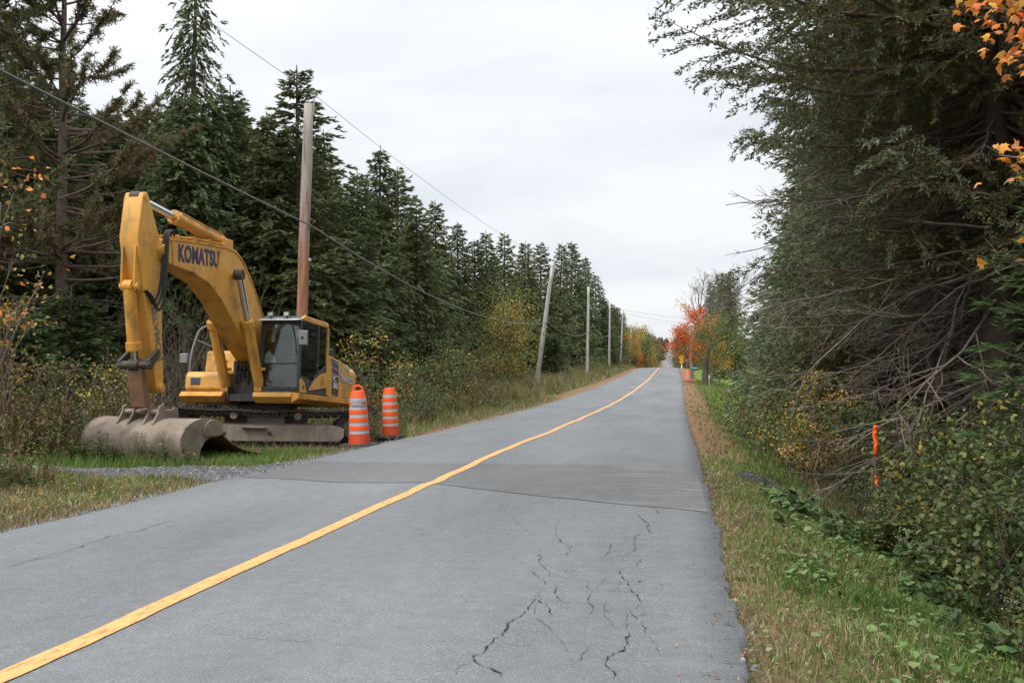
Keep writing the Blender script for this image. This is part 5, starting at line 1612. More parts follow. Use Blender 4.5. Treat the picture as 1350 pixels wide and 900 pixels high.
# ================================================================== CONIFERS
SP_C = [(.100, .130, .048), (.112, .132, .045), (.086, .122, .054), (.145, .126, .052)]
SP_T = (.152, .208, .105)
NEAR_C = [(.125, .142, .052), (.105, .145, .062), (.165, .140, .056), (.165, .122, .060)]
NEAR_T = (.155, .235, .150)
PINE_C = [(.105, .125, .058), (.180, .125, .060), (.140, .145, .070)]

def row_spot(px, py, X):
    a = math.atan((px - 675) / FPX) - YAW
    Y = X / math.tan(a); zc = Y * math.cos(YAW) - X * math.sin(YAW)
    z0 = float(gz(X, Y)); H = CAM_H + (495 - py) * zc / FPX - z0
    return X, Y, z0, H

protos = []
for k, (H, Rr, h0, hg, nb, dr) in enumerate(((14., 3.0, .8, .25, 150, .30), (14., 2.6, .6, .45, 150, .25), (14., 3.3, 1.2, .15, 140, .35), (14., 2.2, 1.5, .30, 130, .25), (14., 2.5, 3.2, .2, 115, .3))):
    w, c = conifer(500 + k, H, Rr, h0, nb, .20, .034, 44, SP_C, SP_T, droop=dr, hang_=hg, sub_m=3.0, dead=(.4, max(1.2, h0 + 1)), dead_n=10 if k < 4 else 26, dead_len=.8, trunk_r=.19, ragged=.28)
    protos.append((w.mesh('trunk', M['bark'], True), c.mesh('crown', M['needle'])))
def spruce_copy(k, x, y, z, H, rz, label, group, widen=1.0, name='spruce_tree', proto_h=14.0, src=None):
    t = thing(name, label, 'tree', (x, y, z), (0, 0, rz), group)
    s = H / proto_h
    ws = widen * s ** .65
    t.scale = (ws, ws, s)
    a, b = (src or protos)[k]
    obj('trunk', a, t); obj('crown', b, t)
    return t
rs = np.random.default_rng(77)
FRONT = [(322, 110, -17.5), (352, 150, -16), (396, 84, -14.8), (440, 172, -15), (472, 228, -13.6), (498, 197, -14.6), (527, 222, -15.0), (552, 262, -13.4), (576, 266, -14.6), (607, 293, -13.8), (630, 318, -14.2),
         (645, 306, -15), (664, 308, -14.8), (690, 318, -14.2), (712, 320, -15), (734, 322, -14.2), (753, 318, -13.8), (772, 338, -13.6), (786, 362, -13.2)]
FL_ = {322: 'bushy spruce with ragged top between the tallest spruce and the brown pole', 396: 'pointed spruce rising just behind the brown utility pole', 352: 'shorter spruce directly left of the brown utility pole, behind the boom',
       440: 'spruce directly right of the brown pole, half its height above the cable', 498: 'tall spire topped spruce above the lone striped barrel', 753: 'spruce at the end of the forest row above the straight grey pole', 786: 'last low spruce of the left row before the hill crest', 712: 'spruce standing right behind the leaning grey pole', 664: 'spruce standing behind the yellow birch sapling'}
LBL_F = 'dark green spruce in the tall front row of the forest left of the road'
for i, (px, py, X) in enumerate(FRONT):
    x, y, z, H = row_spot(px, py, X)
    k = i % 4 if px < 620 else (4 if i % 3 == 0 else i % 4)
    lab = FL_.get(px, LBL_F)
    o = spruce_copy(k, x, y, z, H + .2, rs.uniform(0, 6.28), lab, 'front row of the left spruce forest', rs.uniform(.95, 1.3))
    o.rotation_euler[0] = rs.normal(0, R(1.2)); o.rotation_euler[1] = rs.normal(0, R(1.2))
LBL_B = 'spruce standing deeper in the left forest behind the front row'
env = np.array([(-80, 150), (0, 70), (60, 110), (150, 130), (230, 110), (330, 140), (400, 170), (500, 260), (600, 320), (700, 340), (790, 385)], float)
for i, px in enumerate(list(range(-60, 240, 26)) + list(range(240, 785, 24))):
    for row, X0 in enumerate((-19.5, -25.0)):
        pxx = px + rs.uniform(-10, 10) + 12 * row
        X = X0 + rs.uniform(-1.5, 1.5)
        if px < 240: X -= 4.5
        py = np.interp(pxx, env[:, 0], env[:, 1]) + rs.uniform(-5, 45)
        x, y, z, H = row_spot(pxx, py, X)
        if y > 235 or H < 3: continue
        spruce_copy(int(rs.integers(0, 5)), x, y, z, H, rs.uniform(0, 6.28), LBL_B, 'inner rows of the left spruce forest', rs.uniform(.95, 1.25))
# tall ragged spruce behind the boom
w, c = conifer(611, 19., 3.2, 1.2, 200, .20, .030, 34, SP_C, SP_T, droop=.3, hang_=.75, sub_m=3.2, dead=(.5, 3), dead_n=14, trunk_r=.25, ragged=.4, up_top=.6)
x, y, z, H = row_spot(252, -70, -19.0)
plant_thing('spruce_tree', 'tallest ragged spruce with hanging curtains of twigs rising behind the excavator boom', 'tree', w, c, (x, y, z), 1.1, leafmat='needle', scale=H / 19.)
# pine with a bare mauve trunk
w, c = pine(701, 16.5, PINE_C)
px_, py_ = cam_xy(-13.9, 30.5)
plant_thing('pine_tree', 'open pine with bare mauve brown trunk and rusty needle tufts left of the excavator arm', 'tree', w, c, (px_, py_, float(gz(px_, py_))), .4, leafmat='needle')
px_, py_ = cam_xy(-19.0, 36.0)
_p1 = [o for o in COL.objects if o.name.startswith('pine_tree')][0]
copy_tree(_p1, (px_, py_, float(gz(px_, py_))), 2.4, .9, 'second rusty pine half hidden behind the bare mauve trunk')
px_, py_ = cam_xy(-16.4, 29.0)
copy_tree(_p1, (px_, py_, float(gz(px_, py_))), 4.1, 1.02, 'third pine whose branches fill the sky at the far left edge')
# young conifers at the forest edge
YC = [(.055, .085, .030), (.048, .075, .034), (.065, .085, .03)]
yw, yc = conifer(720, 4., 1.3, .15, 90, .16, .020, 48, YC, (.085, .14, .05), droop=.1, hang_=.1, sub_m=4.5, trunk_r=.05)
ysrc = [(yw.mesh('trunk', M['bark'], True), yc.mesh('crown', M['needle']))]
for px, py, X, H, lab in ((727, 490, -11.2, 4.6, 'small pointed young fir beside the leaning grey pole'), (92, 500, -17.0, 4.2, 'young fir with fresh green sprays at the foot of the bare pine trunk'), (30, 520, -16.0, 3.4, 'low young fir at the far left forest edge beside the weeds'),
                          (130, 500, -18.5, 3.0, 'small fir in the dark gap beside the excavator arm')):
    x, y, z, _ = row_spot(px, py, X)
    spruce_copy(0, x, y, z, H, px * .1, lab, 'young firs at the forest edge', 1.2, 'young_fir', 4.0, ysrc)

# right-hand spruces: near ones detailed, with bare dead lower branches
near_src = []
w, c = conifer(801, 17., 4.9, 4.0, 225, .074, .0120, 106, NEAR_C, NEAR_T, droop=.26, hang_=.10, sub_m=3.9, sub_len=.28, dead=(1.5, 5.8), dead_n=68, dead_len=.9, trunk_r=.24, ragged=.13, up_top=.6, thin_above=8.2, tip_b=3.8, bulge=([3, 5.9, 6.8, 9.5, 17], [.56, .72, 1.20, 1.20, 1.1]), spray_w=.075, pw=.78, fuzz=.55)
near_src.append((w.mesh('trunk', M['bark'], True), c.mesh('crown', M['needle'])))
near_src.append(near_src[0])
mid_src = []
w, c = conifer(805, 16., 4.0, 1.6, 190, .17, .027, 42, NEAR_C, NEAR_T, droop=.3, hang_=.15, sub_m=3.0, sub_len=.38, dead=(.6, 4.5), dead_n=60, dead_len=.95, trunk_r=.22, ragged=.2, spray_w=.06, pw=.8)
mid_src.append((w.mesh('trunk', M['bark'], True), c.mesh('crown', M['needle'])))
LBL_R = 'dark spruce in the dense row along the right side of the road'
def right_spruce(x, y, H, rz, lab, src, ph, widen=1.0, group='spruces along the right side of the road', k=0):
    return spruce_copy(k, x, y, float(gz(x, y)), H, rz, lab, group, widen, 'spruce_tree', ph, src)
right_spruce(4.45, 14.6, 17.5, .5, 'nearest big spruce on the right with bluish live tips above bare dead lower branches', near_src, 17., .96)
right_spruce(7.4, 9.6, 16.5, 2.2, 'big spruce on the right whose trunk stands among bare branches beside the orange maple leaves', near_src, 17., .80, k=1)
right_spruce(6.0, 20.5, 18., 3.6, 'second spruce on the right with brown dead twigs above the orange shrub', near_src, 17., .84, k=1)
right_spruce(6.5, 26.5, 17., 1.9, LBL_R, near_src, 17., .86, k=0)
for i, (x, y, H) in enumerate(((6.5, 32, 15.5), (6.5, 38, 15), (6.9, 44.5, 14.5), (7.3, 51, 14), (7.7, 58, 13.5), (8.2, 66, 13.0), (8.8, 75, 12.5),
                               (10.5, 12, 16), (11, 18.5, 17), (11.5, 25, 17), (11.0, 31, 16), (11.8, 38, 16), (12, 46, 15), (12.5, 55, 15), (13, 64, 14), (16, 22, 17), (16, 34, 16), (17, 48, 16), (9.6, 6.0, 15), (14, 76, 13), (17, 12, 15))):
    right_spruce(x, y, H, rs.uniform(0, 6.28), LBL_R if x < 9 else 'spruce standing deeper in the woods on the right', mid_src, 16., (1.02 if x < 9 else .9), 'spruces along the right side of the road' if x < 9 else 'inner spruces on the right')
# bright green young fir at the right edge
x, y = at_depth(1446, 470, 6.9)[:2]
fw, fc = conifer(730, 4.2, .72, 1.45, 70, .085, .0075, 110, YC, (.095, .16, .05), droop=.0, hang_=.1, sub_m=7, sub_len=.38, trunk_r=.035)
fsrc = [(fw.mesh('trunk', M['bark'], True), fc.mesh('crown', M['needle']))]
spruce_copy(0, x, y, float(gz(x, y)), 4.2, 1.0, 'fresh bright green young fir branch tip in front of the dead right-hand branches', 'young firs at the forest edge', 1.0, 'young_fir', 4.2, fsrc)

# ================================================================== BROADLEAF TREES AND SHRUBS
OR = [(.62, .20, .025), (.70, .27, .04), (.50, .13, .02), (.60, .33, .06)]
RED = [(.55, .085, .02), (.60, .12, .025), (.45, .05, .02), (.62, .20, .035)]
YEL = [(.42, .29, .045), (.34, .26, .05), (.30, .27, .06), (.46, .24, .04)]
OLV = [(.15, .16, .05), (.12, .14, .045), (.21, .18, .055), (.09, .12, .04)]
GRN = [(.08, .125, .04), (.10, .145, .045), (.065, .11, .04), (.14, .155, .05)]
BRN = [(.15, .085, .045), (.19, .11, .055), (.12, .075, .045), (.10, .09, .04)]
RUS = [(.24, .09, .03), (.30, .13, .04), (.17, .10, .04), (.12, .10, .035)]

def tree_at(px, Y, name, label, gen, rotz=0., cat='tree', group=None, X=None, wood_name='trunk', crown_name='crown', scale=1.0):
    if X is None:
        a = math.atan((px - 675) / FPX) - YAW; X = Y * math.tan(a)
    return plant_thing(name, label, cat, gen[0], gen[1], (X, Y, float(gz(X, Y))), rotz, group, crown_name, wood_name, 'leaf', scale)

# red maple leaning over the road, and the bare tree behind it
tree_at(0, 100., 'maple_tree', 'flaming red and orange maple leaning over the right side of the road', broadleaf(901, 9.0, (-2.0, 0, 5.0), (2.2, 2.2, 2.5), 5200, .17, RED[:2] + RED[3:] + OR, None, .20, 30, 'maple', .34, (-1.4, 0), 110), X=4.0)
tree_at(0, 96., 'maple_tree', 'orange tinged small maple under the red maple beside the trunk', broadleaf(902, 6, (0, 0, 2.6), (1.1, 1.1, 1.2), 900, .18, OR + YEL, None, .10, 14, 'maple', .5), X=4.4)
bw = bare_tree(903, 14.6, .42, 7, .26)
plant_thing('bare_tree', 'leafless grey tree with fine branches rising behind the red maple', 'tree', bw, None, (2.2, 114., float(gz(2.2, 114.))), .6)
bw2 = bare_tree(904, 11., .42, 6, .15)
plant_thing('bare_tree', 'second leafless tree half hidden behind the right-hand spruces', 'tree', bw2, None, (6.2, 122., float(gz(6.2, 122.))), 1.6)
mb = MB(); tube(mb, np.array([(0, 0, -.3), (0, 0, 0.), (.05, 0, 1.), (.1, .05, 2.0), (.5, 0, 3.6)]), [.42, .33, .27, .22, .10], 12, BARK['spruce'])
mc = broadleaf(905, 8, (1.5, 0, 4.3), (2.1, 2.2, 2.6), 4500, .16, GRN + OLV, None, 0, 14, 'maple', .6)[1]
plant_thing('maple_tree', 'green leaved tree with a thick dark trunk standing on the bright lawn', 'tree', mb, mc, (2.95, 91., float(gz(2.95, 91.))), .0)

# autumn trees beyond the crest, left and right (each kind built once, copied with its parts)
kinds = {}
for nm, cols, sd, lf in (('orange', OR, 911, .30), ('red', RED, 912, .30), ('yellow', YEL, 913, .30), ('green', GRN + OLV, 914, .30), ('russet', RUS + BRN, 915, .30)):
    w, c = broadleaf(sd, 9, (0, 0, 5.4), (2.8, 2.8, 3.6), 4200, lf * .85, cols, None, .18, 22, 'maple', .6)
    kinds[nm] = (w.mesh('trunk', M['bark'], True), c.mesh('crown', M['leaf']))
def far_tree(kind, X, Y, H, label, group):
    z = float(gz(X, Y))
    if kind == 'spruce':
        return spruce_copy(int(rs.integers(0, 5)), X, Y, z, H, rs.uniform(0, 6.28), label, group, 1.05)
    t = thing('autumn_tree', label, 'tree', (X, Y, z), (0, 0, rs.uniform(0, 6.28)), group)
    s = H / 9.2; t.scale = (s * rs.uniform(.9, 1.15), s * rs.uniform(.9, 1.15), s)
    a, b = kinds[kind]; obj('trunk', a, t); obj('crown', b, t); return t
FL = 'trees beyond the hill crest on the left'
FRG = 'trees beyond the hill crest on the right'
D = {'orange': 'orange autumn tree', 'red': 'red autumn tree', 'yellow': 'yellow autumn tree', 'green': 'green leafy tree', 'russet': 'russet brown tree', 'spruce': 'dark spruce'}
for kind, px, Y, H in (('spruce', 800, 176, 12), ('spruce', 808, 190, 12), ('spruce', 815, 205, 12.5), ('spruce', 806, 215, 14), ('spruce', 818, 225, 11), ('green', 826, 235, 11), ('yellow', 832, 250, 12), ('green', 838, 262, 13), ('green', 845, 280, 13), ('yellow', 842, 300, 16), ('spruce', 852, 285, 13), ('spruce', 858, 320, 13),
                       ('red', 850, 262, 8), ('orange', 847, 250, 6), ('green', 839, 236, 6), ('green', 858, 300, 8), ('green', 862, 340, 10), ('russet', 860, 380, 12), ('orange', 863, 420, 10), ('spruce', 864, 460, 14), ('green', 866, 520, 14), ('russet', 868, 560, 15), ('spruce', 866, 600, 14), ('spruce', 869, 650, 13), ('yellow', 834, 214, 8), ('spruce', 795, 162, 12), ('spruce', 822, 244, 15), ('spruce', 812, 232, 15)):
    a = math.atan((px - 675) / FPX) - YAW; X = Y * math.tan(a)
    far_tree(kind, min(X, -9.0), Y, H, D[kind] + ' beyond the hill crest on the left side of the road', FL)
for kind, px, Y, H in (('russet', 892, 330, 12), ('green', 893, 300, 10), ('russet', 897, 280, 11), ('green', 890, 420, 14), ('russet', 889, 500, 15), ('spruce', 890, 560, 16), ('russet', 888, 620, 13), ('spruce', 893, 640, 20), ('green', 899, 250, 8), ('green', 912, 190, 9), ('green', 920, 150, 9), ('green', 926, 160, 10), ('spruce', 935, 120, 13), ('spruce', 940, 135, 14), ('russet', 903, 260, 12), ('spruce', 946, 150, 15), ('green', 915, 230, 12), ('spruce', 930, 180, 16), ('russet', 908, 210, 8), ('spruce', 905, 330, 17)):
    a = math.atan((px - 675) / FPX) - YAW; X = Y * math.tan(a)
    far_tree(kind, max(X, 5.0 if Y > 230 else 7.0), Y, H, D[kind] + ' beyond the lawn on the right side of the road', FRG)

# far wooded hillside: one uncounted mass of crowns beside the road cut
def far_forest():
    rng = np.random.default_rng(990); mb = MB()
    n = 2300
    Y = rng.uniform(700, 3300, n); X = rng.choice([-1, 1], n) * (9 + np.abs(rng.normal(0, 1, n)) * Y * .10)
    Z = gz(X, Y); H = rng.uniform(7, 14, n)
    cols = np.array([(.04, .06, .045), (.05, .07, .05), (.17, .09, .04), (.20, .14, .05), (.10, .07, .05), (.13, .10, .08)])
    c = pick(rng, cols, n, p=[.3, .2, .12, .1, .13, .15])
    for lobe in range(3):
        P = np.stack([X + rng.normal(0, 1.2, n), Y + rng.normal(0, 1.2, n), Z - 1 + lobe * H * .12], -1)
        spindles(mb, P, np.tile([0, 0, 1.], (n, 1)) + rng.normal(0, .06, (n, 3)), H * rng.uniform(.75, 1, n), rng.uniform(1.6, 3.0, n), c * rng.uniform(.85, 1.15, (n, 1)), .38)
    o = obj('far_forest', mb.mesh('far_forest', M['needle']), None, 'stuff')
    o['label'] = 'mixed autumn forest covering the far hillside beside the road cut'; o['category'] = 'forest'
far_forest()

# ---------------- shrubs on the left
SH = 'shrubs along the left forest edge'
def shrub(px, X, label, H, W, n, leaf, cols, seed, p=None, Y=None, group=None, bark='shrub', spread=.35, name='shrub', clump=40):
    if Y is None:
        a = math.atan((px - 675) / FPX) - YAW; Y = X / math.tan(a)
    g = broadleaf(seed, H, (0, 0, H * .55), (W * .5, W * .5, H * .48), n, leaf, cols, p, 0, 18, bark, spread, (0, 0), clump, .1)
    return plant_thing(name, label, 'shrub', g[0], g[1], (X, Y, float(gz(X, Y))), seed * .7, group, 'foliage', 'stems')
g = broadleaf(921, 6.5, (0, 0, 3.4), (1.7, 1.7, 3.0), 6500, .12, YEL + OLV[:2] + GRN[1:2], None, .07, 24, 'shrub', .55)
_X, _Y, _z, _ = row_spot(668, 500, -10.8)
plant_thing('birch_sapling', 'yellow green young birch glowing in front of the dark spruces by the leaning pole', 'tree', g[0], g[1], (_X, _Y, _z), .4)
shrub(492, -9.6, 'yellow leaved shrub just behind the excavator counterweight', 3.1, 2.2, 700, .10, YEL + OLV[:1], 922, spread=.3)
shrub(540, -9.6, 'olive green bush behind the lone striped barrel', 2.4, 2.8, 1500, .085, OLV + GRN, 923)
shrub(580, -9.8, 'mixed green and gold bush between the barrel and the birch sapling', 3.0, 3.2, 2000, .09, OLV + YEL[:2] + GRN, 924)
shrub(610, -10.2, 'tall dark green bush against the spruce trunks', 4.0, 3.4, 2400, .09, GRN, 925)
shrub(638, -10.0, 'rust tinged bush next to the yellow birch sapling', 2.8, 3.0, 1800, .09, OLV + RUS[:2], 926)
shrub(598, -8.6, 'low dark green bush at the edge of the roadside grass', 1.3, 1.6, 1100, .07, GRN, 927, Y=34.)
shrub(655, -9.2, 'low golden bush in the grass before the leaning pole', 1.5, 2.6, 1200, .08, OLV + YEL[:1], 928, Y=47.)
shrub(560, -12.0, 'shadowed green bush under the spruces behind the barrel', 2.6, 3.2, 1600, .09, GRN, 929, Y=34.)
shrub(800, -9.0, 'low round bush at the foot of the far poles', 1.8, 4.5, 900, .14, OLV + GRN, 930, Y=118.)
shrub(790, -10.0, 'golden bush on the bank before the hill crest', 2.0, 5.0, 900, .14, OLV + YEL[:1], 931, Y=135.)
shrub(815, -9.5, 'reddish bush low on the bank near the crest', 2.2, 5.0, 900, .16, RUS + OLV, 932, Y=165.)
# grey leafless brush behind the boom
def brush(seed, H, W, n):
    rng = np.random.default_rng(seed); wood, cr = MB(), MB()
    for k in range(n):
        p0 = np.array([rng.normal(0, W * .28), rng.normal(0, W * .28), -.1]); d = unit(np.array([rng.normal(0, .22), rng.normal(0, .22), 1.]))
        h = H * rng.uniform(.45, 1.05); q = np.linspace(0, 1, 7)
        P = p0 + d * (h * q)[:, None] + rng.normal(0, .03, (7, 3)) * h * q[:, None] * .6
        c = np.array(BARK['dead']) * rng.uniform(.6, 1.25)
        tube(wood, P, np.linspace(.014, .004, 7), 4, c, cap=False)
        for _ in range(9):
            t = rng.uniform(.25, 1); s = np.array([np.interp(t, q, P[:, j]) for j in range(3)]); dd = unit(d + rng.normal(0, .55, 3)); l = rng.uniform(.2, .7) * (1.2 - t * .5)
            e = s + dd * l
            tube(wood, np.stack([s, s + dd * l * .5 + rng.normal(0, .02, 3), e]), np.array([.006, .004, .003]), 3, c, cap=False)
            m = rng.integers(1, 6); pos = s + dd * (l * rng.uniform(.3, 1, (m, 1))) + rng.normal(0, .05, (m, 3))
            leaves(cr, pos, unit(rng.normal(0, 1, (m, 3))), unit(rng.normal(0, 1, (m, 3))), .055, .035, pick(rng, BRN + OLV[:1], m))
    return wood, cr
for i, (px, X, Y, H, W, lab) in enumerate(((262, -14.6, 30., 5.0, 3.6, 'grey brown leafless brush tangle seen under the excavator boom'), (228, -15.6, 28.5, 4.2, 3.4, 'bare twiggy brush behind the excavator arm'),
                                           (300, -14.2, 33., 5.4, 3.2, 'tall dry brush with a few brown leaves behind the boom cylinders'), (180, -15.5, 26., 2.6, 3.0, 'low dry brush behind the ditching bucket'))):
    a = math.atan((px - 675) / FPX) - YAW; X = Y * math.tan(a)
    w, c = brush(940 + i, H, W, 42)
    plant_thing('brush', lab, 'shrub', w, c, (X, Y, float(gz(X, Y))), i, 'leafless brush behind the excavator', 'foliage', 'stems')
# leafy sapling with yellowing leaves behind the bucket and one at the far left edge
for i, (px, Zc, H, W, n, cols, lab) in enumerate(((140, 22.5, 2.3, 1.8, 420, YEL[2:] + OLV, 'thin sapling with pale yellow green leaves behind the ditching bucket'), (172, 23.5, 2.4, 1.5, 320, OLV + YEL[1:3], 'small leafy sapling close beside the excavator arm'),
                                                  (88, 21.0, 1.7, 2.2, 700, OLV + BRN, 'olive brown bush left of the ditching bucket'), (45, 19.0, 2.2, 2.0, 900, OLV + BRN[:2], 'tall bushy weeds clump at the left beyond the driveway'), (8, 19.5, 2.0, 2.2, 900, OLV + RUS, 'reddish bushy clump at the left edge beyond the driveway'))):
    x, y = at_depth(px, 560, Zc)[:2]
    g = broadleaf(950 + i, H, (0, 0, H * .58), (W * .5, W * .5, H * .42), n, .085, cols, None, .018, 12, 'shrub', .22, (0, 0), 16)
    plant_thing('sapling', lab, 'shrub', g[0], g[1], (x, y, float(gz(x, y))), i * 1.1, 'saplings round the bucket', 'foliage', 'stems')
x, y = at_depth(-14, 500, 15.5)[:2]
g = broadleaf(961, 5.0, (.15, .1, 3.4), (.75, .9, 1.9), 230, .10, OR[1:2] + YEL + OLV[:2], None, .028, 16, 'maple', .22, (.1, 0), 14)
plant_thing('maple_sapling', 'slender maple sapling with sparse orange leaves at the left edge', 'tree', g[0], g[1], (x, y, float(gz(x, y))), .0)
x, y = at_depth(6, 560, 18.5)[:2]
g = broadleaf(962, 3.3, (0, 0, 2.3), (.5, .5, .9), 300, .085, YEL[:2] + OR[1:2] + OLV[:1], None, .02, 5, 'shrub', .18, (0, 0), 12)
plant_thing('maple_sapling', 'small sapling with golden leaves and a pale stem among the left weeds', 'tree', g[0], g[1], (x, y, float(gz(x, y))), .0)

# ---------------- shrubs on the right
def shrub_d(px, py, Zc, label, H, W, n, leaf, cols, seed, p=None, spread=.28, clump=40):
    x, y = at_depth(px, py, Zc)[:2]
    g = broadleaf(seed, H, (0, 0, H * .55), (W * .5, W * .5, H * .46), int(n * 1.5), leaf * .82, cols, p, 0, 18, 'shrub', spread, (0, 0), clump, .06, Zc < 14)
    return plant_thing('shrub', label, 'shrub', g[0], g[1], (x, y, float(gz(x, y))), seed * .3, 'shrubs in the right-hand ditch', 'foliage', 'stems')
shrub_d(1082, 560, 19.0, 'orange and yellow shrub glowing under the right-hand spruces', 2.0, 1.8, 1300, .075, YEL + OR[3:] + OLV[:1], 971)
shrub_d(1070, 590, 17.0, 'pale pinkish orange low shrub at the lawn side of the ditch', 1.1, 1.1, 450, .07, [(.60, .28, .14), (.5, .3, .1), (.2, .18, .06)], 972)
shrub_d(1130, 590, 17.5, 'dark green leafy shrub behind the survey stake', 1.7, 2.2, 1900, .085, GRN, 973)
shrub_d(1215, 590, 15.5, 'green shrub with yellowing leaves below the dead branches', 1.6, 2.0, 1900, .08, GRN + OLV + YEL[2:3], 974)
shrub_d(1270, 600, 11.5, 'dense green shrub with yellow flecks beside the young fir', 1.8, 2.0, 2300, .075, GRN + GRN + OLV + YEL[1:2], 975)
shrub_d(1345, 560, 9.5, 'broad leaved green shrub with yellow leaves at the right edge', 1.9, 1.7, 2100, .08, GRN + GRN + OLV[:2] + YEL[2:3], 976)
shrub_d(1330, 660, 8.2, 'low leafy green shrub in front of the broad leaved one', 1.05, 1.4, 1500, .075, GRN + GRN + OLV[:2], 977)
shrub_d(1010, 560, 24.0, 'low green shrub where the lawn meets the ditch', 1.2, 2.0, 1000, .08, GRN + OLV, 978)
shrub_d(1010, 545, 31.0, 'reddish brown shrub in the shade of the spruces', 1.4, 2.4, 1000, .09, RUS + BRN + GRN, 979)
shrub_d(985, 530, 40.0, 'brown green shrub at the edge of the bright lawn', 1.5, 2.6, 900, .1, BRN + GRN, 980)
shrub_d(1235, 640, 10.5, 'rusty ferny shrub under the hooked dead branch', .8, 1.3, 800, .07, RUS + GRN, 981)
shrub_d(1040, 575, 20.5, 'grey green low shrub beside the orange one', 1.2, 1.5, 900, .075, GRN + OLV, 982)
shrub_d(1185, 640, 15.2, 'dark leafy tangle around the foot of the survey stake', .9, 1.3, 1100, .07, GRN, 983)

# low hooked dead branch arching down to the weeds
def arch_branch():
    rng = np.random.default_rng(991); mb = MB()
    Zc = 12.6
    for pix, r in (([(1330, 300), (1290, 340), (1262, 400), (1250, 455), (1222, 520), (1205, 570), (1180, 620), (1150, 650)], .020), ([(1290, 345), (1262, 420), (1245, 480), (1228, 540), (1210, 600), (1195, 460)], .016),
                   ([(1330, 330), (1240, 350), (1150, 378), (1050, 395), (1000, 410)], .022), ([(1330, 340), (1230, 370), (1140, 420), (1085, 470), (1035, 520)], .018), ([(1320, 350), (1220, 380), (1120, 430), (1050, 432), (985, 430)], .02),
                   ([(1340, 360), (1270, 420), (1200, 490), (1150, 520), (1085, 530)], .016), ([(1320, 320), (1200, 345), (1090, 372), (1035, 400)], .018), ([(1340, 350), (1260, 380), (1180, 450), (1120, 500)], .014), ([(1310, 300), (1180, 290), (1080, 265), (1000, 272)], .02), ([(1330, 260), (1200, 245), (1080, 262), (960, 270)], .018)):
        P = np.array([at_depth(x, y, Zc + rng.uniform(-.5, .5) + .4 * math.sin(i)) for i, (x, y) in enumerate(pix)])
        s = np.linspace(0, 1, len(P)); t = np.linspace(0, 1, 22)
        Q = np.stack([np.interp(t, s, P[:, k]) for k in range(3)], -1)
        Q[1:-1] = (Q[:-2] + 2 * Q[1:-1] + Q[2:]) / 4; Q += rng.normal(0, .012, Q.shape)
        c = np.array(BARK['dead']) * rng.uniform(.6, 1.35)
        tube(mb, Q, np.linspace(r, r * .28, 22), 6, c, cap=False)
        for _ in range(16):
            k = rng.integers(4, 20); d = unit(unit(Q[k] - Q[k - 2]) + rng.normal(0, .5, 3)); l = rng.uniform(.2, .8)
            e = Q[k] + d * l * .5 + rng.normal(0, .03, 3); f2 = Q[k] + d * l + np.array([0, 0, -.12 * l])
            tube(mb, np.stack([Q[k], e, f2]), np.array([r * .35, r * .25, .0025]), 4, c * rng.uniform(.8, 1.2), cap=False)
            for _ in range(2):
                d2 = unit(d + rng.normal(0, .6, 3)); tube(mb, np.stack([e, e + d2 * l * .25, e + d2 * l * .45]), [.004, .003, .002], 3, c, cap=False)
    return mb
_near = [o for o in bpy.data.objects if o.get('label', '').startswith('nearest big spruce')][0]
bpy.context.view_layer.update()
ab = arch_branch(); v_, c_, t_, q_ = ab.arrays()
ab2 = MB(); Mi = np.array(_near.matrix_world.inverted())
ab2.add(v_ @ Mi[:3, :3].T + Mi[:3, 3], t_, q_, c_)
ob = obj('dead_branch', ab2.mesh('dead_branch', M['bark'], True), _near)

# orange maple leaves hanging in at the right edge: every leaf a piece of its own
def maple_leaf_mesh(col, seed):
    a = np.array([(0, 0), (.10, .06), (.30, .02), (.26, .16), (.48, .26), (.36, .36), (.42, .52), (.20, .50), (.10, .62), (0, .95), (-.10, .62), (-.20, .50), (-.42, .52), (-.36, .36), (-.48, .26), (-.26, .16), (-.30, .02), (-.10, .06)])
    mb = MB(); z = -.55 * np.abs(a[:, 0]) ** 1.2 - .5 * (a[:, 1] - .3) ** 2
    v = np.concatenate([a, z[:, None]], 1); ctr = np.array([[0, .32, .04]]); v = np.concatenate([v, ctr])
    n = len(a); t = [(n, i, (i + 1) % n) for i in range(n)]
    mb.add(v, t, None, col)
    return mb.mesh('leaf', M['leaf'])
mrng = np.random.default_rng(1001)
lm = [maple_leaf_mesh(c, i) for i, c in enumerate([(.72, .24, .03), (.78, .33, .05), (.62, .17, .03), (.75, .42, .10), (.66, .30, .10)])]
mx, my = at_depth(1560, 500, 7.2)[:2]; mz = float(gz(mx, my))
map_ = thing('maple_tree', 'orange leaved maple reaching in over the dead spruce branches from the right edge', 'tree', (mx, my, mz))
base = np.array([mx, my, mz])
wood = MB(); tube(wood, np.array([(0, 0, -.3), (0, 0, 1.5), (-.08, .05, 3.2), (-.02, 0, 5.2)]), [.07, .06, .045, .015], 8, BARK['maple'])
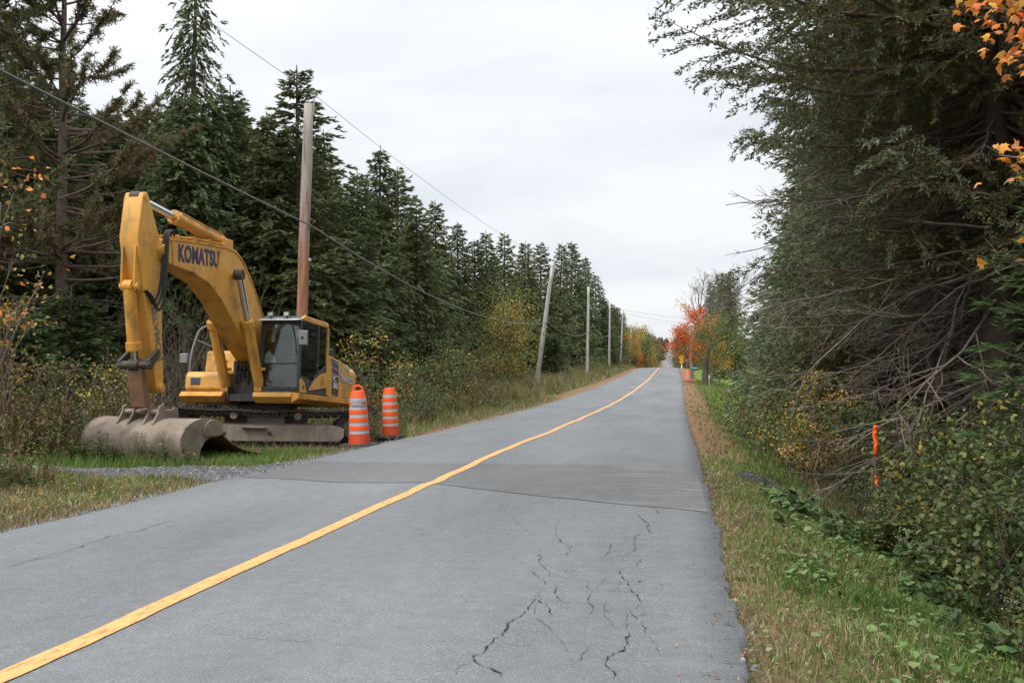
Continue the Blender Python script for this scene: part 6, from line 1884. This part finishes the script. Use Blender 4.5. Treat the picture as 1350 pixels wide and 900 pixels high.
for pixs, nl, zc in (([(1530, 40), (1440, 30), (1350, 15), (1285, 10)], 100, 6.6), ([(1530, 150), (1430, 110), (1360, 75), (1325, 70)], 72, 6.4), ([(1530, 260), (1420, 235), (1360, 210), (1318, 205)], 34, 6.5), ([(1530, 370), (1420, 360), (1365, 340), (1338, 345)], 16, 6.3)):
    P = np.array([at_depth(x, y, zc) for x, y in pixs]) - base
    P = np.concatenate([[[-.05, .03, P[0, 2] - .25]], P])
    tube(wood, P, np.linspace(.018, .004, len(P)), 5, BARK['maple'], cap=False)
    for k in range(nl):
        t = mrng.uniform(.45, 1.05); s = np.linspace(0, 1, len(P)); p = np.array([np.interp(t, s, P[:, j]) for j in range(3)]) + mrng.normal(0, .10, 3) * np.array([1, 1, .75])
        o = obj('leaf', lm[mrng.integers(0, 5)], map_); o.location = p
        o.rotation_euler = (mrng.normal(.2, .7), mrng.normal(0, .7), mrng.uniform(0, 6.28)); o.scale = (mrng.uniform(.06, .105),) * 3
obj('trunk', wood.mesh('trunk', M['bark'], True), map_)

# ================================================================== GRASS, WEEDS, GRAVEL (uncounted)
GR = [(.115, .185, .04), (.15, .22, .05), (.09, .15, .04)]
STRAW = [(.32, .25, .14), (.26, .19, .11), (.23, .15, .10), (.36, .29, .19)]
def pts(rng, n, x0, x1, y0, y1, near_bias=1.0):
    x = rng.uniform(x0, x1, n); y = y0 + (y1 - y0) * rng.uniform(0, 1, n) ** near_bias
    return x, y
def P3(x, y):
    return np.stack([x, y, gz(x, y) - .005], -1)
def stuff(name, mb, mat, label, cat):
    o = obj(name, mb.mesh(name, M[mat]), None, 'stuff'); o['label'] = label; o['category'] = cat; return o
GP = ground_at(1003, 634)
def right_grass():
    rng = np.random.default_rng(2001); mb = MB()
    for n, y0, y1, w, nb in ((47000, 3.0, 8.5, .0066, 1.3), (40000, 8.0, 18, .010, 1.3), (20000, 17, 45, .025, 1.4), (9000, 42, 110, .06, 1.3)):
        y = y0 + (y1 - y0) * rng.random(n) ** nb; d = rng.uniform(-.02, 4.2, n) ; x = e_right(y) + d
        nz = wob(x * 1.3 + y * .8, 1.5, 71) * .5 + wob(x * .9 - y * 1.1, 2.1, 72) * .5
        dens = np.interp(d, [0, .06, .25, 3.2, 4.2], [.25, .6, 1, 1, .5]) * np.where(y > 20, np.interp(d, [0, .9, 1.6], [.15, .3, 1]), 1)
        k = (rng.random(n) < dens) & (((x - GP[0]) / .40) ** 2 + ((y - GP[1]) / .8) ** 2 > 1); x, y, d, nz = x[k], y[k], d[k], nz[k]; m = len(x)
        g = np.clip(.78 + .55 * nz + np.interp(d, [0, .5, 1.0, 2.5], [-.30, .0, .1, .15]), .03, .97) if y0 < 40 else np.full(m, .9)
        gr = rng.random(m) < g
        col = np.where(gr[:, None], pick(rng, GR, m), pick(rng, STRAW, m))
        h = rng.uniform(.04, .13, m) * np.interp(d, [0, .4, 2.5, 4], [.55, .8, 1.3, 2.2]) * (1 + (y1 > 40) * .3)
        (blades if y0 < 15 else blades1)(mb, P3(x, y), h, w * rng.uniform(.7, 1.3, m), rng.uniform(.15, .9, m), col, rng)
    # fallen leaves and clover-like low leaves
    n = 9000; y = 3.0 + 16 * rng.random(n) ** 1.4; d = rng.uniform(.02, 3.6, n); x = e_right(y) + d
    nn = unit(rng.normal(0, .35, (n, 3)) + np.array([0, 0, 1.])); dd = unit(np.cross(nn, rng.normal(0, 1, (n, 3))))
    q = P3(x, y); q[:, 2] += rng.uniform(.01, .07, n)
    green = rng.random(n) < .45
    col = np.where(green[:, None], pick(rng, [(.13, .19, .06), (.10, .15, .05), (.18, .22, .09)], n), pick(rng, [(.24, .13, .07), (.32, .20, .12), (.16, .09, .05), (.36, .26, .18)], n))
    leaves(mb, q, dd, nn, rng.uniform(.018, .05, n), rng.uniform(.014, .035, n), col, .1)
    n = 140; y = 3.2 + 22 * rng.random(n); x = e_right(y) - np.abs(rng.normal(0, .22, n)); q = np.stack([x, y, road_z(x, y) + .012], -1)
    nn = unit(rng.normal(0, .25, (n, 3)) + np.array([0, 0, 1.])); dd = unit(np.cross(nn, rng.normal(0, 1, (n, 3))))
    leaves(mb, q, dd, nn, rng.uniform(.015, .04, n), rng.uniform(.01, .03, n), pick(rng, [(.24, .13, .07), (.32, .20, .12), (.16, .09, .05)], n), .1)
    # pale broad leaves in patches
    c = np.stack([e_right(np.array([6.4, 5.2, 9.0, 10.6, 7.6, 12.2, 5.9, 8.4, 11.4, 4.6])) + np.array([1.0, 1.35, .75, 1.3, 1.5, 1.5, 1.7, .8, 1.2, 1.0]), [6.4, 5.2, 9.0, 10.6, 7.6, 12.2, 5.9, 8.4, 11.4, 4.6]], -1)
    i = rng.integers(0, len(c), 460); x = c[i, 0] + rng.normal(0, .22, 460); y = c[i, 1] + rng.normal(0, .45, 460)
    nn = unit(rng.normal(0, .3, (460, 3)) + np.array([0, 0, 1.])); dd = unit(np.cross(nn, rng.normal(0, 1, (460, 3))))
    q = P3(x, y); q[:, 2] += rng.uniform(.03, .12, 460)
    round_leaves(mb, q, dd, nn, rng.uniform(.04, .10, 460), rng.uniform(.04, .085, 460), pick(rng, [(.13, .20, .07), (.17, .235, .095), (.10, .17, .055)], 460), .12)
    stuff('roadside_grass', mb, 'grass', 'short mixed green and straw grass with fallen leaves on the right verge', 'grass')
right_grass()
def left_grass():
    rng = np.random.default_rng(2002); mb = MB()
    for n, y0, y1, dmax, w, hh in ((45000, 6.5, 15, 5.5, .013, .10), (40000, 15, 25, 9, .015, .10), (22000, 25, 60, 9, .028, .22), (15000, 55, 200, 9, .08, .4)):
        y = y0 + (y1 - y0) * rng.random(n); d = rng.uniform(.15, dmax, n); x = e_left(y) - d
        nz = wob(x * 1.1 + y * .9, 1.4, 81) * .5 + wob(x * .9 - y * 1.2, 2.0, 82) * .5
        k = ~in_drive(x, y) & (rng.random(n) < np.interp(d, [.15, .5, .9], [.08, .55, 1]))
        px, py_ = x - EXC_XY[0], y - EXC_XY[1]
        k &= ~((np.hypot(px, py_) < 3.5) & (rng.random(n) < .9))
        for bb in (b1, b2): k &= np.hypot(x - bb[0], y - bb[1]) > .55
        if y0 >= 50: k &= (d > 1.2)
        x, y, d, nz = x[k], y[k], d[k], nz[k]; m = len(x)
        strip_ = (y > 16) & (y < 20.5)
        g = np.clip(.45 + .5 * nz + .5 * strip_ + np.interp(d, [0, 1, 2], [-.3, 0, .05]), .05, .97)
        if y0 >= 50: g = np.clip(.45 + .4 * nz, .1, .9)
        gr = rng.random(m) < g
        col = np.where(gr[:, None], pick(rng, GR, m), pick(rng, STRAW, m))
        h = hh * rng.uniform(.5, 1.6, m) * np.interp(d, [0, .6, 2.0, 4], [.5, .8, 1.1, 1.7])
        (blades if y0 < 15 else blades1)(mb, P3(x, y), h, w * rng.uniform(.7, 1.3, m), rng.uniform(.15, .8, m), col, rng)
    n = 150; y = rng.uniform(8.5, 14, n); x = e_left(y) - rng.uniform(.5, 3, n)                 # small yellow flowers
    for j in range(5):
        a = j * 1.256; q = P3(x, y); q[:, 2] += .13
        leaves(mb, q, np.tile([math.cos(a), math.sin(a), .25], (n, 1)), np.tile([0, 0, 1.], (n, 1)), .022, .018, np.tile([.75, .45, .02], (n, 1)))
    stuff('roadside_grass', mb, 'grass', 'green and tawny grass with tiny yellow flowers on the left verge', 'grass')
left_grass()

# tall weeds: a few plants built as arrays and repeated
def weed(seed, kind):
    rng = np.random.default_rng(seed); mb = MB()
    if kind == 'rod':                                            # leafy upright stem with a dull plume
        h = rng.uniform(.7, 1.1); b = rng.normal(0, .12, 2)
        t = np.linspace(0, 1, 5); P = np.stack([b[0] * t ** 2, b[1] * t ** 2, h * t], -1); tube(mb, P, np.linspace(.006, .003, 5), 3, (.10, .085, .04), cap=False)
        n = 34; tt = rng.uniform(.1, .92, n); a = rng.uniform(0, 6.28, n); p = np.stack([b[0] * tt ** 2, b[1] * tt ** 2, h * tt], -1)
        d = np.stack([np.cos(a), np.sin(a), rng.uniform(-.3, .5, n)], -1)
        leaves(mb, p, d, np.tile([0, 0, 1.], (n, 1)), rng.uniform(.06, .12, n), .022, pick(rng, GRN + OLV + BRN[:2], n, jit=.25))
        n = 46; p = np.stack([b[0] + rng.normal(0, .045, n), b[1] + rng.normal(0, .045, n), h * rng.uniform(.82, 1.08, n)], -1)
        spindles(mb, p, unit(rng.normal(0, 1, (n, 3)) + np.array([0, 0, .5])), .04, .006, pick(rng, [(.26, .20, .09), (.19, .13, .07), (.30, .22, .06), (.33, .29, .22)], n))
    elif kind == 'leafy':
        for _ in range(4):
            h = rng.uniform(.3, .7); b = rng.normal(0, .22, 2); t = np.linspace(0, 1, 4)
            tube(mb, np.stack([b[0] * t, b[1] * t, h * t], -1), [.006, .005, .004, .003], 3, (.11, .07, .045), cap=False)
            n = 20; tt = rng.uniform(.2, 1, n); a = rng.uniform(0, 6.28, n); p = np.stack([b[0] * tt, b[1] * tt, h * tt], -1)
            d = np.stack([np.cos(a), np.sin(a), rng.uniform(-.3, .3, n)], -1)
            round_leaves(mb, p, d, unit(rng.normal(0, .3, (n, 3)) + np.array([0, 0, 1.])), rng.uniform(.07, .13, n), rng.uniform(.045, .08, n), pick(rng, GRN + OLV[:2], n, jit=.25))
    elif kind == 'russet':
        for _ in range(4):
            h = rng.uniform(.3, .75); b = rng.normal(0, .25, 2); t = np.linspace(0, 1, 4)
            tube(mb, np.stack([b[0] * t, b[1] * t, h * t], -1), [.006, .005, .004, .003], 3, (.14, .07, .045), cap=False)
            n = 20; tt = rng.uniform(.2, 1, n); a = rng.uniform(0, 6.28, n); p = np.stack([b[0] * tt, b[1] * tt, h * tt], -1)
            leaves(mb, p, np.stack([np.cos(a), np.sin(a), rng.uniform(-.4, .3, n)], -1), unit(rng.normal(0, .3, (n, 3)) + np.array([0, 0, 1.])), rng.uniform(.05, .10, n), rng.uniform(.03, .06, n), pick(rng, RUS + BRN + OLV[:2], n, jit=.25))
    elif kind == 'tussock':
        n = 60; P = np.concatenate([rng.normal(0, .08, (n, 2)), np.zeros((n, 1))], 1)
        blades(mb, P, rng.uniform(.35, .95, n), .013, rng.uniform(.1, .7, n), pick(rng, STRAW + OLV + OLV, n), rng)
    elif kind == 'dock':                                         # big rounded leaves near the ground
        n = 11; a = rng.uniform(0, 6.28, n); l = rng.uniform(.10, .26, n)
        p = np.stack([np.cos(a) * l * .6, np.sin(a) * l * .6, rng.uniform(.12, .38, n)], -1)
        for q in p: tube(mb, np.stack([[0, 0, 0], q * [.6, .6, .6], q]), .005, 3, (.11, .13, .05), cap=False)
        round_leaves(mb, p, np.stack([np.cos(a), np.sin(a), rng.uniform(-.35, .15, n)], -1), unit(rng.normal(0, .25, (n, 3)) + np.array([0, 0, 1.])), rng.uniform(.12, .2, n), rng.uniform(.10, .17, n), pick(rng, [(.10, .16, .06), (.13, .20, .08), (.08, .13, .05)], n))
    elif kind == 'aster':
        h = rng.uniform(.5, .9)
        for _ in range(5):
            b = rng.normal(0, .16, 2); t = np.linspace(0, 1, 4); tube(mb, np.stack([b[0] * t, b[1] * t, h * t], -1), [.005, .004, .003, .002], 3, (.10, .09, .05), cap=False)
            n = 24; tt = rng.uniform(.15, 1, n); a = rng.uniform(0, 6.28, n); p = np.stack([b[0] * tt, b[1] * tt, h * tt], -1)
            leaves(mb, p, np.stack([np.cos(a), np.sin(a), rng.uniform(.1, .8, n)], -1), np.tile([0, 0, 1.], (n, 1)), rng.uniform(.04, .08, n), .012, pick(rng, OLV + GRN, n))
            n = 5; p = np.stack([b[0] + rng.normal(0, .06, n), b[1] + rng.normal(0, .06, n), h * rng.uniform(.85, 1.05, n)], -1)
            spindles(mb, p, unit(rng.normal(0, 1, (n, 3))), .022, .010, pick(rng, [(.45, .42, .38), (.30, .24, .16)], n))
    return mb.arrays()
KIND = {k: [weed(3000 + 10 * i + j, k) for j in range(3)] for i, k in enumerate(('rod', 'leafy', 'russet', 'tussock', 'dock', 'aster'))}
def scatter(mb, rng, kind, x, y, smin, smax):
    for i in range(len(x)):
        v, c, t, q = KIND[kind][rng.integers(0, 3)]
        a = rng.uniform(0, 6.28); s = rng.uniform(smin, smax); ca, sa = math.cos(a) * s, math.sin(a) * s
        w = np.stack([v[:, 0] * ca - v[:, 1] * sa + x[i], v[:, 0] * sa + v[:, 1] * ca + y[i], v[:, 2] * s * rng.uniform(.85, 1.2) + Z_[i] - .02], -1)
        mb.add(w, t, q, np.clip(c * rng.uniform(.8, 1.2) * (1 + rng.uniform(-.08, .08, 3)), 0, 1))
def weeds(name, seed, regions, label):
    global Z_
    rng = np.random.default_rng(seed); mb = MB()
    for kind, n, fx, s0, s1 in regions:
        x, y = fx(rng, n); Z_ = gz(x, y); scatter(mb, rng, kind, x, y, s0, s1)
    stuff(name, mb, 'grass', label, 'weeds')
def RD(d0, d1, y0, y1, b=1.0):
    def f(rng, n):
        y = y0 + (y1 - y0) * rng.random(n) ** b; return e_right(y) + rng.uniform(d0, d1, n), y
    return f
def LD(d0, d1, y0, y1):
    def f(rng, n):
        y = rng.uniform(y0, y1, n); x = e_left(y) - rng.uniform(d0, d1, n)
        px, py_ = x - EXC_XY[0], y - EXC_XY[1]
        k = ~in_drive(x, y) & (np.hypot(px, py_) > 3.4)
        k &= ~((np.abs(x - (EXC_XY[0] + EXC_FWD[0] * 5.6)) < 1.9) & (np.abs(y - (EXC_XY[1] + EXC_FWD[1] * 5.6)) < 1.3))
        return x[k], y[k]
    return f
weeds('tall_weeds', 4001, [('leafy', 125, RD(2.0, 4.6, 3.6, 12), .5, .9), ('leafy', 125, RD(2.1, 4.8, 10, 26), .7, 1.2), ('aster', 130, RD(1.7, 4.2, 4, 14), .5, .9), ('aster', 110, RD(1.8, 4.2, 11, 24), .6, .9),
                           ('dock', 70, RD(1.5, 3.2, 4.0, 13), .5, .9), ('dock', 26, RD(.8, 1.7, 11.5, 14.5), .5, .75), ('russet', 60, RD(2.6, 4.6, 3.6, 12), .5, .9), ('russet', 60, RD(2.4, 4.8, 12, 34), .6, 1.0), ('tussock', 90, RD(1.6, 3.8, 4, 16), .3, .55), ('rod', 50, RD(2.2, 4.5, 10, 24), .6, .9),
                           ('leafy', 70, RD(3.2, 5, 24, 46), .6, .9), ('tussock', 60, RD(1.8, 3.5, 14, 30), .4, .6)], 'tangle of green and rusty weeds filling the right-hand ditch')
weeds('tall_weeds', 4002, [('rod', 150, LD(5.2, 11, 16.8, 27), .9, 1.5), ('aster', 90, LD(5, 11, 16.8, 26), .9, 1.4), ('russet', 120, LD(4.6, 11, 17, 27), .8, 1.4), ('leafy', 110, LD(4.6, 11, 17, 27), .8, 1.3), ('tussock', 90, LD(4.8, 11, 17, 27), .7, 1.1),
                           ('rod', 70, LD(2.6, 5, 8.5, 13.8), .6, 1.2), ('russet', 50, LD(2.5, 5, 8.5, 13.8), .6, 1.1), ('aster', 50, LD(2.3, 5, 8.5, 13.6), .6, 1.1), ('leafy', 30, LD(2.5, 5, 8.5, 13.6), .6, 1.0), ('tussock', 70, LD(1.6, 6, 7.5, 13.6), .3, .6), ('dock', 16, LD(1.6, 4, 8.5, 12.5), .4, .7)], 'tall autumn weeds either side of the gravel driveway on the left')
weeds('tall_weeds', 4003, [('rod', 130, LD(1.5, 6, 26, 50), .6, 1.1), ('aster', 120, LD(1.4, 6, 26, 48), .6, 1.0), ('tussock', 150, LD(1.3, 6, 25, 60), .6, 1.0), ('leafy', 90, LD(1.6, 6, 26, 46), .7, 1.2), ('russet', 60, LD(1.8, 6, 27, 50), .7, 1.1),
                           ('tussock', 240, LD(1.9, 6, 46, 125), .9, 1.7), ('rod', 115, LD(1.9, 6, 46, 120), .9, 1.5)], 'tawny tall grass and weeds along the left road bank')

weeds('stake_weeds', 4005, [('leafy', 9, lambda r, n: (sx[0] + r.normal(.05, .16, n), sx[1] - r.uniform(.25, .7, n)), .7, 1.05), ('aster', 6, lambda r, n: (sx[0] + r.normal(0, .15, n), sx[1] - r.uniform(.2, .5, n)), .7, 1.0)], 'leafy green weeds round the foot of the orange ribboned stake')
# weeds right in front of the bucket
weeds('bucket_weeds', 4004, [('leafy', 20, lambda r, n: tuple(np.array([EXC_XY[0] + EXC_FWD[0] * 6.75, EXC_XY[1] + EXC_FWD[1] * 6.75])[:, None] + np.stack([r.normal(0, .75, n), r.normal(0, .14, n)])), .4, .75),
                             ('aster', 14, lambda r, n: tuple(np.array([EXC_XY[0] + EXC_FWD[0] * 6.75 + .2, EXC_XY[1] + EXC_FWD[1] * 6.75])[:, None] + np.stack([r.normal(0, .6, n), r.normal(0, .12, n)])), .5, .8)], 'few green weeds growing against the ditching bucket')

def gravel():
    rng = np.random.default_rng(5001); mb = MB()
    n = 22000; d = rng.uniform(-.05, 7, n) ** 1.0; y = rng.uniform(12.5, 20, n); x = e_left(y) - d
    k = in_drive(x, y); x, y = x[k], y[k]
    n2 = 9000; y2 = rng.uniform(7, 24, n2); x2 = e_left(y2) - np.abs(rng.normal(.05, .22, n2)); x, y = np.concatenate([x, x2]), np.concatenate([y, y2])
    n3 = 2600; a = rng.uniform(0, 6.28, n3); r = np.sqrt(rng.random(n3)); c = ground_at(1003, 634); x = np.concatenate([x, c[0] + r * np.cos(a) * .40]); y = np.concatenate([y, c[1] + r * np.sin(a) * .75])
    n4 = 120; y4 = 3 + 15 * rng.random(n4) ** 1.3; x4 = e_right(y4) + rng.normal(.03, .04, n4); x, y = np.concatenate([x, x4]), np.concatenate([y, y4])
    m = len(x); s = rng.gamma(3, .0034, m) + .005
    P = np.stack([x, y, np.maximum(gz(x, y), np.where((x > e_left(y)) & (x < e_right(y)), road_z(x, y), -9)) + s * .25], -1)
    octv = np.array([(1, 0, -.3), (-.5, .87, -.3), (-.5, -.87, -.3), (.2, .35, .6), (.1, -.4, .55)], float)
    V = octv[None] * rng.uniform(.7, 1.3, (m, 5, 1)) * s[:, None, None]
    th = rng.uniform(0, 6.28, m); V = np.stack([V[..., 0] * np.cos(th)[:, None] - V[..., 1] * np.sin(th)[:, None], V[..., 0] * np.sin(th)[:, None] + V[..., 1] * np.cos(th)[:, None], V[..., 2]], -1) + P[:, None]
    T = np.array([(0, 1, 3), (1, 2, 3), (2, 4, 3), (2, 0, 4), (0, 3, 4)])
    t = (np.arange(m)[:, None, None] * 5 + T).reshape(-1, 3)
    col = pick(rng, [(.095, .098, .105), (.13, .133, .14), (.068, .07, .075), (.19, .19, .195)], m)
    dark = np.zeros(m, bool); dark[-n4 - n3:-n4] = True; col[dark] *= .42
    mb.add(V.reshape(-1, 3), t, None, np.repeat(col, 5, 0))
    stuff('gravel', mb, 'gravel_stone', 'loose grey crushed gravel on the driveway and road edges', 'gravel')
gravel()
